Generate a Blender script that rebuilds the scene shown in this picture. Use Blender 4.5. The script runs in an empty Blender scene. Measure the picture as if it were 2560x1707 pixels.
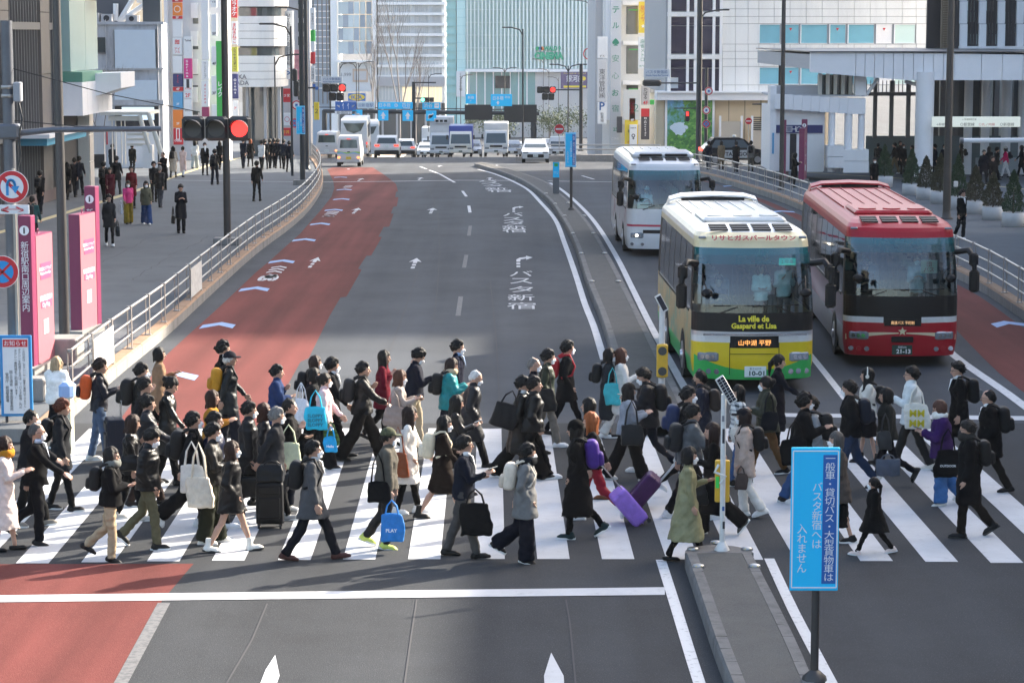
import bpy,bmesh,math,random
import numpy as np
from mathutils import Vector,Matrix
R=math.radians
random.seed(7)
rng=np.random.default_rng(7)
scene=bpy.context.scene
COL=scene.collection
# -------------------------- camera, sky, sun, exposure
FPX,CX,CY,HORIZON,CAMH=6000.0,1280.0,853.5,85.0,7.23
PITCH=math.atan((CY-HORIZON)/FPX)
cam_d=bpy.data.cameras.new("camera")
cam_d.sensor_width=36.0
cam_d.lens=36.0*FPX/2560.0
cam_d.clip_start,cam_d.clip_end=0.5,3000
cam=bpy.data.objects.new("camera",cam_d)
cam.location=(0,0,CAMH)
cam.rotation_euler=(math.pi/2-PITCH,0,0)
COL.objects.link(cam)
scene.camera=cam
SUN_AZ,SUN_EL=R(36.0),R(27.0)
world=bpy.data.worlds.new("World")
scene.world=world
world.use_nodes=True
_nt=world.node_tree
_sky=_nt.nodes.new("ShaderNodeTexSky")
_sky.sky_type='NISHITA'
_sky.sun_disc=False
_sky.sun_elevation=SUN_EL
_sky.sun_rotation=math.pi/2-SUN_AZ
_sky.air_density,_sky.dust_density,_sky.ozone_density=1.0,4.0,0.45
_bg=_nt.nodes["Background"]
_bg.inputs[1].default_value=0.15
_nt.links.new(_sky.outputs[0],_bg.inputs[0])
sun_d=bpy.data.lights.new("sun",'SUN')
sun_d.energy=4.4
sun_d.angle=R(0.9)
sun_d.color=(1.0,0.91,0.78)
sun=bpy.data.objects.new("sun",sun_d)
_sv=Vector((math.cos(SUN_EL)*math.cos(SUN_AZ),math.cos(SUN_EL)*math.sin(SUN_AZ),math.sin(SUN_EL)))
sun.rotation_euler=_sv.to_track_quat('Z','Y').to_euler()
COL.objects.link(sun)
scene.view_settings.view_transform='Standard'
scene.view_settings.look='None'
scene.view_settings.exposure=1.8
scene.view_settings.gamma=1.0
scene.view_settings.use_curve_mapping=False
scene.cycles.max_bounces=6
scene.cycles.transparent_max_bounces=12
scene.cycles.use_adaptive_sampling=True
scene.cycles.use_denoising=True
# -------------------------- the lie of the land
def gz(y):
 """height of the carriageway at distance y: level, then over a crest and down"""
 y=np.asarray(y,dtype=float)
 a=np.where(y>80,-0.000205*(np.clip(y,80,205)-80)**2,0.0)
 b=np.where(y>205,-0.05125*(np.clip(y,205,320)-205),0.0)
 c=np.where(y>320,-0.02*(np.clip(y,320,420)-320),0.0)
 return a+b+c
def gzf(y):return float(gz(y))
_cp,_sp=math.cos(PITCH),math.sin(PITCH)
def ray(px,py):
 xc,yc=(px-CX)/FPX,-(py-CY)/FPX
 return xc,_cp+yc*_sp,-_sp+yc*_cp
def G(px,py,up=0.0):
 """point of the ground (raised by up) seen at a pixel of the photograph"""
 dx,dy,dz=ray(px,py)
 t=(CAMH-up)/-dz if dz<-1e-6 else 400
 lo=t*0.5
 for _ in range(60):
  z=gzf(t*dy)+up
  t2=(z-CAMH)/dz
  t=t+0.5*(t2-t)
 return Vector((t*dx,t*dy,CAMH+t*dz))
def at(px,py,Y):
 """point at distance Y ahead seen at a pixel of the photograph"""
 dx,dy,dz=ray(px,py)
 t=Y/dy
 return Vector((t*dx,Y,CAMH+t*dz))
def X_at(px,Y):
 return (px-CX)/FPX*(Y*_cp+6.0*_sp)
def hd(px,py,h):
 """foot point of somebody h tall whose head top is seen at px, py"""
 p=G(px,py,h)
 return Vector((p.x,p.y,p.z-h))
def ppm(Y,z=0):return FPX/(Y*_cp+(CAMH-z)*_sp)
# -------------------------- materials
MATS={}
def lin(c):
 if isinstance(c,str):
  c=c.lstrip('#');c=[int(c[i:i+2],16)/255 for i in (0,2,4)]
  return tuple(((v+0.055)/1.055)**2.4 if v>0.04045 else v/12.92 for v in c)
 return tuple(c)
def mat(name,col,rough=0.6,metal=0.0,var=0.0,vscale=6.0,bump=0.0,bscale=40.0,spec=0.5,emit=None,estr=1.0,coat=0.0,alpha=1.0,trans=0.0,wear=None,wscale=3.0,wamt=0.3,coords='Object',stretch=(1,1,1),wlo=0.5,whi=0.7):
 if name in MATS:return MATS[name]
 m=bpy.data.materials.new(name);MATS[name]=m
 m.use_nodes=True
 nt=m.node_tree;N=nt.nodes;L=nt.links
 b=N["Principled BSDF"]
 c=lin(col)
 b.inputs['Base Color'].default_value=(*c,1)
 b.inputs['Roughness'].default_value=rough
 b.inputs['Metallic'].default_value=metal
 b.inputs['Specular IOR Level'].default_value=spec
 if coat:b.inputs['Coat Weight'].default_value=coat;b.inputs['Coat Roughness'].default_value=0.08
 if alpha<1:b.inputs['Alpha'].default_value=alpha
 if trans:b.inputs['Transmission Weight'].default_value=trans
 if emit is not None:
  b.inputs['Emission Color'].default_value=(*lin(emit),1);b.inputs['Emission Strength'].default_value=estr
 if var or bump or wear:
  if coords=='World':
   tc=N.new("ShaderNodeNewGeometry").outputs['Position']
  else :
   tc=N.new("ShaderNodeTexCoord").outputs[coords]
  mp=N.new("ShaderNodeMapping");mp.inputs['Scale'].default_value=stretch
  L.new(tc,mp.inputs[0]);tc=mp.outputs[0]
  src=None
  if var:
   n=N.new("ShaderNodeTexNoise");n.inputs['Scale'].default_value=vscale;n.inputs['Detail'].default_value=6;n.inputs['Roughness'].default_value=0.65
   L.new(tc,n.inputs['Vector'])
   r=N.new("ShaderNodeMapRange");r.inputs['From Min'].default_value=0.25;r.inputs['From Max'].default_value=0.75
   r.inputs['To Min'].default_value=1-var;r.inputs['To Max'].default_value=1+var
   L.new(n.outputs[0],r.inputs[0])
   mx=N.new("ShaderNodeMix");mx.data_type='RGBA';mx.blend_type='MULTIPLY';mx.inputs[0].default_value=1
   mx.inputs[6].default_value=(*c,1);L.new(r.outputs[0],mx.inputs[7]);src=mx.outputs[2]
  if wear is not None:
   n=N.new("ShaderNodeTexNoise");n.inputs['Scale'].default_value=wscale;n.inputs['Detail'].default_value=8;n.inputs['Roughness'].default_value=0.7
   L.new(tc,n.inputs['Vector'])
   r=N.new("ShaderNodeMapRange");r.inputs['From Min'].default_value=wlo;r.inputs['From Max'].default_value=whi
   r.inputs['To Max'].default_value=wamt;L.new(n.outputs[0],r.inputs[0])
   mx=N.new("ShaderNodeMix");mx.data_type='RGBA'
   L.new(r.outputs[0],mx.inputs[0])
   if src is not None:L.new(src,mx.inputs[6])
   else :mx.inputs[6].default_value=(*c,1)
   mx.inputs[7].default_value=(*lin(wear),1);src=mx.outputs[2]
  if src is not None:L.new(src,b.inputs['Base Color'])
  if bump:
   n=N.new("ShaderNodeTexNoise");n.inputs['Scale'].default_value=bscale;n.inputs['Detail'].default_value=5
   L.new(tc,n.inputs['Vector'])
   bp=N.new("ShaderNodeBump");bp.inputs['Strength'].default_value=bump;bp.inputs['Distance'].default_value=0.02
   L.new(n.outputs[0],bp.inputs['Height']);L.new(bp.outputs[0],b.inputs['Normal'])
 return m
 # -------------------------- mesh building
class MB:
 def __init__(s):s.v=[];s.f=[];s.m=[];s.mats=[];s.sm=[]
 def mi(s,m):
  if m is None:return 0
  if m not in s.mats:s.mats.append(m)
  return s.mats.index(m)
 def add(s,verts,faces,m=None,smooth=False,M=None):
  o=len(s.v)
  if M is not None:verts=[M@Vector(v) for v in verts]
  s.v+=[tuple(v) for v in verts]
  k=s.mi(m)
  for f in faces:
   s.f.append(tuple(i+o for i in f));s.m.append(k);s.sm.append(smooth)
  return s
 def box(s,c,d,m=None,M=None,bev=0.0):
  x,y,z=c;a,b,e=d[0]/2,d[1]/2,d[2]/2
  if bev<=0:
   v=[(x+i*a,y+j*b,z+k*e) for k in (-1,1) for j in (-1,1) for i in (-1,1)]
   f=[(0,2,3,1),(4,5,7,6),(0,1,5,4),(2,6,7,3),(0,4,6,2),(1,3,7,5)]
   return s.add(v,f,m,False,M)
  t=min(bev,a*.95,b*.95,e*.95)
  ring=lambda A,B,zz:[(x+A,y+B-t,zz),(x+A-t,y+B,zz),(x-A+t,y+B,zz),(x-A,y+B-t,zz),(x-A,y-B+t,zz),(x-A+t,y-B,zz),(x+A-t,y-B,zz),(x+A,y-B+t,zz)]
  v=ring(a-t,b-t,z-e)+ring(a,b,z-e+t)+ring(a,b,z+e-t)+ring(a-t,b-t,z+e)
  f=[tuple(range(7,-1,-1)),tuple(range(24,32))]
  for k in range(3):
   for i in range(8):f.append((k*8+i,k*8+(i+1)%8,k*8+8+(i+1)%8,k*8+8+i))
  return s.add(v,f,m,False,M)
 def bx(s,x0,x1,y0,y1,z0,z1,m=None,M=None,bev=0.0):
  return s.box(((x0+x1)/2,(y0+y1)/2,(z0+z1)/2),(abs(x1-x0),abs(y1-y0),abs(z1-z0)),m,M,bev)
 def cyl(s,p,q,r,r2=None,n=12,m=None,cap=True,smooth=True,M=None):
  p,q=Vector(p),Vector(q);r2=r if r2 is None else r2
  ax=(q-p).normalized();u=ax.orthogonal().normalized();w=ax.cross(u)
  v=[]
  for c,rr in ((p,r),(q,r2)):
   for i in range(n):
    t=2*math.pi*i/n;v.append(c+(u*math.cos(t)+w*math.sin(t))*rr)
  f=[(i,(i+1)%n,n+(i+1)%n,n+i) for i in range(n)]
  s.add(v,f,m,smooth,M)
  if cap:s.add(v,[tuple(range(n-1,-1,-1)),tuple(range(n,2*n))],m,False,M)
  return s
 def tube(s,pts,r,n=8,m=None,M=None):
  pts=[Vector(p) for p in pts];v=[];u=None
  rs=r if isinstance(r,(list,tuple)) else [r]*len(pts)
  for i,p in enumerate(pts):
   t=(pts[min(i+1,len(pts)-1)]-pts[max(i-1,0)]).normalized()
   u=t.orthogonal().normalized() if u is None else (u-t*u.dot(t)).normalized()
   w=t.cross(u)
   for k in range(n):
    a=2*math.pi*k/n;v.append(p+(u*math.cos(a)+w*math.sin(a))*rs[i])
  f=[(i*n+k,i*n+(k+1)%n,(i+1)*n+(k+1)%n,(i+1)*n+k) for i in range(len(pts)-1) for k in range(n)]
  s.add(v,f,m,True,M)
  s.add(v,[tuple(range(n-1,-1,-1)),tuple(range((len(pts)-1)*n,len(pts)*n))],m,False,M)
  return s
 def lathe(s,prof,c=(0,0,0),n=16,m=None,smooth=True,M=None):
  v=[]
  for r,z in prof:
   for i in range(n):
    a=2*math.pi*i/n;v.append((c[0]+r*math.cos(a),c[1]+r*math.sin(a),c[2]+z))
  k=len(prof)
  f=[(j*n+i,j*n+(i+1)%n,(j+1)*n+(i+1)%n,(j+1)*n+i) for j in range(k-1) for i in range(n)]
  s.add(v,f,m,smooth,M)
  s.add(v,[tuple(range(n-1,-1,-1)),tuple(range((k-1)*n,k*n))],m,False,M)
  return s
 def prism(s,poly,z0,z1,m=None,M=None):
  """polygon in xy (ccw) extruded from z0 to z1"""
  n=len(poly)
  v=[(x,y,z0) for x,y in poly]+[(x,y,z1) for x,y in poly]
  f=[tuple(range(n-1,-1,-1)),tuple(range(n,2*n))]+[(i,(i+1)%n,n+(i+1)%n,n+i) for i in range(n)]
  return s.add(v,f,m,False,M)
 def quad(s,a,b,c,d,m=None,M=None):return s.add([a,b,c,d],[(0,1,2,3)],m,False,M)
 def sphere(s,c,r,m=None,n=12,k=8,M=None):
  r=(r,r,r) if isinstance(r,(int,float)) else r
  v=[(c[0],c[1],c[2]-r[2])]
  for j in range(1,k):
   t=-math.pi/2+math.pi*j/k
   for i in range(n):
    a=2*math.pi*i/n;v.append((c[0]+r[0]*math.cos(t)*math.cos(a),c[1]+r[1]*math.cos(t)*math.sin(a),c[2]+r[2]*math.sin(t)))
  v.append((c[0],c[1],c[2]+r[2]));last=len(v)-1
  f=[(0,1+(i+1)%n,1+i) for i in range(n)]
  for j in range(k-2):
   for i in range(n):f.append((1+j*n+i,1+j*n+(i+1)%n,1+(j+1)*n+(i+1)%n,1+(j+1)*n+i))
  f+=[(last,1+(k-2)*n+i,1+(k-2)*n+(i+1)%n) for i in range(n)]
  return s.add(v,f,m,True,M)
 def mesh(s,name):
  me=bpy.data.meshes.new(name)
  me.from_pydata(s.v,[],s.f)
  for m in s.mats:me.materials.append(m)
  if s.f:
   me.polygons.foreach_set("material_index",s.m)
   me.polygons.foreach_set("use_smooth",s.sm)
  me.update()
  return me
 def obj(s,name,parent=None,m=None,loc=None,rot=None):
  if m is not None and not s.mats:s.mats=[m]
  return ob(name,s.mesh(name),parent,loc,rot)
def ob(name,data,parent=None,loc=None,rot=None):
 o=bpy.data.objects.new(name,data)
 COL.objects.link(o)
 if parent is not None:o.parent=parent
 if loc is not None:o.location=loc
 if rot is not None:o.rotation_euler=rot if isinstance(rot,(tuple,list,Vector)) else (0,0,rot)
 return o
def tag(o,label=None,cat=None,group=None,kind=None):
 if label:o['label']=label
 if cat:o['category']=cat
 if group:o['group']=group
 if kind:o['kind']=kind
 return o
def thing(name,label,cat,loc=(0,0,0),rot=0.0,group=None):
 o=ob(name,None,None,loc,rot)
 o.empty_display_size=0.1
 return tag(o,label,cat,group)
def struct(name,mb,m=None):return tag(mb.obj(name,None,m),kind='structure')
def copy_tree(o,parent=None):
 c=o.copy();COL.objects.link(c);c.parent=parent
 for ch in list(o.children):copy_tree(ch,c)
 return c
 # -------------------------- lettering
_TXT={}
def text_mesh(body,size=1.0,width=None,height=None,ext=0.0,align='CENTER',bold=0.0,space=1.0,line=1.0):
 """lettering as a mesh in the xy plane, centred on its own box; scaled to width / height when given"""
 key=(body,size,width,height,ext,align,bold,space,line)
 if key in _TXT:return _TXT[key]
 cu=bpy.data.curves.new("lettering",'FONT')
 cu.body=body;cu.size=size;cu.align_x=align;cu.extrude=0;cu.resolution_u=2
 cu.offset=bold;cu.space_character=space;cu.space_line=line
 o=bpy.data.objects.new("lettering",cu)
 me=bpy.data.meshes.new_from_object(o)
 bpy.data.objects.remove(o)
 bpy.data.curves.remove(cu)
 n=len(me.vertices);co=np.empty(n*3);me.vertices.foreach_get("co",co);co=co.reshape(-1,3)
 if n:
  mn,mx_=co.min(0),co.max(0);co-=(mn+mx_)/2
  sx=width/max(1e-6,mx_[0]-mn[0]) if width else None
  sy=height/max(1e-6,mx_[1]-mn[1]) if height else None
  if sx is None and sy is None:sx=sy=1
  sx=sy if sx is None else sx;sy=sx if sy is None else sy
  co[:,0]*=sx;co[:,1]*=sy
  me.vertices.foreach_set("co",co.ravel());me.update()
 _TXT[key]=me
 return me
def lettering(name,body,m,parent,loc,rot=(math.pi/2,0,0),**kw):
 if '\n' in body and all(len(q)==1 for q in body.split('\n')):kw={'line':.92,**kw}
 if any(ord(q)>0x30ff for q in body):kw={**kw,'bold':0.0}
 me=text_mesh(body,**kw).copy()
 me.materials.clear();me.materials.append(m)
 return ob(name,me,parent,loc,rot)
def streak(m,sx,sy,amt):
 """long faint wheel-track streaks along the road, multiplied into the base colour"""
 N,L=m.node_tree.nodes,m.node_tree.links;b=N['Principled BSDF'];src=b.inputs['Base Color'].links[0].from_socket
 g=N.new('ShaderNodeNewGeometry');mp=N.new('ShaderNodeMapping');mp.inputs['Scale'].default_value=(sx,sy,1);n=N.new('ShaderNodeTexNoise');n.inputs['Scale'].default_value=1;n.inputs['Detail'].default_value=3
 L.new(g.outputs['Position'],mp.inputs[0]);L.new(mp.outputs[0],n.inputs['Vector']);r=N.new('ShaderNodeMapRange');r.inputs['From Min'].default_value=.3;r.inputs['From Max'].default_value=.7;r.inputs['To Min'].default_value=1-amt;r.inputs['To Max'].default_value=1+amt
 L.new(n.outputs[0],r.inputs[0]);mx=N.new('ShaderNodeMix');mx.data_type='RGBA';mx.blend_type='MULTIPLY';mx.inputs[0].default_value=1;L.new(src,mx.inputs[6]);L.new(r.outputs[0],mx.inputs[7]);L.new(mx.outputs[2],b.inputs['Base Color'])
def vertical(s):return "\n".join(s)
# ================================================================ ground
K=2560.0/2352.0
M_ASPH=mat('asphalt',(0.060,0.067,0.077),0.9,spec=.2,var=0.24,vscale=0.35,bump=0.35,bscale=90,coords='World',wear=(0.22,0.22,0.21),wscale=60,wamt=0.8,wlo=0.54,whi=0.72)
M_ASPH2=mat('asphalt_pavement',(0.115,0.127,0.138),0.9,spec=.2,var=0.13,vscale=0.5,bump=0.3,bscale=110,coords='World',wear=(0.06,0.06,0.065),wscale=1.3,wamt=0.45,wlo=0.56,whi=0.7)
M_RED=mat('red_lane_paint',(0.135,0.038,0.033),0.9,spec=.15,var=0.22,vscale=0.55,bump=0.3,bscale=90,coords='World',wear=(0.22,0.085,0.07),wscale=38,wamt=0.35,stretch=(1,0.35,1),wlo=0.5,whi=0.72)
streak(M_ASPH,.9,.03,.16);streak(M_RED,1.1,.035,.34);streak(M_ASPH2,.25,.12,.10)
M_WHITE=mat('white_road_paint',(0.50,0.505,0.515),0.7,var=0.14,vscale=1.2,bump=0.15,bscale=60,coords='World',wear=(0.26,0.26,0.27),wscale=6,wamt=0.6,wlo=0.56,whi=0.74)
M_WORN=mat('worn_white_paint',(0.60,0.60,0.60),0.75,coords='World',wear=(0.16,0.16,0.165),wscale=9,wamt=0.8,wlo=0.55,whi=0.68)
M_FADED=mat('faded_white_paint',(0.15,0.15,0.15),0.8,coords='World',wear=(0.08,0.08,0.085),wscale=12,wamt=0.9,wlo=0.45,whi=0.6)
M_BLUEP=mat('blue_chevron_paint',(0.24,0.37,0.60),0.7,var=0.12,vscale=5,coords='World')
M_CONC=mat('kerb_concrete',(0.26,0.25,0.235),0.85,var=0.2,vscale=2.5,bump=0.3,bscale=50,coords='World',wear=(0.1,0.1,0.1),wscale=1.8,wamt=0.6,stretch=(1,1,0.3),wlo=0.5,whi=0.7)
M_ORANGE=mat('orange_kerb_paint',(0.30,0.185,0.11),0.8,var=0.15,vscale=3,coords='World',wear=(0.3,0.25,0.2),wscale=6,wamt=0.6)
M_MED=mat('median_paving',(0.075,0.074,0.07),0.9,var=0.18,vscale=2,bump=0.5,bscale=120,coords='World',wear=(0.2,0.2,0.19),wscale=80,wamt=0.5)
M_STONE=mat('median_edge_stone',(0.14,0.137,0.133),0.88,var=0.25,vscale=1.6,bump=0.4,bscale=60,coords='World',wear=(0.05,0.05,0.05),wscale=3,wamt=0.6)
M_YELLOWL=mat('tactile_yellow',(0.47,0.40,0.22),0.8,var=0.15,vscale=3,coords='World')
def smooth_line(P,step=1.5):
 P=[Vector(p) for p in P];out=[]
 for i in range(len(P)-1):
  p0,p1,p2,p3=P[max(i-1,0)],P[i],P[i+1],P[min(i+2,len(P)-1)]
  n=max(1,int((p2-p1).length/step))
  for k in range(n):
   t=k/n
   out.append(0.5*((2*p1)+(p2-p0)*t+(2*p0-5*p1+4*p2-p3)*t*t+(3*p1-p0-3*p2+p3)*t**3))
 out.append(P[-1]);return out
def pix(L,up=0.0,k=1.0):return [G(x*k,y*k,up) for x,y in L]
def resample(P,n):
 P=[Vector(p) for p in P];d=[0]
 for a,b in zip(P,P[1:]):d.append(d[-1]+(b-a).length)
 out=[]
 for i in range(n):
  t=d[-1]*i/(n-1);j=max(0,min(len(P)-2,int(np.searchsorted(d,t)-1)))
  u=(t-d[j])/max(1e-9,d[j+1]-d[j]);out.append(P[j].lerp(P[j+1],u))
 return out
def offset(P,dist):
 out=[]
 for i,p in enumerate(P):
  t=(P[min(i+1,len(P)-1)]-P[max(i-1,0)]);t.z=0;t.normalize()
  out.append(p+Vector((-t.y,t.x,0))*dist)
 return out
def ribbon(mb,A,B,m=None,dz=0.0):
 v=[]
 for a,b in zip(A,B):v+=[(a.x,a.y,a.z+dz),(b.x,b.y,b.z+dz)]
 return mb.add(v,[(2*i,2*i+1,2*i+3,2*i+2) for i in range(len(A)-1)],m)
def line_mark(name,P,w,m,up=0.009,parent=None):
 """painted line along world points P, w wide, laid on the road surface"""
 mb=MB();A,B=offset(P,w/2),offset(P,-w/2)
 for q in A+B:q.z=gzf(q.y)+up
 ribbon(mb,B,A,m)
 return mb.obj(name,parent)
def poly_mark(name,poly,m,up=0.009,parent=None):
 mb=MB();v=[(x,y,gzf(y)+up) for x,y in poly]
 mb.add(v,[tuple(range(len(v)))],m)
 return mb.obj(name,parent)
mb=MB()
xs=[-900,-300,-120,-60,-30,-20,-10,0,10,20,30,60,120,300,900]
ys=[-60,0,20,40,60,80]+list(range(85,330,5))+[340,360,380,400,420,500,700,1200,2500]
v=[(x,y,gzf(y)) for y in ys for x in xs]
nx=len(xs)
mb.add(v,[(j*nx+i,j*nx+i+1,(j+1)*nx+i+1,(j+1)*nx+i) for j in range(len(ys)-1) for i in range(nx-1)],M_ASPH,True)
road=struct('road',mb)
LK=smooth_line(pix([(120,1105),(240,990),(318,922),(420,838),(530,735),(640,636),(730,568),(777,522),(804,478),(808,452),(803,430),(792,412),(783,401)]),1.0)
LK=[Vector((p.x,p.y,0)) for p in LK]
far=LK[-1]
LK+=[Vector((far.x-0.02*i,far.y+i*8,0)) for i in range(1,60)]
RK=smooth_line(pix([(2860,1000),(2700,892),(2560,801),(2411,706),(2180,603),(2002,526),(1920,494),(1763,447),(1690,434),(1640,427)]),1.0)
RK=[Vector((p.x,p.y,0)) for p in RK]
PAV=0.24
def z_on(p,up):return Vector((p.x,p.y,gzf(p.y)+up))
def kerb(name,line,side,end):
 """a kerb wall: stones with a painted top; side=+1 keeps the pavement on the left of the line"""
 root=tag(ob(name,None),kind='structure')
 seg=[line[0]]
 acc=0
 for a,b in zip(line,line[1:]):
  acc+=(b-a).length
  if acc>=1.15:seg.append(b);acc=0
 seg=seg[:end]
 inner=offset(seg,0.30*side)
 for i in range(len(seg)-1):
  a,b,c,d=seg[i],seg[i+1],inner[i+1],inner[i]
  g=0.006
  a2,b2,c2,d2=a.lerp(b,g),b.lerp(a,g),c.lerp(d,g),d.lerp(c,g)
  hgt=0.29+random.uniform(-.006,.006)
  mb=MB();vv=[]
  for p in (a2,b2,c2,d2):vv.append((p.x,p.y,gzf(p.y)-0.05))
  lip=[]
  for p,q in ((a2,d2),(b2,c2),(c2,b2),(d2,a2)):pass
  top=[a2.lerp(d2,.12),b2.lerp(c2,.12),c2,d2]
  for p in (a2,b2,c2,d2):vv.append((p.x,p.y,gzf(p.y)+hgt-0.05))
  for p in top:vv.append((p.x,p.y,gzf(p.y)+hgt))
  mb.add(vv,[(0,1,5,4),(1,2,6,5),(2,3,7,6),(3,0,4,7)],M_CONC)
  mb.add(vv,[(4,5,9,8),(8,9,10,11),(5,6,10,9),(6,7,11,10),(7,4,8,11)],M_ORANGE)
  mb.obj('kerb_stone',root)
 return root,inner
kerb_l,LKI=kerb('kerb_left',LK,1,190)
kerb_r,RKI=kerb('kerb_right',RK,-1,190)
def pavement(name,line,side,wide):
 mb=MB();P=offset(line,0.295*side);A=[];B=[]
 for p in P:
  A.append(Vector((p.x,p.y,gzf(p.y)+PAV)))
  B.append(Vector((wide*1.0,p.y+(0 if side else 0),gzf(p.y)+PAV)))
 if side>0:ribbon(mb,B,A,M_ASPH2)
 else :ribbon(mb,A,B,M_ASPH2)
 a,b=A[0],B[0]
 mb.quad((b.x,b.y,-0.02),(a.x,a.y,-0.02),(a.x,a.y,a.z),(b.x,b.y,b.z),M_CONC)
 return struct(name,mb)
pav_l=pavement('pavement_left',LK,1,-130)
pav_r=pavement('pavement_right',RK,-1,130)
def island(name,left,right,up=0.2,stones=True,step=0.6):
 root=tag(ob(name,None),kind='structure')
 n=2+int((left[-1]-left[0]).length/step)
 Lp,Rp=resample(left,n),resample(right,n)
 Li=[a.lerp(b,min(0.3,0.17+0*i)) for i,(a,b) in enumerate(zip(Lp,Rp))]
 Ri=[b.lerp(a,0.17) for a,b in zip(Lp,Rp)]
 mb=MB()
 ribbon(mb,[z_on(p,up-.004) for p in Li],[z_on(p,up-.004) for p in Ri],M_MED)
 mb.obj('paving',root)
 for O,I in ((Lp,Li),(Rp,Ri)):
  for i in range(n-1):
   mb=MB();a,b,c,d=O[i],O[i+1],I[i+1],I[i]
   a,b,c,d=a.lerp(b,.004),b.lerp(a,.004),c.lerp(d,.004),d.lerp(c,.004)
   vv=[z_on(p,-.03) for p in (a,b,c,d)]+[z_on(p,up-.05) for p in (a.lerp(d,.06),b.lerp(c,.06),c,d)]+[z_on(p,up+random.uniform(-.003,.004)) for p in (a.lerp(d,.2),b.lerp(c,.2),c,d)]
   fs=[(0,1,5,4),(1,2,6,5),(3,0,4,7),(4,5,9,8),(5,6,10,9),(7,4,8,11),(8,9,10,11)]
   if O is Rp:fs=[tuple(reversed(f)) for f in fs]
   mb.add([tuple(q) for q in vv],fs,M_STONE)
   mb.obj('edge_stone',root)
 return root
ml=smooth_line(pix([(1712,1383),(1745,1480),(1785,1600),(1832,1720),(1860,1800),(1885,1880)],0.2),.6)
mr=smooth_line(pix([(1884,1383),(1940,1490),(1998,1605),(2048,1720),(2085,1800),(2120,1880)],0.2),.6)
near_island=island('median_island_near',ml,mr,0.21)
mb=MB();a,b=ml[0],mr[0];c=(a+b)/2;w=(b-a).length/2
arc=[(c.x+w*math.cos(t),c.y+0.52*math.sin(t)) for t in np.linspace(0,math.pi,13)]
mb.prism(arc,-.03,0.208,M_STONE);mb.obj('nose_stone',near_island)
fl=smooth_line(pix([(1622,1065),(1548,935),(1502,790),(1467,703),(1434,601),(1395,530),(1362,489),(1302,449),(1250,428),(1186,409)],0.2),1.0)
fr=smooth_line(pix([(1745,1065),(1682,935),(1606,790),(1560,700),(1520,628),(1474,556),(1436,513),(1396,478),(1350,447),(1204,405)],0.2),1.0)
far_island=island('median_island_far',fl,fr,0.2,step=1.2)
def mark(name,P,w,m=M_WHITE):return line_mark(name,[Vector((p.x,p.y,0)) for p in P],w,m,0.010,road)
rl=pix([(300,1050),(416,888),(479,830),(544,772),(640,681),(676,651),(750,585),(804,524),(829,492),(836,470),(833,453),(818,424)])
rr=pix([(650,1068),(711,978),(751,905),(767,905),(824,790),(851,744),(866,742),(904,675),(895,672),(916,640),(928,639),(955,593),(946,592),(959,568),(973,567),(984,535),(977,534),(983,518),(992,516),(996,494),(988,493),(990,480),(995,479),(990,461),(976,449),(955,434),(933,420)])
mb=MB()
ys_=sorted(set([round(p.y,3) for p in rl+rr]+list(np.arange(46,150,2.5))))
def x_on(P,y):
 for a,b in zip(P,P[1:]):
  if min(a.y,b.y)-1e-6<=y<=max(a.y,b.y)+1e-6 and abs(a.y-b.y)>1e-6:return a.x+(b.x-a.x)*(y-a.y)/(b.y-a.y)
 return P[0].x if y<P[0].y else P[-1].x
A=[Vector((x_on(rl,y),y,gzf(y)+.005)) for y in ys_ if y>=rr[0].y-.1]
B=[Vector((x_on(rr,y),y,gzf(y)+.005)) for y in ys_ if y>=rr[0].y-.1]
ribbon(mb,A,B,M_RED);mb.obj('red_lane',road)
mb=MB();P=[G(-300,1411),G(484,1409),G(405,1502),G(294,1707),G(220,1850),G(-500,1850)]
mb.add([(p.x,p.y,.005) for p in P],[tuple(range(6))][:1],M_RED);mb.obj('red_lane',road)
ro=smooth_line(pix([(2600,1010),(2500,935),(2395,830),(2330,760),(2240,690),(2100,610),(1985,545),(1830,475),(1740,446)]),2)
ri=smooth_line(pix([(2760,960),(2640,880),(2490,770),(2395,712),(2180,615),(2000,538),(1910,500),(1790,462),(1715,443)]),2)
n=40
mb=MB();ribbon(mb,[z_on(p,.005) for p in resample(ro,n)],[z_on(p,.005) for p in resample(ri,n)],M_RED);mb.obj('red_lane',road)
M_ASPHD=mat('newer_dark_asphalt',(0.038,0.041,0.045),0.9,spec=.2,var=0.22,vscale=0.5,bump=0.4,bscale=90,coords='World',wear=(0.16,0.16,0.155),wscale=55,wamt=0.8,wlo=0.55,whi=0.72)
streak(M_ASPHD,.9,.03,.2)
poly_mark('asphalt_patch',[(-40,2),(40,2),(40,44.4),(-40,44.4)],M_ASPHD,.0025,road)
xl=[-122,39.5,203,367,529.5,695,857,1020,1181,1343,1505,1666,1827,1989,2151,2314,2477,2640]
dxdy=-0.0088
for i,x in enumerate(xl):
 t=abs(x-1300)/1260
 y0=1398+11*t*t
 p=G(x,y0);q=G(x+82,y0)
 yb=43.75+random.uniform(-.02,.02)
 d=yb-p.y
 poly_mark('zebra_stripe',[(p.x,p.y),(p.x+.45,q.y),(p.x+.45+dxdy*d,yb),(p.x+dxdy*d,yb)],M_WHITE,.0095,road)
P=[G(-60,1490),G(-60,1507),G(1662,1488),G(1662,1469)]
poly_mark('stop_line',[(p.x,p.y) for p in P],M_WHITE,.012,road)
P=[G(1960,1034),G(1960,1043),G(2700,1054),G(2700,1043)]
poly_mark('stop_line',[(p.x,p.y) for p in P],M_WHITE,.012,road)
mark('lane_line',smooth_line(pix([(1652,1400),(1690,1520),(1748,1707),(1800,1850)]),1),.14,M_WORN)
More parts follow.
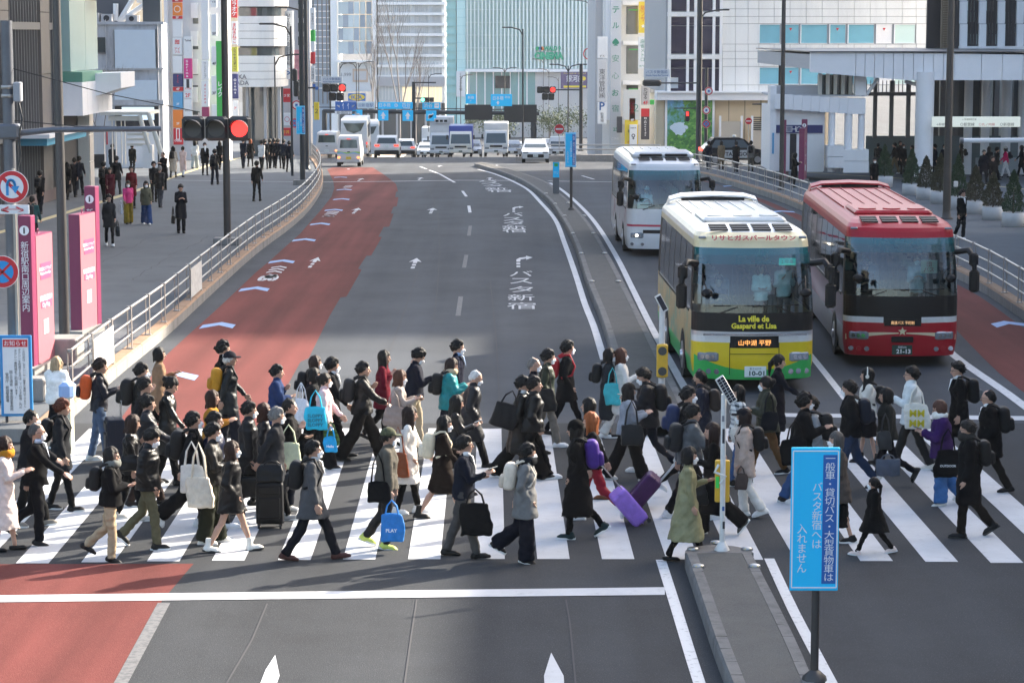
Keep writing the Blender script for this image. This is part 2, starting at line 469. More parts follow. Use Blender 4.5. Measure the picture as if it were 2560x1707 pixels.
mark('lane_line',smooth_line(pix([(1923,1397),(1985,1530),(2078,1707),(2150,1850)]),1),.14,M_WORN)
mark('lane_line',smooth_line(pix([(1510,900),(1484,815),(1462,760),(1440,690),(1412,610),(1388,550),(1350,505),(1320,475),(1280,453),(1232,434),(1195,424)]),1.5),.17,M_WHITE)
mark('lane_line',smooth_line(pix([(1720,985),(1670,895),(1622,805),(1580,720),(1540,640),(1490,560),(1450,515),(1405,476),(1375,458)]),1.5),.17,M_WHITE)
mark('lane_line',smooth_line(pix([(2115,1000),(2060,930),(2040,905),(1900,740),(1770,600)]),1.5),.15,M_WORN)
mark('lane_line',smooth_line(pix([(2620,1060),(2520,985),(2380,885),(2300,800)]),1.5),.22,M_WORN)
mark('lane_edge',smooth_line(pix([(410,1508),(355,1610),(300,1712),(230,1850)]),1),.16,M_FADED)
mark('lane_line',pix([(798,456),(980,454),(1150,451.5),(1302,452)]),.3,M_WHITE)
mark('lane_line',pix([(1370,453),(1450,454.5),(1540,456)]),.3,M_WHITE)
mark('lane_line',pix([(1137,457),(1100,436),(1050,417)]),.15,M_WHITE)
mark('lane_line',pix([(1485,449),(1455,440)]),.15,M_WHITE)
for a,b in (((1166,492),(1156,478)),((1175,532),(1172,515)),((1172,590),(1176,565)),((1160,670),(1166,638)),((1145,790),(1152,742))):
 mark('lane_dash',pix([a,b]),.13,M_FADED if a[1]>540 else M_WHITE)
M_SEAM=mat('asphalt_seam',(.05,.05,.053),.9)
for P in ([(1010,1720),(1028,1590),(1042,1500)],[(560,1720),(630,1600),(668,1510)],[(1440,1720),(1425,1560),(1415,1500)],[(1085,800),(1095,700),(1098,600),(1090,520),(1070,470)],[(1250,1050),(1240,850),(1225,700)],[(900,1050),(985,850),(1045,680)],[(1850,1000),(1760,830)]):mark('asphalt_joint',smooth_line(pix(P),2),.022,M_SEAM)
mark('lane_line',pix([(640,418),(800,417),(900,417),(950,418)]),.25,M_FADED)
mark('lane_line',pix([(870,424),(905,402)]),.15,M_WHITE)
for x,y,w in ((852,444,32),(861,475,37),(854,499,40),(835,526,44),(801,561,48),(761,601,56),(705,655,62),(637,724,71),(546,815,82),(442,943,104),(1830,466,45),(1955,530,60),(2525,812,90)):
 p=G(x,y);s=w/ppm(p.y)/2;q=.42
 poly_mark('blue_chevron',[(p.x-s,p.y-.75*q-.3),(p.x,p.y-.3*q+.25),(p.x+s,p.y-.75*q-.2),(p.x+s,p.y+.5*q),(p.x,p.y+1.6*q+.1),(p.x-s,p.y+.4*q)],M_BLUEP,.009,road)
def arrow(x,y,wpx,kind='straight',m=M_WHITE,L=2.6):
 p=G(x*K,y*K);s=wpx*K/ppm(p.y)/2
 if kind=='straight':
  poly_mark('direction_arrow',[(p.x-s,p.y+.2),(p.x,p.y+1.6),(p.x+s,p.y+.2),(p.x+s*.32,p.y+.45),(p.x+s*.32,p.y-.15),(p.x-s*.32,p.y-.15),(p.x-s*.32,p.y+.45)],m,.010,road)
  for k in (0,1):poly_mark('direction_arrow',[(p.x-s*.3,p.y-1.0-k*.9),(p.x+s*.3,p.y-1.0-k*.9),(p.x+s*.3,p.y-.45-k*.9),(p.x-s*.3,p.y-.45-k*.9)],m,.010,road)
 else :
  poly_mark('direction_arrow',[(p.x-s,p.y-.6),(p.x-s*.55,p.y-.6),(p.x-s*.5,p.y+.15),(p.x+s*.2,p.y+.55),(p.x+s*.2,p.y+.1),(p.x+s,p.y+.9),(p.x+s*.2,p.y+1.5),(p.x+s*.2,p.y+1.1),(p.x-s*.6,p.y+.8),(p.x-s,p.y+.2)],m,.010,road)
  for k in (0,1):poly_mark('direction_arrow',[(p.x-s,p.y-1.5-k*.9),(p.x-s*.55,p.y-1.5-k*.9),(p.x-s*.55,p.y-.95-k*.9),(p.x-s,p.y-.95-k*.9)],m,.010,road)
arrow(722,602,26);arrow(818,484,23);arrow(953,604,30);arrow(992,484,25)
arrow(1205,598,38,'right');arrow(1190,479,26,'right');arrow(828,413,18);arrow(965,411,18);arrow(1125,411,18);arrow(1010,382,16);arrow(1140,381,16)
for tip,l,r in (((688,1638),(664,1675),(699,1690)),((1378,1632),(1360,1690),(1409,1690))):
 a,b,c=G(*tip),G(*l),G(*r)
 poly_mark('direction_arrow',[(a.x,a.y),(b.x,b.y),(b.x,b.y-2),(c.x,c.y-2),(c.x,c.y)],M_WHITE,.010,road)
def ground_text(body,x,y,w,L,m=M_WHITE):
 p=G(x*K,y*K)
 me=text_mesh(body,width=w,height=L,line=0.92).copy();me.materials.clear();me.materials.append(m)
 o=ob('road_lettering',me,road)
 o.location=(p.x,p.y,gzf(p.y)+.011);o.rotation_euler=(-0.0095 if p.y>85 else 0,0,0)
 if p.y>85:o.rotation_euler=(math.atan((gzf(p.y+2)-gzf(p.y-2))/4),0,0.03)
 return o
for body,x,y,w in (("宿",1198,703,0.78),("新",1197,684,0.74),("タ",1197,665,0.70),("ス",1197,646,0.66),("バ",1197,629,0.70)):
 ground_text(body,x,y,w,1.55)
for body,x,y,w in (("宿",1181,530,0.9),("新",1181,523,0.9),("タ",1180,513,0.8),("ス",1178,504,0.8),("バ",1178,493,0.85)):
 ground_text(body,x,y,w,1.9)
for body,x,y,w in (("宿",1147,439,1.2),("新",1140,434,1.1),("タ",1132,427,1.0),("ス",1126,421,1.0),("バ",1120,416,1.0)):
 ground_text(body,x,y,w,2.2)
def cycle_mark(x,y,wpx):
 p=G(x*K,y*K);s=wpx*K/ppm(p.y)/2
 for k in range(3):
  y0=p.y+.5+k*.75
  poly_mark('cycle_chevron',[(p.x-s,y0-.2),(p.x,y0+.25),(p.x+s,y0-.2),(p.x+s,y0+.12),(p.x,y0+.55),(p.x-s,y0+.12)],M_WHITE,.010,road)
 mb=MB();z=gzf(p.y)+.010
 def seg(a,b,w=.07):
  a,b=Vector((p.x+a[0]*s,p.y+a[1],0)),Vector((p.x+b[0]*s,p.y+b[1],0));t=(b-a).normalized();n_=Vector((-t.y,t.x,0))*w
  mb.add([(q.x,q.y,z) for q in (a-n_,b-n_,b+n_,a+n_)],[(0,1,2,3)],M_WHITE)
 for cx in (-.62,.62):
  for i in range(8):
   t0,t1=i*math.pi/4,(i+1)*math.pi/4
   seg((cx+.38*math.cos(t0),-1.3+.75*math.sin(t0)),(cx+.38*math.cos(t1),-1.3+.75*math.sin(t1)),.06)
 seg((-.62,-1.3),(-.2,-.3));seg((-.2,-.3),(.5,-.2));seg((.5,-.2),(.62,-1.3));seg((-.2,-.3),(.1,-1.3));seg((.1,-1.3),(.5,-.3));seg((-.45,-.1),(-.05,-.1))
 mb.obj('cycle_mark',road)
for x,y,w in ((626,630,36),(757,495,28),(795,432,18)):cycle_mark(x,y,w)
P=[Vector((p.x,p.y,0)) for p in smooth_line(pix([(-40,592),(107,550),(330,481),(440,440),(546,408),(620,392)],PAV),3)]
mb=MB();A,B=offset(P,.17),offset(P,-.17)
ribbon(mb,[z_on(p,PAV+.006) for p in B],[z_on(p,PAV+.006) for p in A],M_YELLOWL);mb.obj('tactile_strip',pav_l)
P=[Vector((p.x,p.y,0)) for p in pix([(1990,430),(2200,443),(2420,458),(2600,478)],PAV)]
mb=MB();A,B=offset(P,.12),offset(P,-.12)
ribbon(mb,[z_on(p,PAV+.006) for p in B],[z_on(p,PAV+.006) for p in A],M_YELLOWL);mb.obj('tactile_strip',pav_r)
P=[Vector((p.x,p.y,0)) for p in pix([(430,451),(560,453),(752,455)],PAV)]
mb=MB();A,B=offset(P,.08),offset(P,-.08)
ribbon(mb,[z_on(p,PAV+.006) for p in B],[z_on(p,PAV+.006) for p in A],M_WHITE);mb.obj('pavement_line',pav_l)
def crack(P):
 q=[Vector((p.x+random.uniform(-.07,.07),p.y+random.uniform(-.2,.2),0)) for p in smooth_line(pix(P,PAV),.5)]
 mb=MB();A,B=offset(q,.013),offset(q,-.013);ribbon(mb,[z_on(p,PAV+.004) for p in B],[z_on(p,PAV+.004) for p in A],M_SEAM);mb.obj('pavement_crack',pav_l)
for P in ([(240,660),(330,620),(370,595)],[(420,640),(470,620),(525,590)],[(330,700),(395,660),(430,640)],[(60,700),(150,690),(240,655)],[(520,520),(640,512)]):crack(P)
SL=iter(['left shoulder of the nose','right shoulder of the nose','left edge behind the nose','right edge behind the nose','tip of the nose']+['%s edge, %s from the crossing'%(s,n) for n in ('first','second','third','fourth','fifth') for s in ('left','right')]+['far curve'])
def stud(x,y):
 p=G(x,y,.21);mb=MB()
 mb.lathe([(.0,0),(.085,0),(.075,.03),(.04,.042),(0,.043)],(0,0,0),14,mat('stud_steel',(.4,.4,.4),.35,.8))
 mb.box((0,-.055,.022),(.08,.03,.02),mat('stud_lens',(.7,.55,.12),.3))
 t=thing('road_stud','round steel reflector stud on the %s median island, %s'%('near' if y>1200 else 'far',next(SL)),'road stud',(p.x,p.y,p.z-.004),0,'reflector studs on the near island' if y>1200 else 'reflector studs on the far island')
 o=mb.obj('stud_body',t)
for x,y in ((1732,1373),(1868,1373),(1746,1416),(1887,1416),(1790,1357)):stud(x,y)
for x,y in ((1480,704),(1546,704),(1453,634),(1512,634),(1432,584),(1484,584),(1388,510),(1420,508),(1412,540),(1460,540),(1365,484)):stud(x,y)
# ================================================================ buildings
_UC={}
def ucube(m):
 if m.name not in _UC:
  mb=MB();mb.box((0,0,0),(1,1,1),m);_UC[m.name]=mb.mesh('piece')
 return _UC[m.name]
def pc(name,parent,x0,x1,y0,y1,z0,z1,m):
 o=bpy.data.objects.new(name,ucube(m));COL.objects.link(o);o.parent=parent
 o.location=((x0+x1)/2,(y0+y1)/2,(z0+z1)/2);o.scale=(abs(x1-x0),abs(y1-y0),abs(z1-z0));return o
def fr(x0,y0,x1,y1,Y):
 a,b=at(x0,y0,Y),at(x1,y1,Y);return a.x,b.x,b.z,a.z
def panel(name,parent,x0,y0,x1,y1,Y,m,d=.06,back=.0):
 X0,X1,Z0,Z1=fr(x0,y0,x1,y1,Y);return pc(name,parent,X0,X1,Y-d,Y+back+.001,Z0,Z1,m)
def sign_at(name,label,x0,y0,x1,y1,Y,m,texts=(),cat='sign',d=.12,group=None):
 """a flat sign board at its real place; texts: (body, material, u, v, width or None, height or None) in shares of the board"""
 X0,X1,Z0,Z1=fr(x0,y0,x1,y1,Y)
 t=thing(name,label,cat,((X0+X1)/2,Y,Z0),0,group);w,h=X1-X0,Z1-Z0
 mb=MB();mb.box((0,0,h/2),(w,d,h),m,None,min(.02,d*.2));mb.obj('board',t)
 for k in texts:
  body,im,u,v,tw,th=k[:6]
  lettering('lettering',body,im,t,((u-.5)*w,-d/2-.006-(k[6] if len(k)>6 else 0),v*h),FRONT_R,width=tw*w if tw else None,height=th*h if th else None,bold=.02)
 return t
FRONT_R=(math.pi/2,0,0)
I_K=mat('sign_ink_black',(.03,.03,.035),.6);I_W=mat('sign_ink_white',(.85,.85,.85),.6);I_R=mat('sign_ink_red',(.6,.04,.05),.6);I_G=mat('sign_ink_green',(.02,.22,.14),.6);I_B=mat('sign_ink_blue',(.02,.10,.30),.6);I_Y=mat('sign_ink_yellow',(.85,.65,.05),.6);I_GR=mat('sign_ink_grey',(.2,.2,.22),.6)
B_W=mat('sign_white',(.74,.75,.76),.5,var=.03);B_G=mat('sign_green_face',(.04,.42,.07),.5);B_P=mat('sign_magenta',(.62,.03,.22),.5);B_N=mat('sign_navy',(.02,.03,.14),.5);B_R=mat('sign_red_face',(.58,.02,.03),.5);B_Y=mat('sign_yellow_face',(.80,.58,.04),.5);B_O=mat('sign_orange',(.80,.22,.03),.5);B_SK=mat('sign_sky',(.10,.35,.60),.5);B_D=mat('sign_dark',(.05,.05,.06),.5)
M_GRAN=mat('granite_cladding',(.125,.112,.104),.5,var=.12,vscale=3,wear=(.15,.13,.12),wscale=60,wamt=.5,coords='World')
M_GREENG=mat('green_glass_panel',(.34,.48,.45),.12,var=.05,vscale=.6,spec=.7)
M_GLAZ=mat('dark_glazing',(.05,.065,.07),.06,spec=.9,var=.3,vscale=.5)
M_MULL=mat('mullion_steel',(.16,.16,.165),.4,.5)
M_FASC=mat('white_fascia',(.82,.81,.81),.4,var=.05,vscale=1)
M_CONCB=mat('weathered_concrete',(.50,.51,.54),.85,var=.15,vscale=1.2,wear=(.2,.2,.22),wscale=2.2,wamt=.5,stretch=(1,1,.25),coords='World')
M_BILL=mat('blank_billboard',(.66,.74,.82),.6,var=.03)
M_CREAM=mat('cream_steel',(.72,.70,.63),.5,var=.06)
M_TILEW=mat('white_tile_panel',(.80,.80,.78),.28,var=.06,vscale=.8,coords='World',wear=(.6,.6,.58),wscale=1.2,wamt=.4,stretch=(1,1,.2),spec=.6)
M_TILEJ=mat('tile_joint',(.40,.40,.40),.8)
M_WINB=mat('teal_window_glass',(.20,.46,.56),.08,var=.12,vscale=.6,spec=.8)
M_WINBL=mat('mint_blind_glass',(.62,.78,.73),.15,spec=.6)
M_WINP=mat('purple_dark_glass',(.03,.025,.05),.06,spec=.8,var=.4,vscale=.8)
M_BEIGE=mat('beige_hoarding',(.70,.56,.38),.6,var=.06)
M_LOUV=mat('brown_louvre',(.16,.12,.08),.6)
M_DARK=mat('dark_recess',(.03,.03,.034),.8)
M_TEAL=mat('teal_curtain_wall',(.22,.52,.54),.18,var=.06,vscale=.3,spec=.6)
M_TEAL2=mat('pale_teal_wall',(.48,.72,.72),.25,var=.04)
M_FIN=mat('pale_vertical_fin',(.78,.86,.84),.35,var=.05);M_FINB=mat('fin_backing',(.52,.68,.65),.4)
M_BLUEG=mat('blue_glass_tower',(.27,.35,.44),.10,var=.15,vscale=.25,spec=.8)
M_CURT=mat('pale_curtain_glass',(.50,.60,.64),.10,var=.15,vscale=.3,spec=.8)
M_BAND=mat('white_band',(.84,.84,.84),.4)
M_GREYB=mat('grey_building',(.42,.42,.43),.7,var=.06)
# ---- A: station building along the left pavement
bx_a=-19.85
A=thing('station_building','granite and green glass station building along the left pavement','building',(bx_a,100,0))
def pa(name,x0,x1,y0,y1,z0,z1,m):return pc(name,A,x0,x1,y0-100,y1-100,z0,z1,m)
pa('core',-30,-.35,60,113,0,30,M_DARK)
for k,(y0,y1) in enumerate(((88,89.5),(93.6,95.2),(101.6,103.6))):
 for j in range(9):pa('granite_panel',-.5,.06,y0+.02,y1-.02,.35+j*2.6,.35+j*2.6+2.57,M_GRAN)
for y0,y1 in ((89.5,93.6),(95.2,101.6),(103.6,105.5)):
 for j in range(5):pa('window',-.4,-.12,y0,y1,3.4+j*4.4,7.5+j*4.4,M_GLAZ)
 pa('shop_window',-.4,-.1,y0,y1,.6,2.9,M_GLAZ)
 for k in range(int((y1-y0)/.55)):pa('mullion',-.16,.02,y0+.3+k*.55,y0+.37+k*.55,.5,24,M_MULL)
 for j in range(6):pa('transom',-.16,.04,y0,y1,3.0+j*4.4,3.3+j*4.4,M_MULL)
pa('base_course',-.4,.1,60,105,.0,.62,mat('plum_base',(.14,.10,.10),.5))
for j in range(6):
 pa('green_panel',-.5,.55,105.6,109.4,5.6+j*3.2,8.75+j*3.2,M_GREENG);pa('green_panel',-.5,.55,109.45,112.6,5.6+j*3.2,8.75+j*3.2,M_GREENG)
for j in range(4):
 pa('green_panel',.56,1.5,110.5,112.7,9.0+j*3.2,12.1+j*3.2,M_GREENG)
pa('green_fascia',-.4,1.2,104.8,110.0,5.15,5.58,mat('green_fascia',(.10,.28,.20),.5))
for k in range(6):pa('fascia_panel',-.2,1.22,104.6+k*1.3,105.86+k*1.3,3.7,5.14,M_FASC)
X0,X1,Z0,Z1=fr(232,183,320,219,110)
mb=MB();xa,xb=X0-bx_a,X1-bx_a
mb.add([(xa,8,Z0-.5),(xa,12,Z0-.5),(xb,12,Z0+.02),(xb,8,Z0+.02),(xa,8,Z1),(xa,12,Z1),(xb,12,Z1+.05),(xb,8,Z1+.05)],[(0,3,2,1),(4,5,6,7),(0,1,5,4),(1,2,6,5),(2,3,7,6),(3,0,4,7)],M_FASC);mb.obj('canopy',A)
pa('blue_awning',-.1,1.1,97,106,2.75,3.05,mat('blue_awning',(.06,.35,.52),.5));pa('awning_roof',-.1,1.3,96.5,106,3.06,3.22,M_FASC)
pa('corner_pier',-.35,.15,112,113.2,0,5,M_CREAM)
for k in range(3):pa('stone_panel',.151,.19,112.05,113.1,.1+k*1.25,1.3+k*1.25,mat('pale_stone',(.45,.42,.38),.6))
# ---- B: weathered concrete building with blank billboards
YB=140
B=thing('concrete_building','weathered grey concrete building with blank pale billboards','building',(0,YB,0))
def pb(name,x0,y0,x1,y1,m,d=.05,back=0.0):
 X0,X1,Z0,Z1=fr(x0,y0,x1,y1,YB);return pc(name,B,X0,X1,-d,back+.002,Z0,Z1,m)
X0,X1,Z0,Z1=fr(196,58,410,420,YB);pc('wall',B,X0,X1,0,2.2,-2,Z1,M_CONCB)
pb('parapet',198,55,410,62,M_CONCB,.15);pb('ledge',198,170,410,175,M_CONCB,.2);pb('ledge',286,250,410,264,M_CONCB,.2)
pb('window',219,94,240,132,M_GLAZ,.03);pb('window',242,94,264,132,M_GLAZ,.03);pb('window_frame',217,131,266,135,M_MULL,.1);pb('window_frame',240,94,242,132,M_MULL,.06)
pb('billboard',287,75,391,171,M_BILL,.22);pb('billboard',287,201,394,250,M_BILL,.22)
for x in (286,390):pb('billboard_edge',x,74,x+2,172,M_MULL,.25)
pb('screen_recess',287,266,398,420,M_DARK,.04);pb('video_screen',305,268,386,300,mat('screen_pale',(.5,.6,.7),.3,emit=(.5,.65,.8),estr=.4),.1);pb('white_panel',286,330,395,420,M_FASC,.06)
pb('downpipe',264,50,267,180,M_FASC,.12);pb('downpipe',395,60,402,420,M_BAND,.2)
pb('sign_strip',200,73,207,163,B_W,.3);lettering('lettering','5',I_B,B,(at(203,118,YB).x,-.32,at(203,118,YB).z),FRONT_R,height=.35)
for x0,x1,y0 in ((205,232,32),(238,265,35),(300,330,38)):
 X0,X1,Z0,Z1=fr(x0,y0,x1,56,YB);pc('air_conditioner',B,X0,X1,2,3,Z0,Z1,M_GREYB)
 o=MB();o.cyl(((X0+X1)/2,1.99,(Z0+Z1)/2),((X0+X1)/2,1.96,(Z0+Z1)/2),(Z1-Z0)*.36,None,16,M_DARK);o.obj('fan_grille',B)
for (xa,ya),(xb,yb_) in (((276,55),(322,-20)),((282,52),(345,8)),((362,45),(362,-20)),((373,45),(373,-20)),((322,0),(360,0)),((268,52),(268,8))):
 a,b=at(xa,ya,YB),at(xb,yb_,YB);mb=MB();mb.cyl((a.x,3,a.z),(b.x,3,b.z),.16,None,8,M_BAND);mb.obj('steel_brace',B)
X0,X1,Z0,Z1=fr(345,-60,392,60,YB);pc('dark_tower',B,X0,X1,1.5,2.1,Z0,Z1+4,mat('dark_blue_wall',(.05,.065,.08),.5))
X0,X1,Z0,Z1=fr(196,-40,300,60,YB);pc('rear_block',B,X0,X1,3.2,4,Z0,Z1+3,mat('dark_grey_wall',(.10,.11,.13),.6))
for k in range(9):X=at(203+k*22,50,YB).x;pc('roof_railing_post',B,X,X+.05,.2,.25,Z1-6+0,0,M_MULL) if False else None
# ---- stair hood (cream steel) in front of it
YS=124
S=thing('stair_hood','cream steel hood over the underground stairs with escalator rail','building',(0,YS,0))
def ps(name,x0,y0,x1,y1,m,d=.2,back=0.0):
 X0,X1,Z0,Z1=fr(x0,y0,x1,y1,YS);return pc(name,S,X0,X1,-d,back,Z0,Z1,m)
ps('roof',252,280,372,288,M_CREAM,.3,3.5);ps('beam',272,290,348,302,M_CREAM,.2,.2)
for x in (279,288,302,311):ps('post',x,296,x+4,412,M_CREAM,.1,.1)
for k in range(4):ps('louvre',318,320+k*13,372,326+k*13,M_CREAM,.05,.1)
for (xa,ya),(xb,yb_) in (((350,288),(378,382)),((372,282),(404,378)),((378,300),(406,392))):
 a,b=at(xa,ya,YS),at(xb,yb_,YS);mb=MB();mb.cyl((a.x,-.2,a.z),(b.x,-.2,b.z),.13,None,6,M_CREAM);mb.obj('stair_string',S)
ps('parapet',358,362,384,420,M_BAND,.3,.3);ps('wall',232,330,262,420,M_FASC,.0,.3);ps('poster',266,325,270,362,B_R,.1);ps('door',234,386,262,420,M_DARK,.03)
# ---- C: narrow building hung with signs
YC=158
C_=thing('sign_tower_building','narrow pale building stacked with projecting shop signs','building',(0,YC,0))
X0,X1,Z0,Z1=fr(408,-80,575,430,YC);pc('wall',C_,X0,X1,0,1.6,Z0-1,Z1,mat('pale_grey_wall',(.66,.66,.67),.6,var=.08))
X0,X1,Z0,Z1=fr(411,-80,428,380,YC);pc('white_corner',C_,X0,X1,-.5,0,Z0,Z1,M_BAND)
for k in range(6):
 for x0,x1 in ((482,496),(485,494)):panel('window',None,x0,22+k*64,x1,60+k*64,YC,M_GLAZ,.05).parent=C_
for o in C_.children:
 if o.name.startswith('window'):o.location.y-=YC
for k in range(5):
 X0,X1,Z0,Z1=fr(478,8+k*70,496,46+k*70,YC);pc('louvre_block',C_,X0,X1,-.3,0,Z0,Z1,M_FASC)
YS1=YC-1.2
sg=[('tall sign stack',431,-6,456,6,B_R,(('6F',I_W,.5,.5,.4,None),),'red 6F tag at the top of the stacked signs'),('x',432,7,456,40,B_O,(('◯',I_W,.5,.5,.7,None),),'orange handbag shop sign in the stack'),('x',432,41,456,48,B_R,(('5F',I_W,.5,.5,.3,None),),'red 5F tag under the orange sign'),('x',432,52,456,93,B_W,(),'blank white sign box in the stack'),('x',432,95,456,137,B_W,(('アイ\nフル',I_R,.5,.25,.6,None),('≋',I_R,.5,.75,.5,None)),'white sign with red katakana in the stack'),('x',432,141,457,183,B_W,(),'blank white sign box above the navy sign'),('x',433,185,458,217,B_N,(('P\nI\nC',I_R,.5,.6,.2,None),),'navy blue sign with red lettering'),('x',433,218,458,228,B_R,(('4F',I_W,.5,.5,.35,None),),'red 4F tag under the navy sign'),('x',433,231,458,273,B_SK,(('3F',I_W,.5,.3,.3,None),),'blue sign with white outline figure'),('x',433,275,458,320,B_O,(('2F',I_W,.5,.25,.3,None),),'orange and pink gradient shop sign'),('x',434,321,458,362,B_R,(('Outlet',I_W,.5,.25,.8,None),('▯',I_W,.5,.65,.4,None)),'crimson sign lowest in the stack'),('x',460,92,481,146,B_W,(('Taihei',I_K,.5,.82,.8,None),('サービス付',I_K,.5,.35,.25,None)),'white Taihei sign above the magenta sign'),('x',460,147,481,197,B_P,(('S\ne\nr\ni\nn\na',I_W,.4,.5,.3,.85),),'magenta Serina sign with white letters'),('x',460,198,481,230,B_W,(('スマホ',I_R,.5,.25,.8,None),('▮',I_K,.5,.65,.35,None)),'white sign with mobile phone picture'),('x',460,231,481,246,B_W,(('2F',I_R,.5,.5,.6,None),),'white sign with red 2F'),('x',460,248,481,296,B_W,(('ぶたこ',I_K,.4,.4,.7,None),),'white sign with brushed black kana'),('x',503,0,523,150,B_W,(),'tall blank white sign column'),('x',504,152,523,200,B_W,((vertical('ワンストップ'),I_GR,.5,.5,None,.8),),'white sign column with grey vertical kana'),('x',504,202,523,267,B_W,(('d\no\nc\no\nm\no',I_R,.5,.5,.28,.75),),'white docomo sign with red vertical letters'),('x',505,268,523,292,mat('sign_plum',(.28,.02,.10),.5),(),'plum base panel under the docomo sign'),('x',529,36,543,90,B_W,(('5F',I_K,.5,.1,.7,None),),'white floor tag column marked 5F'),('x',529,116,543,164,B_W,(('4F',I_K,.5,.1,.7,None),),'white floor tag column marked 4F'),('x',529,190,543,238,B_W,(('3F',I_K,.5,.1,.7,None),),'white floor tag column marked 3F'),('x',530,262,543,300,B_W,(('2F',I_K,.5,.1,.7,None),),'white floor tag column marked 2F'),('x',540,103,561,291,B_G,((vertical('レイク'),I_W,.5,.36,None,.2),),'tall green vertical sign with white katakana'),('x',528,-8,543,19,B_W,(('ビル',I_K,.5,.5,.6,None),),'small white sign with the kana for building'),('x',578,-12,594,45,B_R,((vertical('カラオケ'),I_W,.5,.5,None,.85),),'red karaoke sign with white katakana'),('x',579,54,594,112,B_W,((vertical('まねきねこ'),I_R,.5,.5,None,.85),),'white sign with red hiragana and red rim'),('x',580,118,595,180,mat('sign_lime',(.45,.45,.05),.5),((vertical('ムラサキスポーツ'),I_K,.5,.5,None,.9),),'olive yellow sign with black katakana'),('x',581,185,596,247,B_N,((vertical('Osome'),I_W,.5,.5,None,.6),),'navy vertical sign left of the white building'),('x',582,252,596,290,B_W,(('ア',I_R,.5,.5,.5,None),),'white sign with red kana below the navy one')]
for i,(nm,x0,y0,x1,y1,m,tx,lab) in enumerate(sg):
 sign_at('shop_sign',lab,x0,y0,x1,y1,YS1 if x0<570 else 166,m,tx,'sign',.35,'stacked shop signs on the left')
 # ---- D: rounded white building
YD=172
D_=thing('rounded_white_building','white building with rounded corner and dark window bands','building',(0,YD,0))
def curved(name,parent,x0,x1,y0,y1,Y,m,rad=1.6,dz=0.0):
 X0,X1,Z0,Z1=fr(x0,y0,x1,y1,Y);mb=MB();pts=[(X0,0)]+[(X1-rad+rad*math.sin(a),rad-rad*math.cos(a)) for a in np.linspace(0,math.pi/2,8)]+[(X1,5),(X0,5)]
 pts=[(x,y+dz) for x,y in pts]
 mb.prism(pts,Z0,Z1,m);return mb.obj(name,parent)
curved('core',D_,596,702,-90,215,YD,M_DARK,dz=.25)
for y0,y1 in ((-60,18),(41,117),(140,219)):
 for k in range(4):
  h=(y1-y0)/4;curved('cladding_band',D_,594,705,y0+k*h,y0+(k+1)*h-1.0,YD,M_TILEW)
for y in (20,120):
 curved('window_band',D_,595,699,y,y+20,YD,M_GLAZ,dz=.12)
for x in (610,655,690):
 X0,X1,Z0,Z1=fr(x,219,x+10,440,YD);pc('column',D_,X0,X1,1.0,1.5,Z0,Z1,M_GREYB)
X0,X1,Z0,Z1=fr(594,219,700,440,YD);pc('glass_front',D_,X0,X1,3,3.2,Z0,Z1,M_GLAZ)
lettering('lettering','KA\nADA',I_GR,D_,(at(606,200,YD).x,-.05,at(606,200,YD).z),FRONT_R,height=.75,bold=.02)
sign_at('parking_sign','tall white vertical parking sign of the south annex',709,28,735,172,176,B_W,((vertical('ＭＩ新宿ビル南館駐車場'),I_K,.5,.5,None,.9),),'sign',.4)
sign_at('parking_sign','white square P sign under the tall parking sign',710,173,731,199,176,B_W,(('P',I_B,.5,.5,.5,None),),'sign',.4)
G2=thing('grey_slab_building','plain grey slab building behind the poles on the left','building',(0,190,0))
X0,X1,Z0,Z1=fr(690,-120,778,440,190);pc('wall',G2,X0,X1,0,2,Z0,Z1,M_GREYB)
for k in range(10):
 for x in (745,758):
  X0,X1,Z0,Z1=fr(x,-10+k*34,x+9,12+k*34,190);pc('window',G2,X0,X1,-.05,.01,Z0,Z1,M_GLAZ)
for args in ((705,222,730,256,B_R,(('き家',I_W,.5,.5,.6,None),),'red beef bowl restaurant sign with white characters'),(700,320,730,340,B_R,(('牛丼',I_Y,.5,.5,.6,None),),'dark red beef bowl sign with yellow characters'),(705,125,768,200,mat('sign_pinkmix',(.62,.25,.28),.5,var=.5,vscale=3),(),'large pink and red picture billboard behind the poles'),(775,20,788,75,B_W,((vertical('エルタワー'),I_K,.5,.5,None,.5),),'slim white vertical sign on the grey slab'),(776,76,788,104,B_G,(),'slim green sign on the grey slab'),(776,104,788,130,B_W,(),'slim blank white sign'),(776,131,788,160,B_R,(),'slim red sign on the grey slab'),(777,165,788,205,B_W,((vertical('日本橋店'),I_K,.5,.5,None,.7),),'slim white sign with black characters'),(785,256,798,300,B_Y,(('２',I_K,.5,.5,.6,None),),'yellow frame sign beside the gantry post'),(707,283,729,314,B_W,(('◯',I_R,.5,.5,.6,None),),'white sign with red round mark by the arcade')):
 sign_at('shop_sign',args[-1],*args[:4],183,args[4],args[5],'sign',.3,'signs around the grey slab building')
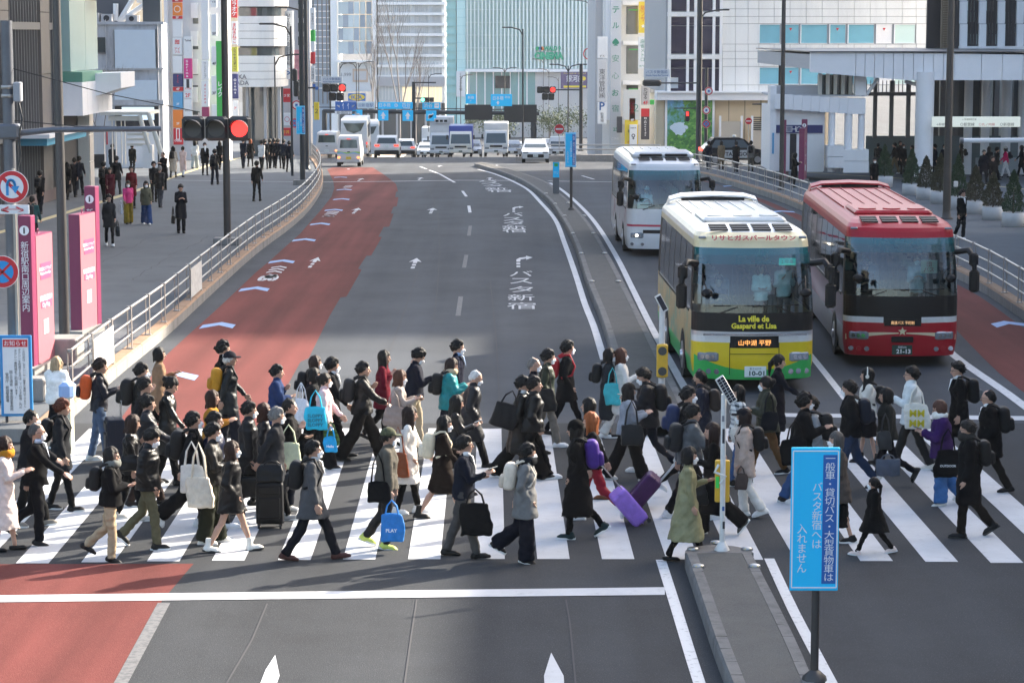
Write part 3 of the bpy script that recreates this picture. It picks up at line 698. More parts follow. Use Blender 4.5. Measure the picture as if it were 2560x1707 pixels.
 # ---- E: glass tower with the furniture shop
YE=335
E_=thing('glass_tower','curved glass and white finned tower behind the traffic gantry','building',(0,YE,0))
def pe(name,x0,y0,x1,y1,m,d=.2,back=0.0):
 X0,X1,Z0,Z1=fr(x0,y0,x1,y1,YE);return pc(name,E_,X0,X1,-d,back,Z0,Z1,m)
pe('blue_glass_wing',772,-150,825,420,M_BLUEG,0,12)
for k in range(16):pe('floor_line',772,-20+k*16,825,-18+k*16,M_BAND,.15)
for k in range(4):pe('mullion',783+k*11,-150,784+k*11,260,M_MULL,.2)
pe('white_pier',825,-150,846,420,M_BAND,.6,10);pe('white_pier',930,-150,944,400,M_BAND,.9,10)
for j in range(5):
 for k in range(6):
  a=(k-2.5)/2.5;off=2.6*(1-a*a)
  X0,X1,Z0,Z1=fr(846+k*14,-28+j*33,859.4+k*14,3+j*33,YE);pc('curved_pane',E_,X0,X1,-off-.3,-off,Z0,Z1,M_CURT if (j+k)%3 else M_BLUEG)
pe('curve_base',842,151,936,156,M_BAND,3.0);pe('poster',850,158,930,228,mat('pale_poster',(.60,.62,.64),.5,var=.08,vscale=.5),2.0);pe('poster_furniture',884,172,922,205,mat('poster_wood',(.55,.42,.33),.6),2.1);pe('poster_shelf',888,178,918,200,mat('poster_grey',(.5,.5,.52),.6),2.2)
lettering('lettering','1,999',I_GR,E_,(at(868,187,YE).x,-2.15,at(868,187,YE).z),FRONT_R,height=.55)
for j in range(14):pe('white_band',944,-150+j*26,1113,-143+j*26,M_BAND,.5,8)
pe('glass_front',944,-150,1113,420,mat('pale_grey_glass',(.58,.62,.64),.15,var=.2,vscale=.4,spec=.7),.0,8)
for k in range(34):
 if k%9==8:continue
 pe('window_fin',946+k*4.95,-150,947.2+k*4.95,152,M_BAND,.35)
for k in range(20):pe('shop_mullion',946+k*8.4,156,947.5+k*8.4,250,M_BAND,.3)
pe('grey_band',944,192,1113,216,mat('grey_band',(.42,.42,.44),.6),.6);pe('shop_glow',1005,218,1105,255,mat('warm_shop',(.6,.52,.38),.5,emit=(1,.8,.5),estr=.25),.1);pe('low_glass',846,258,1113,430,M_GLAZ,.1)
for k in range(8):pe('ground_pier',846+k*36,258,852+k*36,430,M_GREYB,.4)
sign_at('furniture_shop_sign','blue and yellow oval IKEA sign on white panel',870,234,914,253,YE-3.2,mat('ikea_blue',(.02,.14,.45),.5),(('IKEA',mat('ikea_ink',(.02,.12,.42),.5),.5,.5,.62,None,.06),),'sign',.3)
t=bpy.data.objects['furniture_shop_sign'];X0,X1,Z0,Z1=fr(870,234,914,253,YE-3.2);w,h=X1-X0,Z1-Z0
mb=MB();mb.add([(w*.46*math.cos(a),-.19,h/2+h*.42*math.sin(a)) for a in np.linspace(0,2*math.pi,25)[:-1]],[tuple(range(24))],B_Y);mb.obj('oval',t)
panel('sign_backing',None,846,228,922,258,YE-2.0,M_BAND,.2).parent=E_
E_.children[-1].location.y-=YE
# ---- F: teal cinema building
YF=430
F_=thing('cinema_building','teal building with pale vertical fins and cinema sign','building',(0,YF,0))
def pf(name,x0,y0,x1,y1,m,d=.2,back=0.0):
 X0,X1,Z0,Z1=fr(x0,y0,x1,y1,YF);return pc(name,F_,X0,X1,-d,back,Z0,Z1,m)
pf('side_wall',1110,-200,1141,430,M_TEAL,0,20);pf('corner_wall',1141,-200,1165,430,M_TEAL2,.5,18)
for j in range(14):pf('panel_joint',1110,-40+j*21,1165,-39.4+j*21,M_TEAL,.56)
pf('wall',1163,-200,1560,173,M_FINB,0,18)
for k in range(40):pf('vertical_fin',1166+k*9.4,-200,1169.5+k*9.4,172,M_FIN,.8)
for j in range(7):pf('fin_joint',1164,-40+j*32,1500,-39+j*32,M_FIN,.4)
pf('soffit',1163,173,1500,180,M_BAND,1.5,1);pf('lower_glass',1175,181,1340,290,mat('teal_shop_glass',(.20,.36,.36),.12,var=.3,vscale=.25,spec=.7),.0,2);pf('lower_wall',1338,181,1500,300,mat('pale_lower_wall',(.52,.52,.52),.6),.2,2)
for k in range(7):pf('shop_mullion',1190+k*21,181,1193+k*21,290,M_BAND,.3)
pf('dark_screen',1238,190,1275,221,M_DARK,.4);pf('banner_board',1141,178,1163,242,B_W,.8);lettering('lettering',vertical('くつろぎの場'),I_K,F_,(at(1152,205,YF).x,-.85,at(1152,205,YF).z),FRONT_R,height=3.2)
pf('ground_floor',1163,290,1560,440,M_GREYB,.1,3)
cs=thing('cinema_sign','raised green CINEMA lettering with WALD 9 on the pale fins','sign',(at(1372,150,YF).x,YF-1.2,at(1372,150,YF).z))
gi=mat('cinema_green',(.03,.40,.22),.5)
lettering('lettering','CINEMA',gi,cs,(0,0,.7),FRONT_R,width=5.2,height=1.35,bold=.07);lettering('lettering','WALD 9',gi,cs,(.6,0,2.0),FRONT_R,width=3.0,height=.9,bold=.06)
for x,c in ((-2.0,(.05,.5,.2)),(-1.55,(.1,.3,.6)),(-1.2,(.7,.2,.05))):
 mb=MB();mb.cyl((x,-.03,2.0),(x,.05,2.0),.35,None,14,mat('dot%d'%int(x*-100),c,.5));mb.obj('dot',cs)
cs=thing('department_store_sign','thin red round OI lettering on the fins right of the cinema sign','sign',(at(1476,150,YF).x,YF-1.2,at(1476,135,YF).z))
mb=MB();mb.tube([(-.3+.95*math.cos(a),0,.95*math.sin(a)) for a in np.linspace(0,2*math.pi,25)],.09,6,I_R);mb.obj('ring',cs);mb=MB();mb.cyl((1.0,0,-.95),(1.0,0,.95),.09,None,6,I_R);mb.obj('bar',cs)
sign_at('anime_billboard','purple billboard with white characters and yellow band',1402,180,1472,222,YF-8,mat('board_purple',(.10,.07,.17),.5),(('銀河座',I_W,.5,.6,.6,.4),('●',I_Y,.82,.6,.14,None),('アニメ・コミック・フィギュア',I_Y,.5,.9,.8,None),('▬▬▬▬',I_Y,.5,.12,.8,None)),'billboard',.5)
# ---- G: hotel building cluster
YG=235
H_=thing('hotel_building','cream hotel building with balconies and stacked signs','building',(0,YG,0))
def pg(name,x0,y0,x1,y1,m,d=.2,back=0.0):
 X0,X1,Z0,Z1=fr(x0,y0,x1,y1,YG);return pc(name,H_,X0,X1,-d,back,Z0,Z1,m)
pg('wall',1508,-120,1665,430,mat('cream_wall',(.72,.71,.68),.7,var=.06),0,25);pg('grey_wing',1490,-120,1511,430,M_GREYB,-.5,25)
for k in range(5):
 y=8+k*99;pg('balcony',1556,y-4,1600,y+6,M_BAND,.8);pg('window',1566,y+8,1595,y+78,M_GLAZ,.05);pg('green_strip',1572,y+16,1594,y+19,B_G,.1)
for k in range(4):pg('grid_screen',1618,20+k*58,1646,58+k*58,mat('grid_grey',(.35,.36,.36),.6,var=.3,vscale=6),.4);pg('screen_box',1618,8+k*58,1648,14+k*58,M_GREYB,.6)
pg('white_corner',1640,-120,1662,430,M_TILEW,.5)
for k in range(16):pg('corner_joint',1640,-20+k*18,1662,-19.4+k*18,M_TILEJ,.51)
pg('white_column',1515,-120,1524,300,M_BAND,.6)
sign_at('hotel_sign','tall pale vertical hotel sign with green characters and leaf',1526,-20,1551,370,YG-1.5,mat('hotel_sign_face',(.52,.55,.60),.5),tuple((c,I_G,.5,v,.62,None) for c,v in (('テ',.885),('ル',.785),('♠',.68),('安',.575),('心',.465),('お',.355),('宿',.255)))+(('25',I_G,.5,.12,.4,None),('ご予約',I_W,.5,.06,.7,None)),'sign',.5)
for args in ((1494,92,1518,146,B_W,(('ビル',I_K,.5,.1,.5,None),),'pale sign with faint picture on the grey wing'),(1493,148,1517,254,mat('sign_grey',(.55,.56,.58),.5),((vertical('東洋管財㈱'),I_K,.5,.42,None,.7),),'grey vertical sign with five black characters'),(1494,256,1516,310,B_W,(('P',I_B,.5,.82,.6,None),(vertical('駐車場'),I_K,.5,.3,None,.45)),'white parking sign with blue P on the grey wing'),(1597,5,1618,83,B_Y,((vertical('豚プサ'),I_R,.5,.62,None,.5),('★',I_W,.5,.22,.5,None)),'yellow pork restaurant sign with red characters'),(1596,93,1616,172,B_W,((vertical('麻雀メトロ'),I_G,.5,.58,None,.7),('専門店',I_G,.5,.08,.8,None)),'white mahjong sign with green rim and characters'),(1603,215,1624,262,mat('sign_greige',(.45,.43,.42),.5),((vertical('かばる'),I_K,.5,.6,None,.6),('4F',I_R,.5,.1,.6,None)),'grey sign with black brush kana and red 4F'),(1573,246,1588,304,B_O,((vertical('ビザ店'),I_R,.5,.6,None,.5),('9F',I_W,.5,.06,.5,None)),'orange vertical sign with red base'),(1603,272,1623,349,B_D,((vertical('sdlanoDcM')[::-1].replace('M','M') if False else 'M\nc\nD\no\nn\na\nl\nd\ns',I_W,.5,.42,.3,.6),('M',I_Y,.5,.90,.55,None)),'dark hamburger restaurant sign with yellow M on red top'),(1562,300,1594,370,B_Y,(('BAR',I_K,.5,.6,.5,None),('CAFE',I_R,.5,.2,.6,None)),'yellow and red cafe sign at the foot of the hotel'),(1574,312,1592,366,B_W,(('SHISHA',I_K,.5,.85,.8,None),('♀',I_K,.5,.45,.5,None)),'white shisha bar sign with pipe drawing'),(1625,250,1635,262,B_G,(),'small green emergency sign'),(1542,292,1555,332,B_D,(),'dark blank sign box low on the hotel'),(1558,225,1600,300,mat('sign_cream_house',(.6,.6,.58),.5),(('２',I_G,.75,.4,.3,None),),'pale gabled sign panel with green figure two')):
 sign_at('shop_sign',args[-1],*args[:4],YG-3-(.6 if args[0] in (1574,) else 0),args[4],args[5],'sign',.5,'signs on the hotel building')
X0,X1,Z0,Z1=fr(1603,272,1623,292,YG-3.35);pc('red_head',H_,X0,X1,-3.35-.02,-3.2,Z0,Z1,B_R)
# ---- H: white tiled building
YH=188
T_=thing('white_tiled_building','large white tiled building with teal window bands on the right','building',(0,YH,0))
def pt(name,x0,y0,x1,y1,m,d=.2,back=0.0):
 X0,X1,Z0,Z1=fr(x0,y0,x1,y1,YH);return pc(name,T_,X0,X1,-d,back,Z0,Z1,m)
pt('core',1668,-420,2336,235,M_TILEJ,0,30)
wrows=[(-42,1),(61,110),(168,212)]
wcols=[(1897,1950),(1956,1997),(2001,2068),(2073,2114),(2119,2185),(2190,2230),(2235,2288)]
ys_rows=[-60,-42,2,23,42,60,111,129,148,167,213,234]
cols=[1806,1838,1870,1897]+[1935,1975,2015,2055,2095,2135,2175,2215,2255,2290,2314,2337]
for j in range(len(ys_rows)-1):
 y0,y1=ys_rows[j],ys_rows[j+1];is_win=any(abs(y0-a)<3 and abs(y1-b)<3 for a,b in wrows)
 for c0,c1 in zip(cols,cols[1:]):
  if is_win and 1896<=c0<2290:continue
  pt('tile_panel',c0+.7,y0+.6,c1-.7,y1-.6,M_TILEW,.10+random.uniform(0,.012))
for y0,y1 in wrows:
 for i,(c0,c1) in enumerate(wcols):
  pt('window',c0+1.5,y0+1.5,c1-1.5,y1-1.5,M_WINB if i<5 else (M_FASC if i==5 else M_WINBL),.03)
  pt('window_frame',c0,y0,c1,y0+1.6,M_BAND,.14);pt('window_frame',c0,y1-1.6,c1,y1,M_BAND,.14);pt('window_frame',c0,y0,c0+1.5,y1,M_BAND,.14)
  if i in (1,3,5):
   p=at((c0+c1)/2,y0+13,YH);mb=MB();mb.add([(p.x-.12,-.06,p.z+.1),(p.x,-.06,p.z-.12),(p.x+.12,-.06,p.z+.1)],[(0,1,2)],I_R);mb.obj('fire_access_mark',T_)
for k in range(3):pt('curved_tile',1670,-60+k*0,1676,234,M_TILEW,.3) if k==0 else None
for r0,r1 in ((-60,28),(44,134),(150,232)):
 for c0,c1 in ((1676,1716),(1722,1735),(1745,1781),(1787,1799)):
  pt('dark_pane',c0,r0,c1,r0+20,M_WINP,.1);pt('dark_pane',c0,r0+22,c1,r1,M_WINP,.1)
for y in (28,134):pt('spandrel',1668,y+3,1803,y+14,M_TILEW,.35)
for x in (1716,1735,1781,1799):pt('mullion',x+1,-60,x+5,232,M_BAND,.3)
for j in range(5):
 pass
pt('ledge',1640,232,2060,250,M_FASC,1.4,2);pt('ledge_top',1640,228,2060,232,M_BAND,1.6,2)
pt('hoarding',1640,250,2080,410,M_BEIGE,.3,1)
for k in range(11):pt('hoarding_joint',1660+k*40,250,1660.8+k*40,405,mat('hoarding_joint',(.4,.31,.21),.7),.31)
lettering('lettering','L\nE\nS\nT\nA\n \nL\nO\nU\nN\nG\nE',I_W,T_,(at(1749,120,YH).x,-.4,at(1749,120,YH).z),FRONT_R,height=5.2)
def spot(px,py,Y,name='spot_lamp'):
 pass
M_MUR=mat('mural_sky_trees',(.22,.50,.78),.5,wear=(.08,.26,.05),wscale=.55,wamt=1,wlo=.48,whi=.56,var=.15,vscale=.8)
mu=thing('mural_panel','tall printed mural of blue sky, cloud and green trees','mural',(0,YH-.75,0))
X0,X1,Z0,Z1=fr(1667,249,1781,400,YH-.75);pc('print',mu,X0,X1,-.06,.3,Z0,Z1,M_MUR)
for (x0,x1) in ((1663,1667),(1781,1785)):
 X0,X1,Z0,Z1=fr(x0,248,x1,402,YH-.75);pc('frame',mu,X0,X1,-.1,.3,Z0,Z1,M_BAND)
mb=MB();r_=random.Random(3)
for k in range(420):
 u=r_.random();vv=r_.random()**1.2
 if u<.38 and vv>.28+.2*r_.random():continue
 px_=1668+u*112;py_=398-vv*148;p=at(px_,py_,YH-.82);s_=r_.uniform(.10,.28)
 mb.add([(p.x-s_,-.07-r_.random()*.02,p.z),(p.x,-.07-r_.random()*.02,p.z-s_*.7),(p.x+s_,-.075,p.z+s_*.2),(p.x,-.08,p.z+s_*.8)],[(0,1,2,3)],mat('mural_leaf%d'%(k%3),((.10,.30,.06),(.18,.42,.09),(.05,.18,.05))[k%3],.6))
o=mb.obj('printed_leaves',mu);tag(o,kind='stuff')
mb=MB()
for k in range(26):
 a=r_.uniform(0,6.28);p=at(1700+20*math.cos(a)*r_.random(),320+14*math.sin(a)*r_.random(),YH-.82);s_=r_.uniform(.15,.4)
 mb.add([(p.x+s_*math.cos(t_),-.061-.0012*k,p.z+s_*.7*math.sin(t_)) for t_ in np.linspace(0,5.6,9)],[tuple(range(9))],mat('mural_cloud',(.62,.74,.84),.6))
o=mb.obj('printed_cloud',mu);tag(o,kind='stuff')
gt=thing('service_gate','pale fenced service gate in front of the beige hoarding','gate',(0,YH-1.2,0))
for x0,x1 in ((1800,1852),(1880,1920)):
 X0,X1,Z0,Z1=fr(x0,304,x1,390,YH-1.2);pc('panel',gt,X0,X1,-.04,.04,Z0,Z1,mat('gate_panel',(.5,.44,.36),.6))
for x in (1798,1852,1878,1918):
 X0,X1,Z0,Z1=fr(x,290,x+4,392,YH-1.2);pc('post',gt,X0,X1,-.1,.1,Z0,Z1,M_FASC)
for k in range(7):
 X0,X1,Z0,Z1=fr(1882,293+k*5,1918,295.5+k*5,YH-1.2);pc('louvre',gt,X0,X1,-.09,-.05,Z0,Z1,M_DARK)
 # ---- I: building with tall white piers behind the canopy
YI=140
I_=thing('pier_building','pale building with tall piers and narrow windows, top right','building',(0,YI,0))
def pi_(name,x0,y0,x1,y1,m,d=.2,back=0.0):
 X0,X1,Z0,Z1=fr(x0,y0,x1,y1,YI);return pc(name,I_,X0,X1,-d,back,Z0,Z1,m)
pi_('dark_side',2337,-300,2372,130,M_DARK,-1.5,1.8);pi_('louvre_wall',2364,-300,2398,128,M_LOUV,-.3,.6)
for k in range(24):pi_('louvre',2360,-20+k*6,2396,-17.5+k*6,mat('louvre_slat',(.22,.17,.12),.6),-.15,.3)
pi_('core',2396,-300,2800,128,M_DARK,0,.5)
for k in range(6):
 x=2399+k*47;
 for j in range(4):pi_('pier_panel',x,-110+j*57,x+16,-54+j*57,M_FASC,.35)
 for j in range(8):pi_('window',x+20,-110+j*28,x+43,-84+j*28,M_WINBL if (j+k)%3 else M_GLAZ,.03)
 for u in (24,32,40):pi_('mullion',x+u,-110,x+u+1.4,116,M_DARK,.1)
pi_('sill',2396,116,2800,128,M_FASC,.8)
# ---- J: station canopy, columns and dark concourse on the right
YJ=120
J_=thing('station_canopy','long white panelled station canopy on round columns at right','building',(0,YJ,0))
def pj(name,x0,y0,x1,y1,m,d=.2,back=0.0,Y=None):
 X0,X1,Z0,Z1=fr(x0,y0,x1,y1,Y or YJ);return pc(name,J_,X0,X1,-d+((Y or YJ)-YJ),back+((Y or YJ)-YJ),Z0,Z1,m)
fx=[2025,2139,2162,2186,2209,2233,2258,2283,2308,2333,2358,2385,2453,2505,2557,2610,2665]
for i,(a,b) in enumerate(zip(fx,fx[1:])):
 t0=(a-2025)/540;t1=(b-2025)/540
 Xa,Xb=at(a+.6,130,YJ).x,at(b-.6,130,YJ).x
 za1,zb1=at(a,130+7*min(1,t0),YJ).z,at(b,130+7*min(1,t1),YJ).z;za0,zb0=at(a,181+20*min(1,t0*2.2),YJ).z,at(b,181+20*min(1,t1*2.2),YJ).z
 mb=MB();mb.add([(Xa,-.15,za0),(Xb,-.15,zb0),(Xb,-.15,zb1),(Xa,-.15,za1),(Xa,.2,za0),(Xb,.2,zb0),(Xb,.2,zb1),(Xa,.2,za1)],[(0,1,2,3),(7,6,5,4),(0,3,7,4),(1,5,6,2),(3,2,6,7),(0,4,5,1)],M_FASC);mb.obj('fascia_panel',J_)
X0,X1,Z0,Z1=fr(2027,134,2680,176,YJ);pc('canopy_slab',J_,X0,X1,.2,26,Z0+.05,Z1-.05,M_GREYB);pj('roof_edge',2022,128,2680,131,M_MULL,.3,26)
for (x0,x1,yb_,d) in ((2290,2331,437,0),(2412,2428,428,9),(2455,2471,425,10),(2506,2524,425,10),(2550,2566,425,9)):
 X0,X1,Z0,Z1=fr(x0,195,x1,yb_,YJ+d);mb=MB();mb.cyl(((X0+X1)/2,d,gzf(YJ+d)+.2),((X0+X1)/2,d,Z1+.3),(X1-X0)/2,None,24,M_FASC);mb.obj('column',J_)
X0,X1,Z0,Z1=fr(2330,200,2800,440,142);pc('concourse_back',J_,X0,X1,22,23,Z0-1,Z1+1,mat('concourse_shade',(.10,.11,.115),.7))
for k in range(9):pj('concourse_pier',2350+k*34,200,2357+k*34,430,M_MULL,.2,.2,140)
for k in range(4):pj('daylight_strip',2474+k*24,200,2477+k*24,350,mat('painted_daylight',(.6,.6,.55),.6),.25,.0,140)  # daylight between the piers put into the strips' pale colour
pj('glass_wall',2165,340,2560,428,mat('grey_green_glass',(.16,.21,.22),.12,spec=.7,var=.1),.05,.05,133)
for x in (2184,2225,2267):pj('slim_post',x,202,x+7,345,M_MULL,.1,.1,131)
pj('catwalk',2165,231,2290,240,M_MULL,.1,.3,130)
for k in range(12):pj('catwalk_bar',2166+k*10,202,2167.2+k*10,232,M_MULL,.03,.03,130)
for (xa,ya),(xb,yb_) in (((2166,238),(2196,196)),((2262,204),(2290,212))):
 a,b=at(xa,ya,121),at(xb,yb_,121);mb=MB();mb.cyl((a.x,1,a.z),(b.x,1,b.z),.09,None,8,M_FASC);mb.obj('brace',J_)
pj('ramp_wall',2440,395,2680,432,mat('ramp_panel',(.30,.34,.36),.4),.1,.1,129)
sign_at('direction_board','long white overhead direction board under the canopy',2330,292,2550,318,119,mat('board_cream',(.55,.58,.52),.5,emit=(.8,.85,.75),estr=.15),(('↓ 新宿御苑方面',I_K,.42,.74,.16,None),('↓新宿駅東口',I_K,.14,.26,.18,None),('○都営線',I_K,.40,.26,.16,None),('○丸ノ内線',I_R,.62,.26,.18,None),('○新宿線',I_K,.85,.26,.16,None)),'sign',.15)
pp=thing('overhead_tube','horizontal grey steel tube crossing in front of the concourse','tube',(0,85,0));a,b=at(2404,352,85),at(2700,350,85)
mb=MB();mb.cyl((a.x,0,a.z),(b.x,0,b.z),.085,None,16,M_FASC);mb.cyl((a.x-.06,0,a.z),(a.x+.06,0,a.z),.1,None,16,M_MULL);mb.obj('tube',pp);mb=MB();mb.cyl((b.x,0,.2),(b.x,0,b.z+.2),.1,None,12,M_FASC);mb.obj('tube_post',pp)
YM=121
me_=thing('metro_entrance','white panelled subway entrance with navy sign and round pillars','building',(0,YM,0))
def pm(name,x0,y0,x1,y1,m,d=.2,back=0.0,Y=None):
 X0,X1,Z0,Z1=fr(x0,y0,x1,y1,Y or YM);return pc(name,me_,X0,X1,-d+((Y or YM)-YM),back+((Y or YM)-YM),Z0,Z1,m)
pm('wall',1930,265,2060,428,M_FASC,0,5);pm('pilaster',1925,215,1937,428,M_FASC,.3,1)
rc=[1935,1957,1980,2002,2024,2046,2070,2094,2116,2160]
for i,(a,b) in enumerate(zip(rc,rc[1:])):pm('fascia_panel',a+.5,236+i*1.2,b-.5,272+i*1.6,M_FASC,.55,.3)
pm('roof_slab',1935,238,2160,242,M_GREYB,.2,6);pm('roof_parapet',1938,215,2052,238,M_GREYB,-1,1.2);
for k in range(6):pm('upper_pier',2052+k*19,185,2060+k*19,238,M_CREAM,-.8,1.0)
pm('upper_pillar',2138,190,2164,242,M_FASC,.2,.6);pm('upper_glass',2052,188,2140,238,M_GLAZ,-1.2,1.3)
pm('navy_sign',1938,313,2056,333,B_N,.08);[lettering('lettering',q,I_W,me_,(at(u,323,YM).x,-.1,at(u,323,YM).z),FRONT_R,height=.28) for q,u in (('▥',1972),('H',1984),('☖',1997))]
for r_i in range(4):
 for c_i in range(3):pm('wall_panel',2014+c_i*14.5,335+r_i*24,2028+c_i*14.5,358+r_i*24,M_TILEW,.03)
pm('doorway',1975,335,1990,425,M_DARK,.02);pm('poster',1929,332,1933,384,B_SK,.34)
for x,w in ((2072,15),(2112,18),(2146,15)):
 X0,X1,Z0,Z1=fr(x,285,x+w,400,YM-.4);mb=MB();mb.cyl(((X0+X1)/2,-.3,Z0-.6),((X0+X1)/2,-.3,Z1+.1),(X1-X0)/2,None,18,M_FASC);mb.obj('round_pillar',me_)
for i,(a,b,y0,y1) in enumerate(((2063,2104,362,418),(2103,2165,372,430))):
 for k in range(2):pm('stair_wall_panel',a,y0+k*(y1-y0)/2+.5,b,y0+(k+1)*(y1-y0)/2-.5,M_TILEW,.9,.2)
 # ---- far backdrop blocks so that the street closes, haze-grey
for i,(x0,x1,yt,Y,lab) in enumerate(((-300,205,-150,175,'dark grey office block behind the station building'),(1155,1500,60,620,'distant pale block down the avenue'),(2352,2900,-200,200,'grey block behind the canopy'))):
 t=thing('office_block',lab,'building',(0,Y,0));X0,X1,Z0,Z1=fr(x0,yt,x1,440,Y);pc('wall',t,X0,X1,0,1,Z0-4,Z1,M_GREYB)
 for k in range(8):
  pc('window_band',t,X0+.5,X1-.5,-.05,.01,2+k*3.5,3.6+k*3.5,M_GLAZ)
t=thing('shade_block','low station block beyond the right edge of the view','building',(0,0,0))  # added out of view, invented shape; throws the shade over the crossing's right half
pc('wall',t,21,60,-10,86,0,13.7,M_FASC)
for k in range(18):pc('window',t,20.97,21.01,-8+k*5,-4.5+k*5,1,11,M_GLAZ)
t=thing('shade_tower','tall station tower beyond the right edge of the view','building',(0,0,0))  # added out of view, invented shape; its shadow covers the middle of the road
pc('wall',t,37,96,112.5,168,0,48,M_FASC)
for k in range(11):pc('window_band',t,36.97,37.01,113,167,3+k*3.8,5.4+k*3.8,M_GLAZ)
# ================================================================ street furniture
M_POLE=mat('pole_dark_brown',(.055,.05,.047),.5,.2,var=.15,vscale=2);M_POLEG=mat('pole_galvanised',(.13,.14,.16),.42,.6,var=.25,vscale=1.5);M_POLEB=mat('pole_blue_black',(.025,.03,.035),.45,var=.1);M_RAIL=mat('rail_stainless',(.42,.40,.37),.38,.65,var=.12,vscale=3);M_POST=mat('rail_post',(.30,.28,.26),.45,.5,var=.15,vscale=3)
M_SIGB=mat('signal_housing',(.02,.022,.024),.4);M_RON=mat('signal_red_lit',(.6,.02,.015),.4,emit=(1,.03,.025),estr=1.0);M_GON=mat('signal_green_lit',(.05,.6,.4),.4,emit=(.1,1,.6),estr=2.0);M_LOFF=mat('signal_lens_off',(.06,.06,.055),.35,bump=.6,bscale=150);M_WPOST=mat('white_post',(.66,.65,.62),.45,var=.1,vscale=4,wear=(.3,.28,.26),wscale=6,wamt=.5,wlo=.56);M_YBOX=mat('signal_yellow_box',(.72,.42,.03),.45,var=.1,vscale=5,wear=(.35,.22,.05),wscale=5,wamt=.5);M_CYAN=mat('sign_cyan',(.01,.58,.98),.45);M_ROYAL=mat('sign_royal',(.02,.12,.42),.45)
def pole(label,base,top,r0,r1,m,Ybase=None,up=0.0,name='street_pole',cat='pole',foot=True):
 """base, top in pixels of the photograph; the top lies straight above the base"""
 b=G(base[0],base[1],up) if Ybase is None else at(base[0],base[1],Ybase)
 z1=at(top[0],top[1],b.y).z
 t=thing(name,label,cat,(b.x,b.y,b.z));mb=MB();mb.cyl((0,0,0),(0,0,z1-b.z),r0,r1,16,m);mb.obj('shaft',t)
 if foot:mb=MB();mb.lathe([(r0*1.7,0),(r0*1.7,.05),(r0*1.15,.09),(r0,.3)],(0,0,0),16,m);mb.obj('base_collar',t)
 return t,b,z1-b.z
def lamp_arm(t,h,s,L=2.2,z=0.0):
 mb=MB();mb.tube([(0,0,h-.5+z),(s*L*.3,0,h-.05+z),(s*L,0,h+.12+z)],.05,8,M_POLE);mb.box((s*(L+.35),0,h+.12+z),(.8,.26,.1),M_POLE,None,.03);mb.obj('lamp_arm',t)
def roundel(parent,x,y,z,r,kind):
 mb=MB();C=lambda rr,m,dy:mb.cyl((x,y+dy,z),(x,y+dy-.004,z),rr,None,28,m)
 C(r,B_W,.012);C(r*.96,B_R,.006)
 if kind=='stop':
  C(r*.68,M_ROYAL if False else mat('roundel_blue',(.02,.28,.62),.4),.0);
  for a in (45,-45):mb.box((0,0,0),(r*1.45,.004,r*.15),B_R,Matrix.Translation((x,y-.007,z))@Matrix.Rotation(R(a),4,'Y'))
 elif kind=='uturn':
  C(r*.70,B_W,.0);bl=mat('roundel_blue',(.02,.28,.62),.4)
  mb.box((0,0,0),(r*1.45,.004,r*.2),B_R,Matrix.Translation((x,y-.006,z))@Matrix.Rotation(R(45),4,'Y'))
  pts=[(-.28,-.5),(-.28,.12)]+[(-.05-.23*math.cos(a),.12+.3*math.sin(a)) for a in np.linspace(0,math.pi,7)]+[(.18,-.02)]
  for (ax,az),(bx,bz) in zip(pts,pts[1:]):
   d=math.hypot(bx-ax,bz-az);mb.box((0,0,0),(d*r+.05*r,.004,r*.16),bl,Matrix.Translation((x+(ax+bx)/2*r,y-.011,z+(az+bz)/2*r))@Matrix.Rotation(-math.atan2(bz-az,bx-ax),4,'Y'))
  mb.add([(x+u*r,y-.012,z+v*r) for u,v in ((-.05,.02),(.2,-.42),(.46,.05))],[(0,1,2)],bl)
 elif kind=='noentry':mb.box((x,y-.004,z),(r*1.4,.004,r*.3),B_W)
 else :C(r*.7,B_W,.0);mb.box((x,y-.006,z),(r*.5,.004,r*.5),M_ROYAL)
 return mb.obj('road_sign_disc',parent)
def signal_head(parent,x,y,z,lit,r=.16,n=3,lens='signal_lens',pitch=None):
 pitch=pitch or r*2.6;mb=MB()
 for k in range(n):mb.box((x+(k-(n-1)/2)*pitch,y+.08,z),(pitch*.97,.16,pitch*1.05),M_SIGB,None,pitch*.12)
 o=mb.obj('signal_housing',parent)
 for k in range(n):
  cx=x+(k-(n-1)/2)*pitch
  m2=MB();m2.cyl((cx,y-.002,z),(cx,y-.012,z),r,None,24,(M_RON if k==n-1 else M_GON) if lit==k else M_LOFF);m2.obj(lens,o)
  m2=MB();v=[]
  for a in np.linspace(R(10),R(170),11):
   for rr,dy in ((r*1.10,0),(r*1.10,-.26*(.35+.65*math.sin(a)))):v.append((cx+rr*math.cos(a),y+dy,z+rr*math.sin(a)))
  m2.add(v,[(2*i,2*i+1,2*i+3,2*i+2) for i in range(10)],M_SIGB,True);m2.obj('visor',o)
 return o
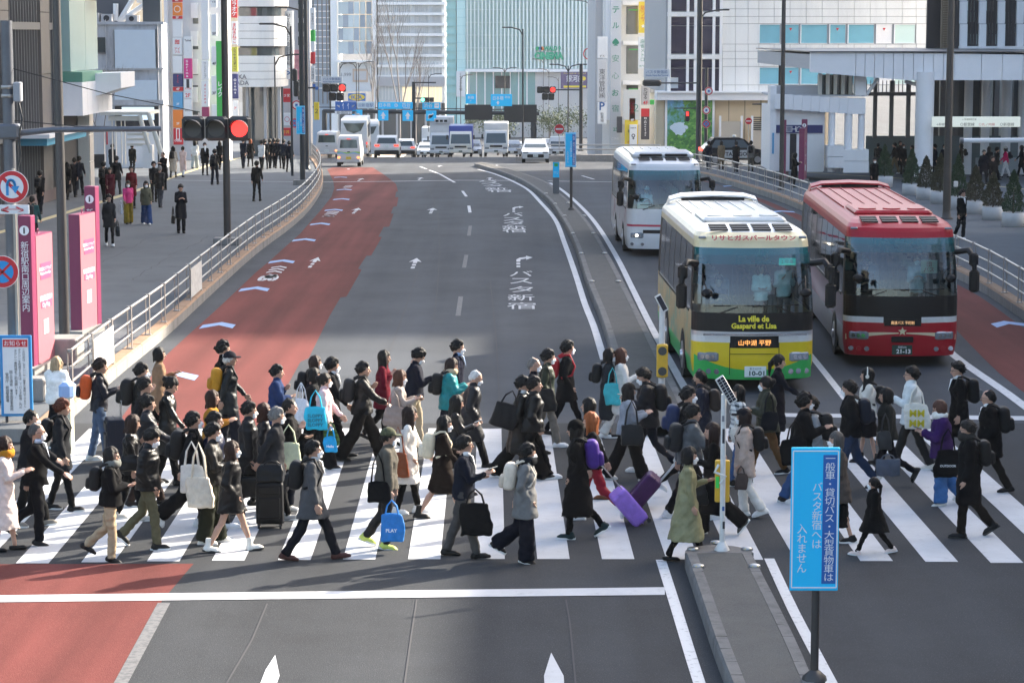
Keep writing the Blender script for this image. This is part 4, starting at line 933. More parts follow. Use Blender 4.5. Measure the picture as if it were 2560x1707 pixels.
 # --- the big signal mast at the left edge
t,b,h=pole('mottled galvanised signal mast at the left edge with round signs',(35,1035),(26,52),.125,.105,M_POLEG,up=.24,name='signal_mast')
b=Vector((at(30,600,b.y).x,b.y,b.z));t.location=b
zs=at(540,322,b.y).z-b.z;xa,xs=0,at(541,322,b.y).x-b.x
mb=MB();mb.tube([(0,0,zs-.1),(.8,0,zs-.02),(xs-1,0,zs)],[.06,.055,.045],10,M_POLEG);mb.obj('arm',t)
mb=MB();mb.box((0,0,zs-.05),(.42,.34,.28),M_POLEG,None,.04);mb.obj('clamp',t)
signal_head(t,xs,-.05,zs,2,.15,3,pitch=.425)
for (a1,z1),(a2,z2) in (((.1,at(30,172,b.y).z-b.z),(xs-.3,zs+.3)),((-.2,at(0,298,b.y).z-b.z),(xs*.7,zs+.03))):
 mb=MB();mb.tube([(a1,0,z1),((a1+a2)/2,0,(z1+z2)/2-.06),(a2,0,z2)],.009,5,M_BLK_ if False else M_SIGB);mb.obj('stay_wire',t)
zb=at(50,230,b.y).z-b.z;mb=MB();mb.box((.20,-.1,zb),(.14,.2,.36),mat('grey_cabinet',(.30,.31,.33),.5),None,.02);mb.obj('control_box',t)
mb=MB();mb.tube([(.2,-.05,zb-.2),(.27,-.08,zb-.5),(.2,-.12,zs-.1),(.22,-.1,zs-.5),(.12,-.12,zs-.9)],.02,6,M_SIGB);mb.obj('cable',t)
for yy in (218,240):
 mb=MB();mb.lathe([(.128,-.03),(.132,-.03),(.132,.03),(.128,.03)],(0,0,at(30,yy,b.y).z-b.z),16,M_RAIL);mb.obj('band',t)
xr=at(38,470,b.y).x-b.x
roundel(t,xr,-.28,at(38,465,b.y).z-b.z,.30,'uturn');roundel(t,at(14,680,b.y).x-b.x,-.28,at(14,676,b.y).z-b.z,.30,'stop')
X0,X1,Z0,Z1=fr(-20,510,80,533,b.y);mb=MB();mb.box(((X0+X1)/2-b.x,-.24,(Z0+Z1)/2-b.z),(X1-X0,.02,Z1-Z0),B_W,None,.006);o=mb.obj('arrow_plate',t)
lettering('lettering','↔',I_R,o,(at(38,521,b.y).x-b.x,-.26,(Z0+Z1)/2-b.z),FRONT_R,width=.42,height=.11,bold=.03)
mb=MB();mb.cyl((.1,-.2,.1),(.1,-.2,at(38,420,b.y).z-b.z),.03,None,10,M_RAIL);mb.obj('sign_tube',t)
# --- information pylons
M_MAR=mat('pylon_maroon',(.21,.03,.085),.4,var=.04);M_PNK=mat('pylon_pink',(.37,.125,.155),.5,var=.03);M_PNKD=mat('pylon_pink_label',(.45,.06,.15),.5)
def pylon(label,base,top,yaw,blade_front,slab_top,L=1.35,S=1.0):
 b=G(base[0],base[1],PAV);H=at(base[0],top,b.y).z-b.z;Hs=at(base[0],slab_top,b.y).z-b.z
 t=thing('information_pylon',label,'sign',(b.x,b.y,b.z),R(yaw));w=.27*S
 yb_=0 if blade_front else L+.02
 mb=MB();mb.box((0,yb_+.15,H/2),(w,.29,H),M_MAR,None,.01);o=mb.obj('blade',t)
 mb=MB();mb.cyl((0,yb_,H-.3),(0,yb_-.012,H-.3),.10*S,None,24,I_W);mb.obj('info_disc',o);lettering('lettering','i',I_K,o,(0,yb_-.016,H-.3),FRONT_R,height=.13*S,bold=.06)
 lettering('lettering',vertical('新宿駅南口周辺案内'),I_W,o,(0,yb_-.008,H-1.25),FRONT_R,height=1.45,bold=.03)
 y0,y1=(.31,.31+L) if blade_front else (0,L)
 mb=MB();mb.bx(-w/2,w/2-.012,y0,y1,0,Hs,M_MAR);s=mb.obj('slab',t)
 mb=MB();mb.bx(w/2-.012,w/2,y0+.01,y1-.01,.0,Hs-.02,M_PNK);mb.obj('pink_face',s)
 for k,(z,hh) in enumerate(((Hs-.95,.34),(Hs-1.55,.26))):
  mb=MB();mb.bx(w/2,w/2+.006,y0+.25,y1-.15,z,z+hh,M_PNKD);mb.obj('label_panel',s)
  lettering('lettering',('新宿駅エリアマップ\nShinjuku Area Map' if k==0 else '新宿周辺案内\nCity Map'),I_W,s,(w/2+.012,(y0+y1)/2,z+hh/2),(math.pi/2,0,math.pi/2),width=.8)
 mb=MB();mb.bx(w/2,w/2+.006,y0+.4,y1-.4,Hs-2.1,Hs-1.8,B_W);mb.obj('picture_label',s)
 mb=MB();mb.tube([(0,(y0+y1)/2+.05*math.cos(a),Hs+.05+.05*math.sin(a)) for a in np.linspace(0,6.28,9)],.012,5,M_MAR);mb.obj('lifting_eye',s)
 mb=MB();mb.bx(-w*.9,w*.9,y0-.3 if not blade_front else -.3,y1+.2,-.02,.16,M_CONC);mb.obj('plinth',t)
pylon('pink and maroon map pylon nearest the signal mast, blade in front',(70,935),540,-7,True,592,1.1)
pylon('pink and maroon map pylon with its blade behind, beside the brown pole',(192,842),474,-9,False,537,1.1)
pylon('small maroon map pylon partly behind the right lamp pole',(1957,452),290,-12,False,300,1.2)
pylon('small maroon map pylon in front of the subway entrance',(2003,458),301,-12,False,322,1.2)
# --- poles and lamp posts
pole('tapered grey-brown lamp pole in front of the pink pylons',(162,885),(134,-60),.118,.085,mat('pole_greybrown',(.075,.072,.07),.45,.4,var=.15,vscale=1),up=PAV)
t,b,h=pole('black lamp pole standing behind the left railing',(569,612),(563,-60),.125,.10,M_POLE,up=PAV)
mb=MB();mb.box((.0,0,.12),(.9,.6,.24),M_CONC,None,.02);mb.obj('plinth',t)
t,b,h=pole('thick black pole with blue notice sign at the far left kerb',(757,462),(755,-60),.13,.11,M_POLEB,up=PAV)
mb=MB();mb.box((0,.02,.12),(.9,.6,.24),M_CONC,None,.02);mb.obj('plinth',t)
t,b,h=pole('black street-lamp pole beside the thick one with curved arms',(768,424),(766,-30),.13,.10,M_POLEB,up=PAV);lamp_arm(t,h-1.2,-1,1.0)
X=-.55
roundel(t,at(742,263,b.y).x-b.x,-.2,at(742,263,b.y).z-b.z,.28,'noentry2');roundel(t,at(737,308,b.y).x-b.x,-.2,at(737,308,b.y).z-b.z,.28,'stop')
mb=MB();mb.box((at(741,222,b.y).x-b.x,-.1,at(741,222,b.y).z-b.z),(.3,.3,.9),M_SIGB,None,.06);mb.obj('side_signal',t)
mb=MB();mb.box((at(737,188,b.y).x-b.x,-.1,at(737,188,b.y).z-b.z),(.3,.3,.7),M_SIGB,None,.06);mb.obj('side_signal',t)
za=at(836,220,b.y).z-b.z;xb=at(836,220,b.y).x-b.x
mb=MB();mb.tube([(0,0,za),(xb-.9,0,za)],.05,8,M_POLEB);mb.obj('arm',t)
signal_head(t,xb,-.05,za,2,.17,3);signal_head(t,xb+.1,-.05,za-.5,-1,.17,2)
sign_at('street_name_sign','white junction name sign over the left red traffic signal',802,192,857,209,b.y-.1,B_W,(('バスタ新宿前',I_B,.5,.65,.8,None),('Shinjuku Expwy Bus Terminal',I_B,.5,.22,.8,None)),'sign',.05)
for i,(cx,cy) in enumerate(((785,214),(792,221))):
 X0,X1,Z0,Z1=fr(cx-3,cy-4,cx+4,cy+4,b.y);mb=MB();mb.box(((X0+X1)/2-b.x,-.1,(Z0+Z1)/2-b.z),(X1-X0,.03,Z1-Z0),M_ROYAL);mb.obj('reflector_plate',t)
for lab,base,top,r,arms,Yb in (('slim black street-lamp behind the white arcade columns',(690,418),(688,142),.06,(1,),None),('tall slim lamp post in front of the grey slab building',(731,440),(731,66),.07,(-1,),None),('tall twin-arm street-lamp left of the anime billboard',(1474,388),(1477,3),.12,(1,-1),None),('slim street-lamp by the white hatchback',(1307,394),(1308,73),.08,(-1,),None),('street-lamp with lantern arms right of it',(1420,392),(1422,165),.07,(1,-1),None),('thin lamp post left of the red mid-road signal',(1358,380),(1360,150),.05,(-1,),None),('thin lamp post right of the red mid-road signal',(1372,378),(1373,175),.05,(-1,),None),('short thin lamp post near the slope traffic',(1396,376),(1397,195),.05,(-1,),None),('thin lamp post in front of the furniture shop',(892,330),(892,160),.06,(-1,),255),('second thin lamp post in front of the furniture shop',(898,330),(899,158),.06,(1,),262),('far lamp post before the finned tower',(1072,330),(1072,187),.06,(1,),300),('far twin lamp post before the teal building',(1262,330),(1262,172),.07,(1,-1),330),('far lamp post before the teal corner',(1152,330),(1152,190),.06,(1,),330),('lamp post left of the furniture shop poster',(851,330),(851,160),.06,(1,),240)):
 t,b,h=pole(lab,base,top,r,r*.7,M_POLEB,Yb,PAV if base[0]<780 else 0,'street_lamp','street lamp',False)
 for s in arms:lamp_arm(t,h,s,.9 if r<.1 else 2.0)
 if r>.11:lamp_arm(t,h,1,1.6,-h*.0-3.2)
t,b,h=pole('black signal post with red lamp between the carriageways',(1452,378),(1452,160),.13,.12,M_POLEB,168)
za=at(1366,225,b.y).z-b.z;xb=at(1366,225,b.y).x-b.x
mb=MB();mb.tube([(0,0,za),(xb+.6,0,za)],.05,8,M_POLEB);mb.obj('arm',t);signal_head(t,xb,-.05,za,2,.17,3);signal_head(t,xb+.12,-.05,za-.48,-1,.17,2)
t,b,h=pole('thick black pole carrying the bus terminal name sign',(1746,405),(1748,-60),.2,.17,M_POLEB,160,name='signal_post');lamp_arm(t,at(1750,30,160).z-b.z,1,1.2)
za=at(1630,208,b.y).z-b.z;xb=at(1630,208,b.y).x-b.x
mb=MB();mb.tube([(0,0,za),(xb+.5,0,za)],.05,8,M_POLEB);mb.box((xb,.1,za),(1.25,.3,.42),M_SIGB,None,.1);mb.obj('signal_from_behind',t)
mb=MB();mb.box((at(1686,208,b.y).x-b.x,.05,za),(.5,.04,.7),B_W);mb.obj('signal_back_plate',t)
mb=MB();mb.box((at(1718,290,b.y).x-b.x,-.2,at(1718,290,b.y).z-b.z),(.3,.2,.72),M_SIGB,None,.06);q=mb.obj('pedestrian_signal',t);mb=MB();mb.box((at(1718,285,b.y).x-b.x,-.31,at(1718,285,b.y).z-b.z),(.16,.02,.26),M_RON);mb.obj('red_figure',q)
mb=MB();mb.tube([(0,0,at(1700,271,b.y).z-b.z),(at(1685,271,b.y).x-b.x,0,at(1685,271,b.y).z-b.z)],.04,6,M_POLEB);mb.obj('short_arm',t)
sign_at('street_name_sign','white bus terminal name sign over the dark signal backs',1609,173,1675,194,159.8,B_W,(('バスタ新宿前',I_B,.5,.65,.8,None),('Shinjuku Expwy Bus Terminal',I_B,.5,.22,.85,None)),'sign',.05)
t,b,h=pole('short black post with three round signs left of the gate',(1764,410),(1763,170),.12,.11,M_POLEB,165)
roundel(t,.15,-.2,at(1766,228,b.y).z-b.z,.28,'noentry2');roundel(t,.0,-.2,at(1761,276,b.y).z-b.z,.28,'other');roundel(t,.0,-.2,at(1761,310,b.y).z-b.z,.28,'stop')
t,b,h=pole('black pole in front of the subway entrance',(1953,475),(1964,-60),.11,.09,M_POLE,up=PAV)
t,b,h=pole('tall black pole among the potted conifers',(2366,548),(2387,-60),.155,.12,M_POLE,up=PAV)
mb=MB();mb.box((.3,-.15,1.35),(.16,.1,.22),M_WPOST,None,.02);mb.obj('sensor_box',t)
t,b,h=pole('short dark post behind the subway entrance roof',(1949,220),(1949,130),.08,.08,M_SIGB,150,foot=False)
t,b,h=pole('hanging black signal by the hoarding',(1925,405),(1925,265),.05,.05,M_POLEB,175,foot=False);lamp_arm(t,h,-1,.6);mb=MB();mb.box((-.35,-.1,h-.8),(.35,.25,.8),M_SIGB,None,.08);mb.obj('signal_from_behind',t)
t,b,h=pole('no-entry sign post beside the hoarding',(1870,400),(1870,296),.03,.03,M_RAIL,172,foot=False);roundel(t,0,-.1,h-.2,.25,'noentry')
t,b,h=pole('no-entry sign post among the slope traffic',(1398,396),(1398,320),.03,.03,M_RAIL,200,foot=False);roundel(t,0,-.1,h-.1,.42,'noentry')
# --- blue notice signs on poles
def blue_sign(label,x0,y0,x1,y1,Y,lines,base=None,poleon=True,lean=0.0):
 X0,X1,Z0,Z1=fr(x0,y0,x1,y1,Y);w,h=X1-X0,Z1-Z0
 zb=gzf(Y)+(.2 if poleon else 0)
 t=thing('notice_sign',label,'sign',((X0+X1)/2,Y,zb));z0=Z0-zb
 mb=MB();mb.box((0,0,z0+h/2),(w,.035,h),M_CYAN,None,.006);o=mb.obj('board',t)
 mb=MB();mb.box((w*.30,-.0185,z0+h/2),(w*.29,.006,h*.90),M_ROYAL);mb.obj('royal_strip',o)
 mb=MB();e=w*.025
 for a,b_ in ((-1,0),(1,0)):mb.box((a*w*.465,-.021,z0+h/2),(e,.004,h*.955),I_W)
 for a in (-1,1):mb.box((0,-.021,z0+h/2+a*h*.477),(w*.93,.004,e),I_W)
 mb.obj('rim_line',o)
 for body,u,v,hh in lines:lettering('lettering',vertical(body),I_W,o,(u*w,-.024,z0+h*v),FRONT_R,height=h*hh,width=w*.205,bold=.01)
 if poleon:
  mb=MB();mb.cyl((.03,.05,0),(.03,.05,z0+h*.9),.045 if Y<40 else .06,None,12,M_POLE);mb.lathe([(.14,0),(.13,.05),(.05,.12)],(.03,.05,0),8,M_POLE);mb.obj('post',t)
LN=(('一般車・貸切バス・大型貨物車は',.30,.5,.86),('バスタ新宿へは',.04,.53,.46),('入れません',-.26,.30,.34))
blue_sign('large blue notice sign on black pole on the near median island',1979,1118,2094,1475,25.6,LN)
blue_sign('smaller blue notice sign on the curving far median island',1413,332,1440,418,G(1427,525,.2).y,LN)
blue_sign('blue notice sign fixed to the thick black pole at the left kerb',740,265,763,336,G(757,462,.24).y-.25,LN,poleon=False)
X0,X1,Z0,Z1=fr(1382,403,1398,485,G(1390,484,.2).y);b=G(1390,484,.2)
t=thing('taxi_pool_sign','short grey bollard sign with blue taxi pool panel on the median','sign',(b.x,b.y,b.z));w=.30
mb=MB();mb.box((0,0,.72),(w,.16,1.45),mat('bollard_grey',(.12,.13,.14),.5),None,.02);o=mb.obj('bollard',t);mb=MB();mb.box((0,-.083,1.07),(w*.94,.006,.68),M_CYAN);mb.obj('blue_panel',o);lettering('lettering','タクシー\nプール',I_W,o,(0,-.09,.95),FRONT_R,width=w*.8);mb=MB();mb.box((0,-.088,1.3),(.16,.004,.14),B_G);mb.obj('green_mark',o)
# --- white posts with signal boxes on the islands
b=G(1805,1375,.21);t=thing('signal_post','white sticker-covered post with solar panel and yellow box','post',(b.x,b.y,b.z));Hh=at(1805,985,b.y).z-b.z
mb=MB();mb.cyl((0,0,0),(0,0,Hh),.037,.035,14,M_WPOST);mb.obj('shaft',t);mb=MB();mb.lathe([(.105,0),(.105,.015),(.075,.07),(.045,.12)],(0,0,0),6,M_WPOST);mb.obj('base_flange',t)
z0=at(1805,1257,b.y).z-b.z;z1=at(1805,1152,b.y).z-b.z
mb=MB();mb.bx(-.10,.10,.05,.12,z0,z1,M_YBOX,None,.012);mb.obj('yellow_box',t)
mb=MB();mb.tube([(-.06,-.02,z1-.05),(-.12,-.07,z1-.14),(.03,-.08,z1-.2),(-.04,-.07,z1-.3)],.02,7,M_WPOST);mb.obj('cable_loop',t)
mb=MB();mb.box((-.07,.045,z0+.28),(.05,.012,.16),mat('sticker_green',(.05,.7,.1),.5));mb.obj('sticker',t)
for k,(zz,hh) in enumerate(((z1+.55,.08),(z1+.25,.2),(z0-.1,.06),(z0-.35,.1))):
 mb=MB();mb.box((.008*(k-1),-.034,zz+hh/2),(.032,.012,hh),(I_GR,I_K,I_B,I_K)[k]);mb.obj('sticker',t)
Mt=Matrix.Translation((.03,-.02,Hh+.06))@Matrix.Rotation(R(60),4,'Y')@Matrix.Rotation(R(70),4,'X')
mb=MB();mb.box((.0,0,0),(.40,.13,.03),M_WPOST,Mt,.006);o=mb.obj('solar_panel',t)
for i in range(9):
 for j in range(2):mb=MB();mb.box((-.165+i*.041,-.029+j*.058,.017),(.035,.05,.004),mat('solar_cell',(.02,.02,.03),.2),Mt);mb.obj('solar_cell',o)
b=G(1654,985,.2);t=thing('signal_post','white post with orange twin-lamp signal on the far island','post',(b.x,b.y,b.z));Hh=at(1652,770,b.y).z-b.z
mb=MB();mb.cyl((0,0,0),(0,0,Hh),.065,.06,14,M_WPOST);mb.obj('shaft',t)
zm=at(1653,900,b.y).z-b.z;mb=MB();mb.box((0,-.1,zm),(.22,.12,.66),M_YBOX,None,.025);o=mb.obj('lamp_box',t)
for d in (-.2,.2):
 mb=MB();mb.cyl((0,-.155,zm+d),(0,-.175,zm+d),.085,None,18,M_LOFF);mb.obj('amber_lens',o)
Mt=Matrix.Translation((-.02,-.05,Hh+.1))@Matrix.Rotation(R(62),4,'Y')@Matrix.Rotation(R(70),4,'X');mb=MB();mb.box((0,0,0),(.36,.13,.03),M_WPOST,Mt,.005);mb.box((0,0,.016),(.3,.1,.006),mat('solar_cell',(.02,.02,.03),.2),Mt);mb.obj('solar_panel',t)
# --- railings
def railing(label,line,n_from,n_to,side,gap=2.45,hgt=.95):
 P=offset(line,.14*side);d=[0]
 for a,c in zip(P,P[1:]):d.append(d[-1]+(c-a).length)
 t=thing('railing',label,'railing');s=d[n_from]+.2;pts=[]
 while s<d[n_to]:
  j=int(np.searchsorted(d,s))-1;u=(s-d[j])/max(1e-6,d[j+1]-d[j]);q=P[j].lerp(P[j+1],u);pts.append(Vector((q.x,q.y,gzf(q.y)+.285)));s+=gap
 for i,q in enumerate(pts):
  tg=(pts[min(i+1,len(pts)-1)]-pts[max(0,i-1)]);a=math.atan2(tg.y,tg.x)
  mb=MB();Mx=Matrix.Translation(q)@Matrix.Rotation(a,4,'Z')
  for s_ in (-.045,.045):mb.box((0,s_,hgt/2),(.10,.014,hgt),M_POST,Mx)
  mb.box((0,0,hgt-.01),(.10,.10,.02),M_POST,Mx);mb.box((0,0,.01),(.2,.16,.02),M_POST,Mx);mb.obj('post',t)
 for z,r in ((hgt-.04,.03),(.60,.024),(.30,.024)):
  mb=MB();mb.tube([q+Vector((0,0,z)) for q in pts],r,8,M_RAIL);mb.obj('rail',t)
 return pts
n0=min(range(len(LK)),key=lambda i:(LK[i]-Vector((G(262,975).x,G(262,975).y,0))).length);n1=max(i for i in range(len(LK)) if LK[i].y<172)
lp=railing('long curved steel railing along the left kerb',LK,n0-3,n1,1)
n2=max(i for i in range(len(RK)) if RK[i].y<158)
railing('long curved steel railing along the right kerb',RK,0,n2,-1)
for i,lab in ((7,'white net panel tied to the left railing'),(1,'torn poster panel on the near end of the left railing')):
 a,c=lp[i],lp[i+1];t=thing('railing_banner',lab,'banner');mb=MB();v=[a+Vector((0,0,.05)),c+Vector((0,0,.05)),c+Vector((0,0,.82)),a+Vector((0,0,.82))]
 nrm=Vector((c.y-a.y,a.x-c.x,0)).normalized()*.06
 mb.add([q+nrm for q in v]+[q+nrm*1.15 for q in v],[(0,1,2,3),(7,6,5,4),(0,4,5,1),(2,6,7,3)],mat('panel_white',(.66,.66,.63),.7,var=.2,vscale=6,wear=(.4,.42,.40),wscale=5,wamt=.6));mb.obj('sheet',t)
t=thing('road_barrier','weathered beige barrier wall closing the far median','barrier')
for k in range(9):
 x0=1290+k*40;X0,X1,Z0,Z1=fr(x0,386-min(k,3)*2,x0+39,408,168-k*.5)
 pc('barrier_block',t,X0,X1,168-k*.5,168.5-k*.5,gzf(168)-.1,Z1-.2,mat('barrier_beige',(.33,.30,.27),.8,var=.2));
for z in (.85,1.15):
 mb=MB();a,c=at(1290,390,168),at(1650,390,164);mb.cyl((a.x,168,gzf(168)+z),(c.x,164,gzf(164)+z),.05,None,8,M_RAIL);mb.obj('rail',t)
 # --- notice board at the left edge
b=G(42,1075,.1);X0,X1,Z0,Z1=fr(0,838,82,1040,b.y);t=thing('notice_board','white notice board with blue frame and red heading on a stand','notice board',((X0+X1)/2,b.y,b.z));w,h=X1-X0,Z1-Z0;z0=Z0-b.z
mb=MB();mb.box((0,.0,z0+h/2),(w+.02,.05,h),mat('board_frame_blue',(.03,.25,.55),.5),None,.01);mb.obj('frame',t);mb=MB();mb.box((-.0,-.03,z0+h/2),(w*.84,.02,h*.93),B_W);o=mb.obj('sheet',t)
mb=MB();mb.box((0,-.042,z0+h*.905),(w*.8,.006,h*.09),B_R);mb.obj('heading',o);lettering('lettering','お知らせ',I_W,o,(0,-.048,z0+h*.905),FRONT_R,width=w*.72,bold=.03)
for u,s,hh,v in ((.27,'この付近は、タクシーや一般車の乗降はできません。',.76,.46),(.13,'タクシーを利用する方は、「バスタ新宿」内の',.74,.47),(.0,'タクシー乗降場をご利用願います。',.6,.53),(-.16,'国土交通省 東京国道事務所',.5,.32),(-.29,'警視庁 新宿警察署',.36,.36)):
 lettering('lettering',vertical(s),I_K,o,(u*w,-.045,z0+h*v),FRONT_R,height=h*hh,bold=.02)
for s in (-1,1):mb=MB();mb.box((s*w*.35,.03,z0/2),(.05,.06,z0+.1),M_DARK);mb.obj('leg',t)
mb=MB();mb.box((0,.1,.06),(w*1.25,.4,.16),M_CONC,None,.02);mb.obj('weight_block',t)
b=G(172,1132);t=thing('litter_stand','cream litter stand topped with a blue plastic bag by the railing','litter stand',(b.x,b.y,b.z));mb=MB();mb.box((0,0,.52),(.16,.3,1.04),mat('stand_cream',(.55,.55,.43),.6,var=.1),None,.015);mb.obj('stand',t)
o=ob('plastic_bag',rbox('plastic_bag',(.2,.34,.30),.06,.02,.022,4,.012) if 'rbox' in globals() else MB().box((0,0,0),(.26,.34,.3),None,None,.06).mesh('bag'),t,(0,0,1.1));o.data.materials.append(mat('bag_blue',(.30,.45,.72),.4))
for x,y,sx,sy,sz,lab in ((60,1000,.9,.5,.45,'concrete block at the foot of the near pink pylon'),(150,905,.9,.9,.55,'concrete plinth under the grey-brown pole')):
 b=G(x,y,PAV);t=thing('concrete_block',lab,'block',(b.x,b.y,b.z));mb=MB();mb.box((0,0,sz/2),(sx,sy,sz),M_CONC,None,.03);mb.obj('block',t)
 # --- sign gantry over the slope
YQ=238
t=thing('sign_gantry','dark steel gantry of blue direction signs over the slope','gantry',(0,YQ,0))
def tube_px(name,a,b_,r,m):p,q=at(a[0],a[1],YQ),at(b_[0],b_[1],YQ);mb=MB();mb.cyl((p.x,0,p.z),(q.x,0,q.z),r,None,10,m);return mb.obj(name,t)
tube_px('beam',(808,278),(1348,284),.2,M_POLEB);tube_px('top_rail',(780,268),(1345,275),.05,M_POLEB);tube_px('post',(811,430),(811,276),.25,M_POLEB);tube_px('post',(1334,430),(1334,282),.3,M_POLEB);tube_px('post',(1034,400),(1034,205),.18,M_POLEB);tube_px('mast_arm',(1034,207),(1090,207),.07,M_POLEB);tube_px('mast_arm',(1034,246),(1085,246),.07,M_POLEB)
for x0,x1,y0,y1 in ((1162,1231,262,300),(1260,1342,262,306)):
 X0,X1,Z0,Z1=fr(x0,y0,x1,y1,YQ);pc('dark_sign_back',t,X0,X1,-.3,-.2,Z0,Z1,M_SIGB)
for lab,x0,y0,x1,y1,m,tx in (('blue lane arrow sign at the left of the gantry',838,254,891,277,M_ROYAL,(('↰',I_W,.14,.5,.14,None),('↑',I_W,.38,.5,.1,.7),('↑',I_W,.62,.5,.1,.7),('↱',I_W,.86,.5,.14,None))),('white and blue bus stop guide sign',893,255,937,272,mat('sign_pale',(.6,.68,.72),.5),(('▣新宿駅',I_B,.5,.5,.85,None),)),('blue sign reading Nihonbashi and Yotsuya',945,256,1032,273,M_CYAN,(('日本橋',I_W,.2,.58,.32,None),('⑳',I_W,.52,.55,.1,None),('四谷',I_W,.82,.6,.24,None),('Yotsuya',I_W,.82,.15,.2,None))),('blue sign reading Shibuya',1056,257,1101,274,M_CYAN,(('渋谷 ➡',I_W,.5,.55,.85,None),)),('white place name strip under the lane arrows',837,278,892,286,B_W,(('新宿四丁目',I_K,.5,.5,.8,None),)),('blue left turn arrow square',880,275,906,300,M_CYAN,(('↰',I_W,.5,.5,.6,.6),)),('blue straight arrow square left of the other',945,276,971,302,M_CYAN,(('⬆',I_W,.5,.5,.5,.7),)),('blue straight arrow square in the centre',1006,276,1033,303,M_CYAN,(('⬆',I_W,.5,.5,.5,.7),)),('blue right turn arrow square',1065,277,1091,303,M_CYAN,(('↱',I_W,.5,.5,.6,.6),)),('far blue slanting arrow sign',1164,236,1190,260,M_CYAN,(('新宿\n↖',I_W,.5,.5,.6,None),)),('far blue sign reading Nihonbashi',1227,236,1280,266,M_CYAN,(('日本橋\n⬆',I_W,.35,.5,.5,.7),('四谷',I_W,.8,.75,.25,None)))):
 sign_at('direction_sign',lab,x0,y0,x1,y1,YQ-.35,m,tx,'sign',.1,'direction signs on the gantry')
t=thing('signal_post','slope traffic signal showing green below the blue gantry signs','traffic signal',(at(1068,250,YQ-1).x,YQ-1,at(1068,250,YQ-1).z));signal_head(t,0,0,0,0,.17,3)
# --- potted conifers on the right pavement
def leaf_cone(seed,n=2600,H=1.35,Rr=.42):
 r=np.random.default_rng(seed);v=[];f=[]
 for k in range(n):
  z=H*(.04+.96*r.random()**1.1);rad=Rr*(1-(z/H)**1.3)**.8*(.35+.65*math.sqrt(r.random()))*(1+.12*math.sin(3*z*7+seed));a=r.uniform(0,6.283)
  c=np.array((rad*math.cos(a),rad*math.sin(a),z));d=np.array((math.cos(a)*.5,math.sin(a)*.5,r.uniform(.5,1.2)))+r.normal(size=3)*.25;d/=np.linalg.norm(d);u=np.cross(d,r.normal(size=3));u/=np.linalg.norm(u);s=r.uniform(.035,.075)
  o=len(v);v+=[tuple(c-u*s*.35),tuple(c+d*s*.9+u*s*.1),tuple(c+u*s*.35),tuple(c-d*s*.5)];f.append((o,o+1,o+2,o+3))
 me=bpy.data.meshes.new('foliage');me.from_pydata(v,[],f);return me
M_CON=[mat('conifer_green',(.026,.06,.026),.7,var=.35,vscale=4),mat('conifer_bronze',(.05,.05,.026),.7,var=.35,vscale=4)]
POTM=MB();POTM.lathe([(.0,0),(.40,0),(.41,.46),(.39,.50),(.34,.50),(.33,.44),(0,.44)],(0,0,0),28,mat('pot_white',(.55,.56,.57),.6,var=.08,vscale=2,wear=(.3,.3,.3),wscale=2,wamt=.4));POTM=POTM.mesh('pot')
CON=[leaf_cone(k) for k in range(4)]
for i,(x,y,hgt,ty) in enumerate(((2213,468,1.5,0),(2281,489,1.55,0),(2317,500,1.38,1),(2353,510,1.6,1),(2397,524,1.7,0),(2441,536,1.4,1),(2485,551,1.3,1),(2536,567,1.55,0))):
 b=G(x,y,PAV);t=thing('potted_conifer','%s conifer in round white planter, %s along the right pavement'%(('green','bronze')[ty],('farthest of the row','second from the far end','third from the far end','fourth, beside the tall pole','fifth, just past the tall pole','third from the near end','second from the near end','nearest of the row')[i]),'plant',(b.x,b.y+.3,b.z),i*1.3,'potted conifers on the right pavement')
 ob('pot',POTM,t);o=ob('crown',CON[i%4],t,(0,0,.49));o.scale=(1.05,1.05,hgt/1.35);set_mat_(o,M_CON[ty]) if False else (o.data.materials.append(M_CON[ty]) if not o.data.materials else None)
 o.material_slots[0].link='OBJECT';o.material_slots[0].material=M_CON[ty]
 mb=MB();mb.cyl((0,0,.38),(0,0,1.2),.03,.015,8,mat('bark',(.06,.045,.035),.9));mb.obj('trunk',t)
 # --- bare street trees and far greenery
def bare_tree(label,x,y,H,Yb,seed,m,spread=.28):
 b=at(x,y,Yb);b.z=gzf(Yb);r=random.Random(seed);t=thing('bare_tree',label,'tree',tuple(b));mb=MB();tw=MB()
 def grow(p,d,L,rad,k):
  q=p+d*L;(mb if k>2 else tw).cyl(p,q,rad,rad*.65,6 if k>2 else 4,m,False)
  if k==0:return
  for j in range(3 if k>1 else 2):
   nd=(d+Vector((r.uniform(-1,1),r.uniform(-1,1),r.uniform(-.1,.7)))*spread*1.6).normalized();grow(p.lerp(q,r.uniform(.55,1)),nd,L*r.uniform(.6,.8),rad*.6,k-1)
 grow(Vector((0,0,0)),Vector((0,0,1)),H*.36,H*.008,5);mb.obj('trunk',t);tw.obj('crown',t)
for k,(x,H,Yb) in enumerate(((935,20,318),(1000,22,320),(1040,16,318))):
 bare_tree('tall bare grey street tree, %s before the furniture tower'%('leftmost','tallest','rightmost')[k],x,400,H,Yb,40+k,mat('bare_bark',(.24,.22,.21),.9),.17)
bare_tree('bare dark tree beside the station canopy',258,400,6.5,127,5,mat('bare_bark_dark',(.10,.09,.085),.9),.4);bare_tree('small bare dark tree by the station wall',205,420,4.5,118,9,mat('bare_bark_dark',(.10,.09,.085),.9),.4)
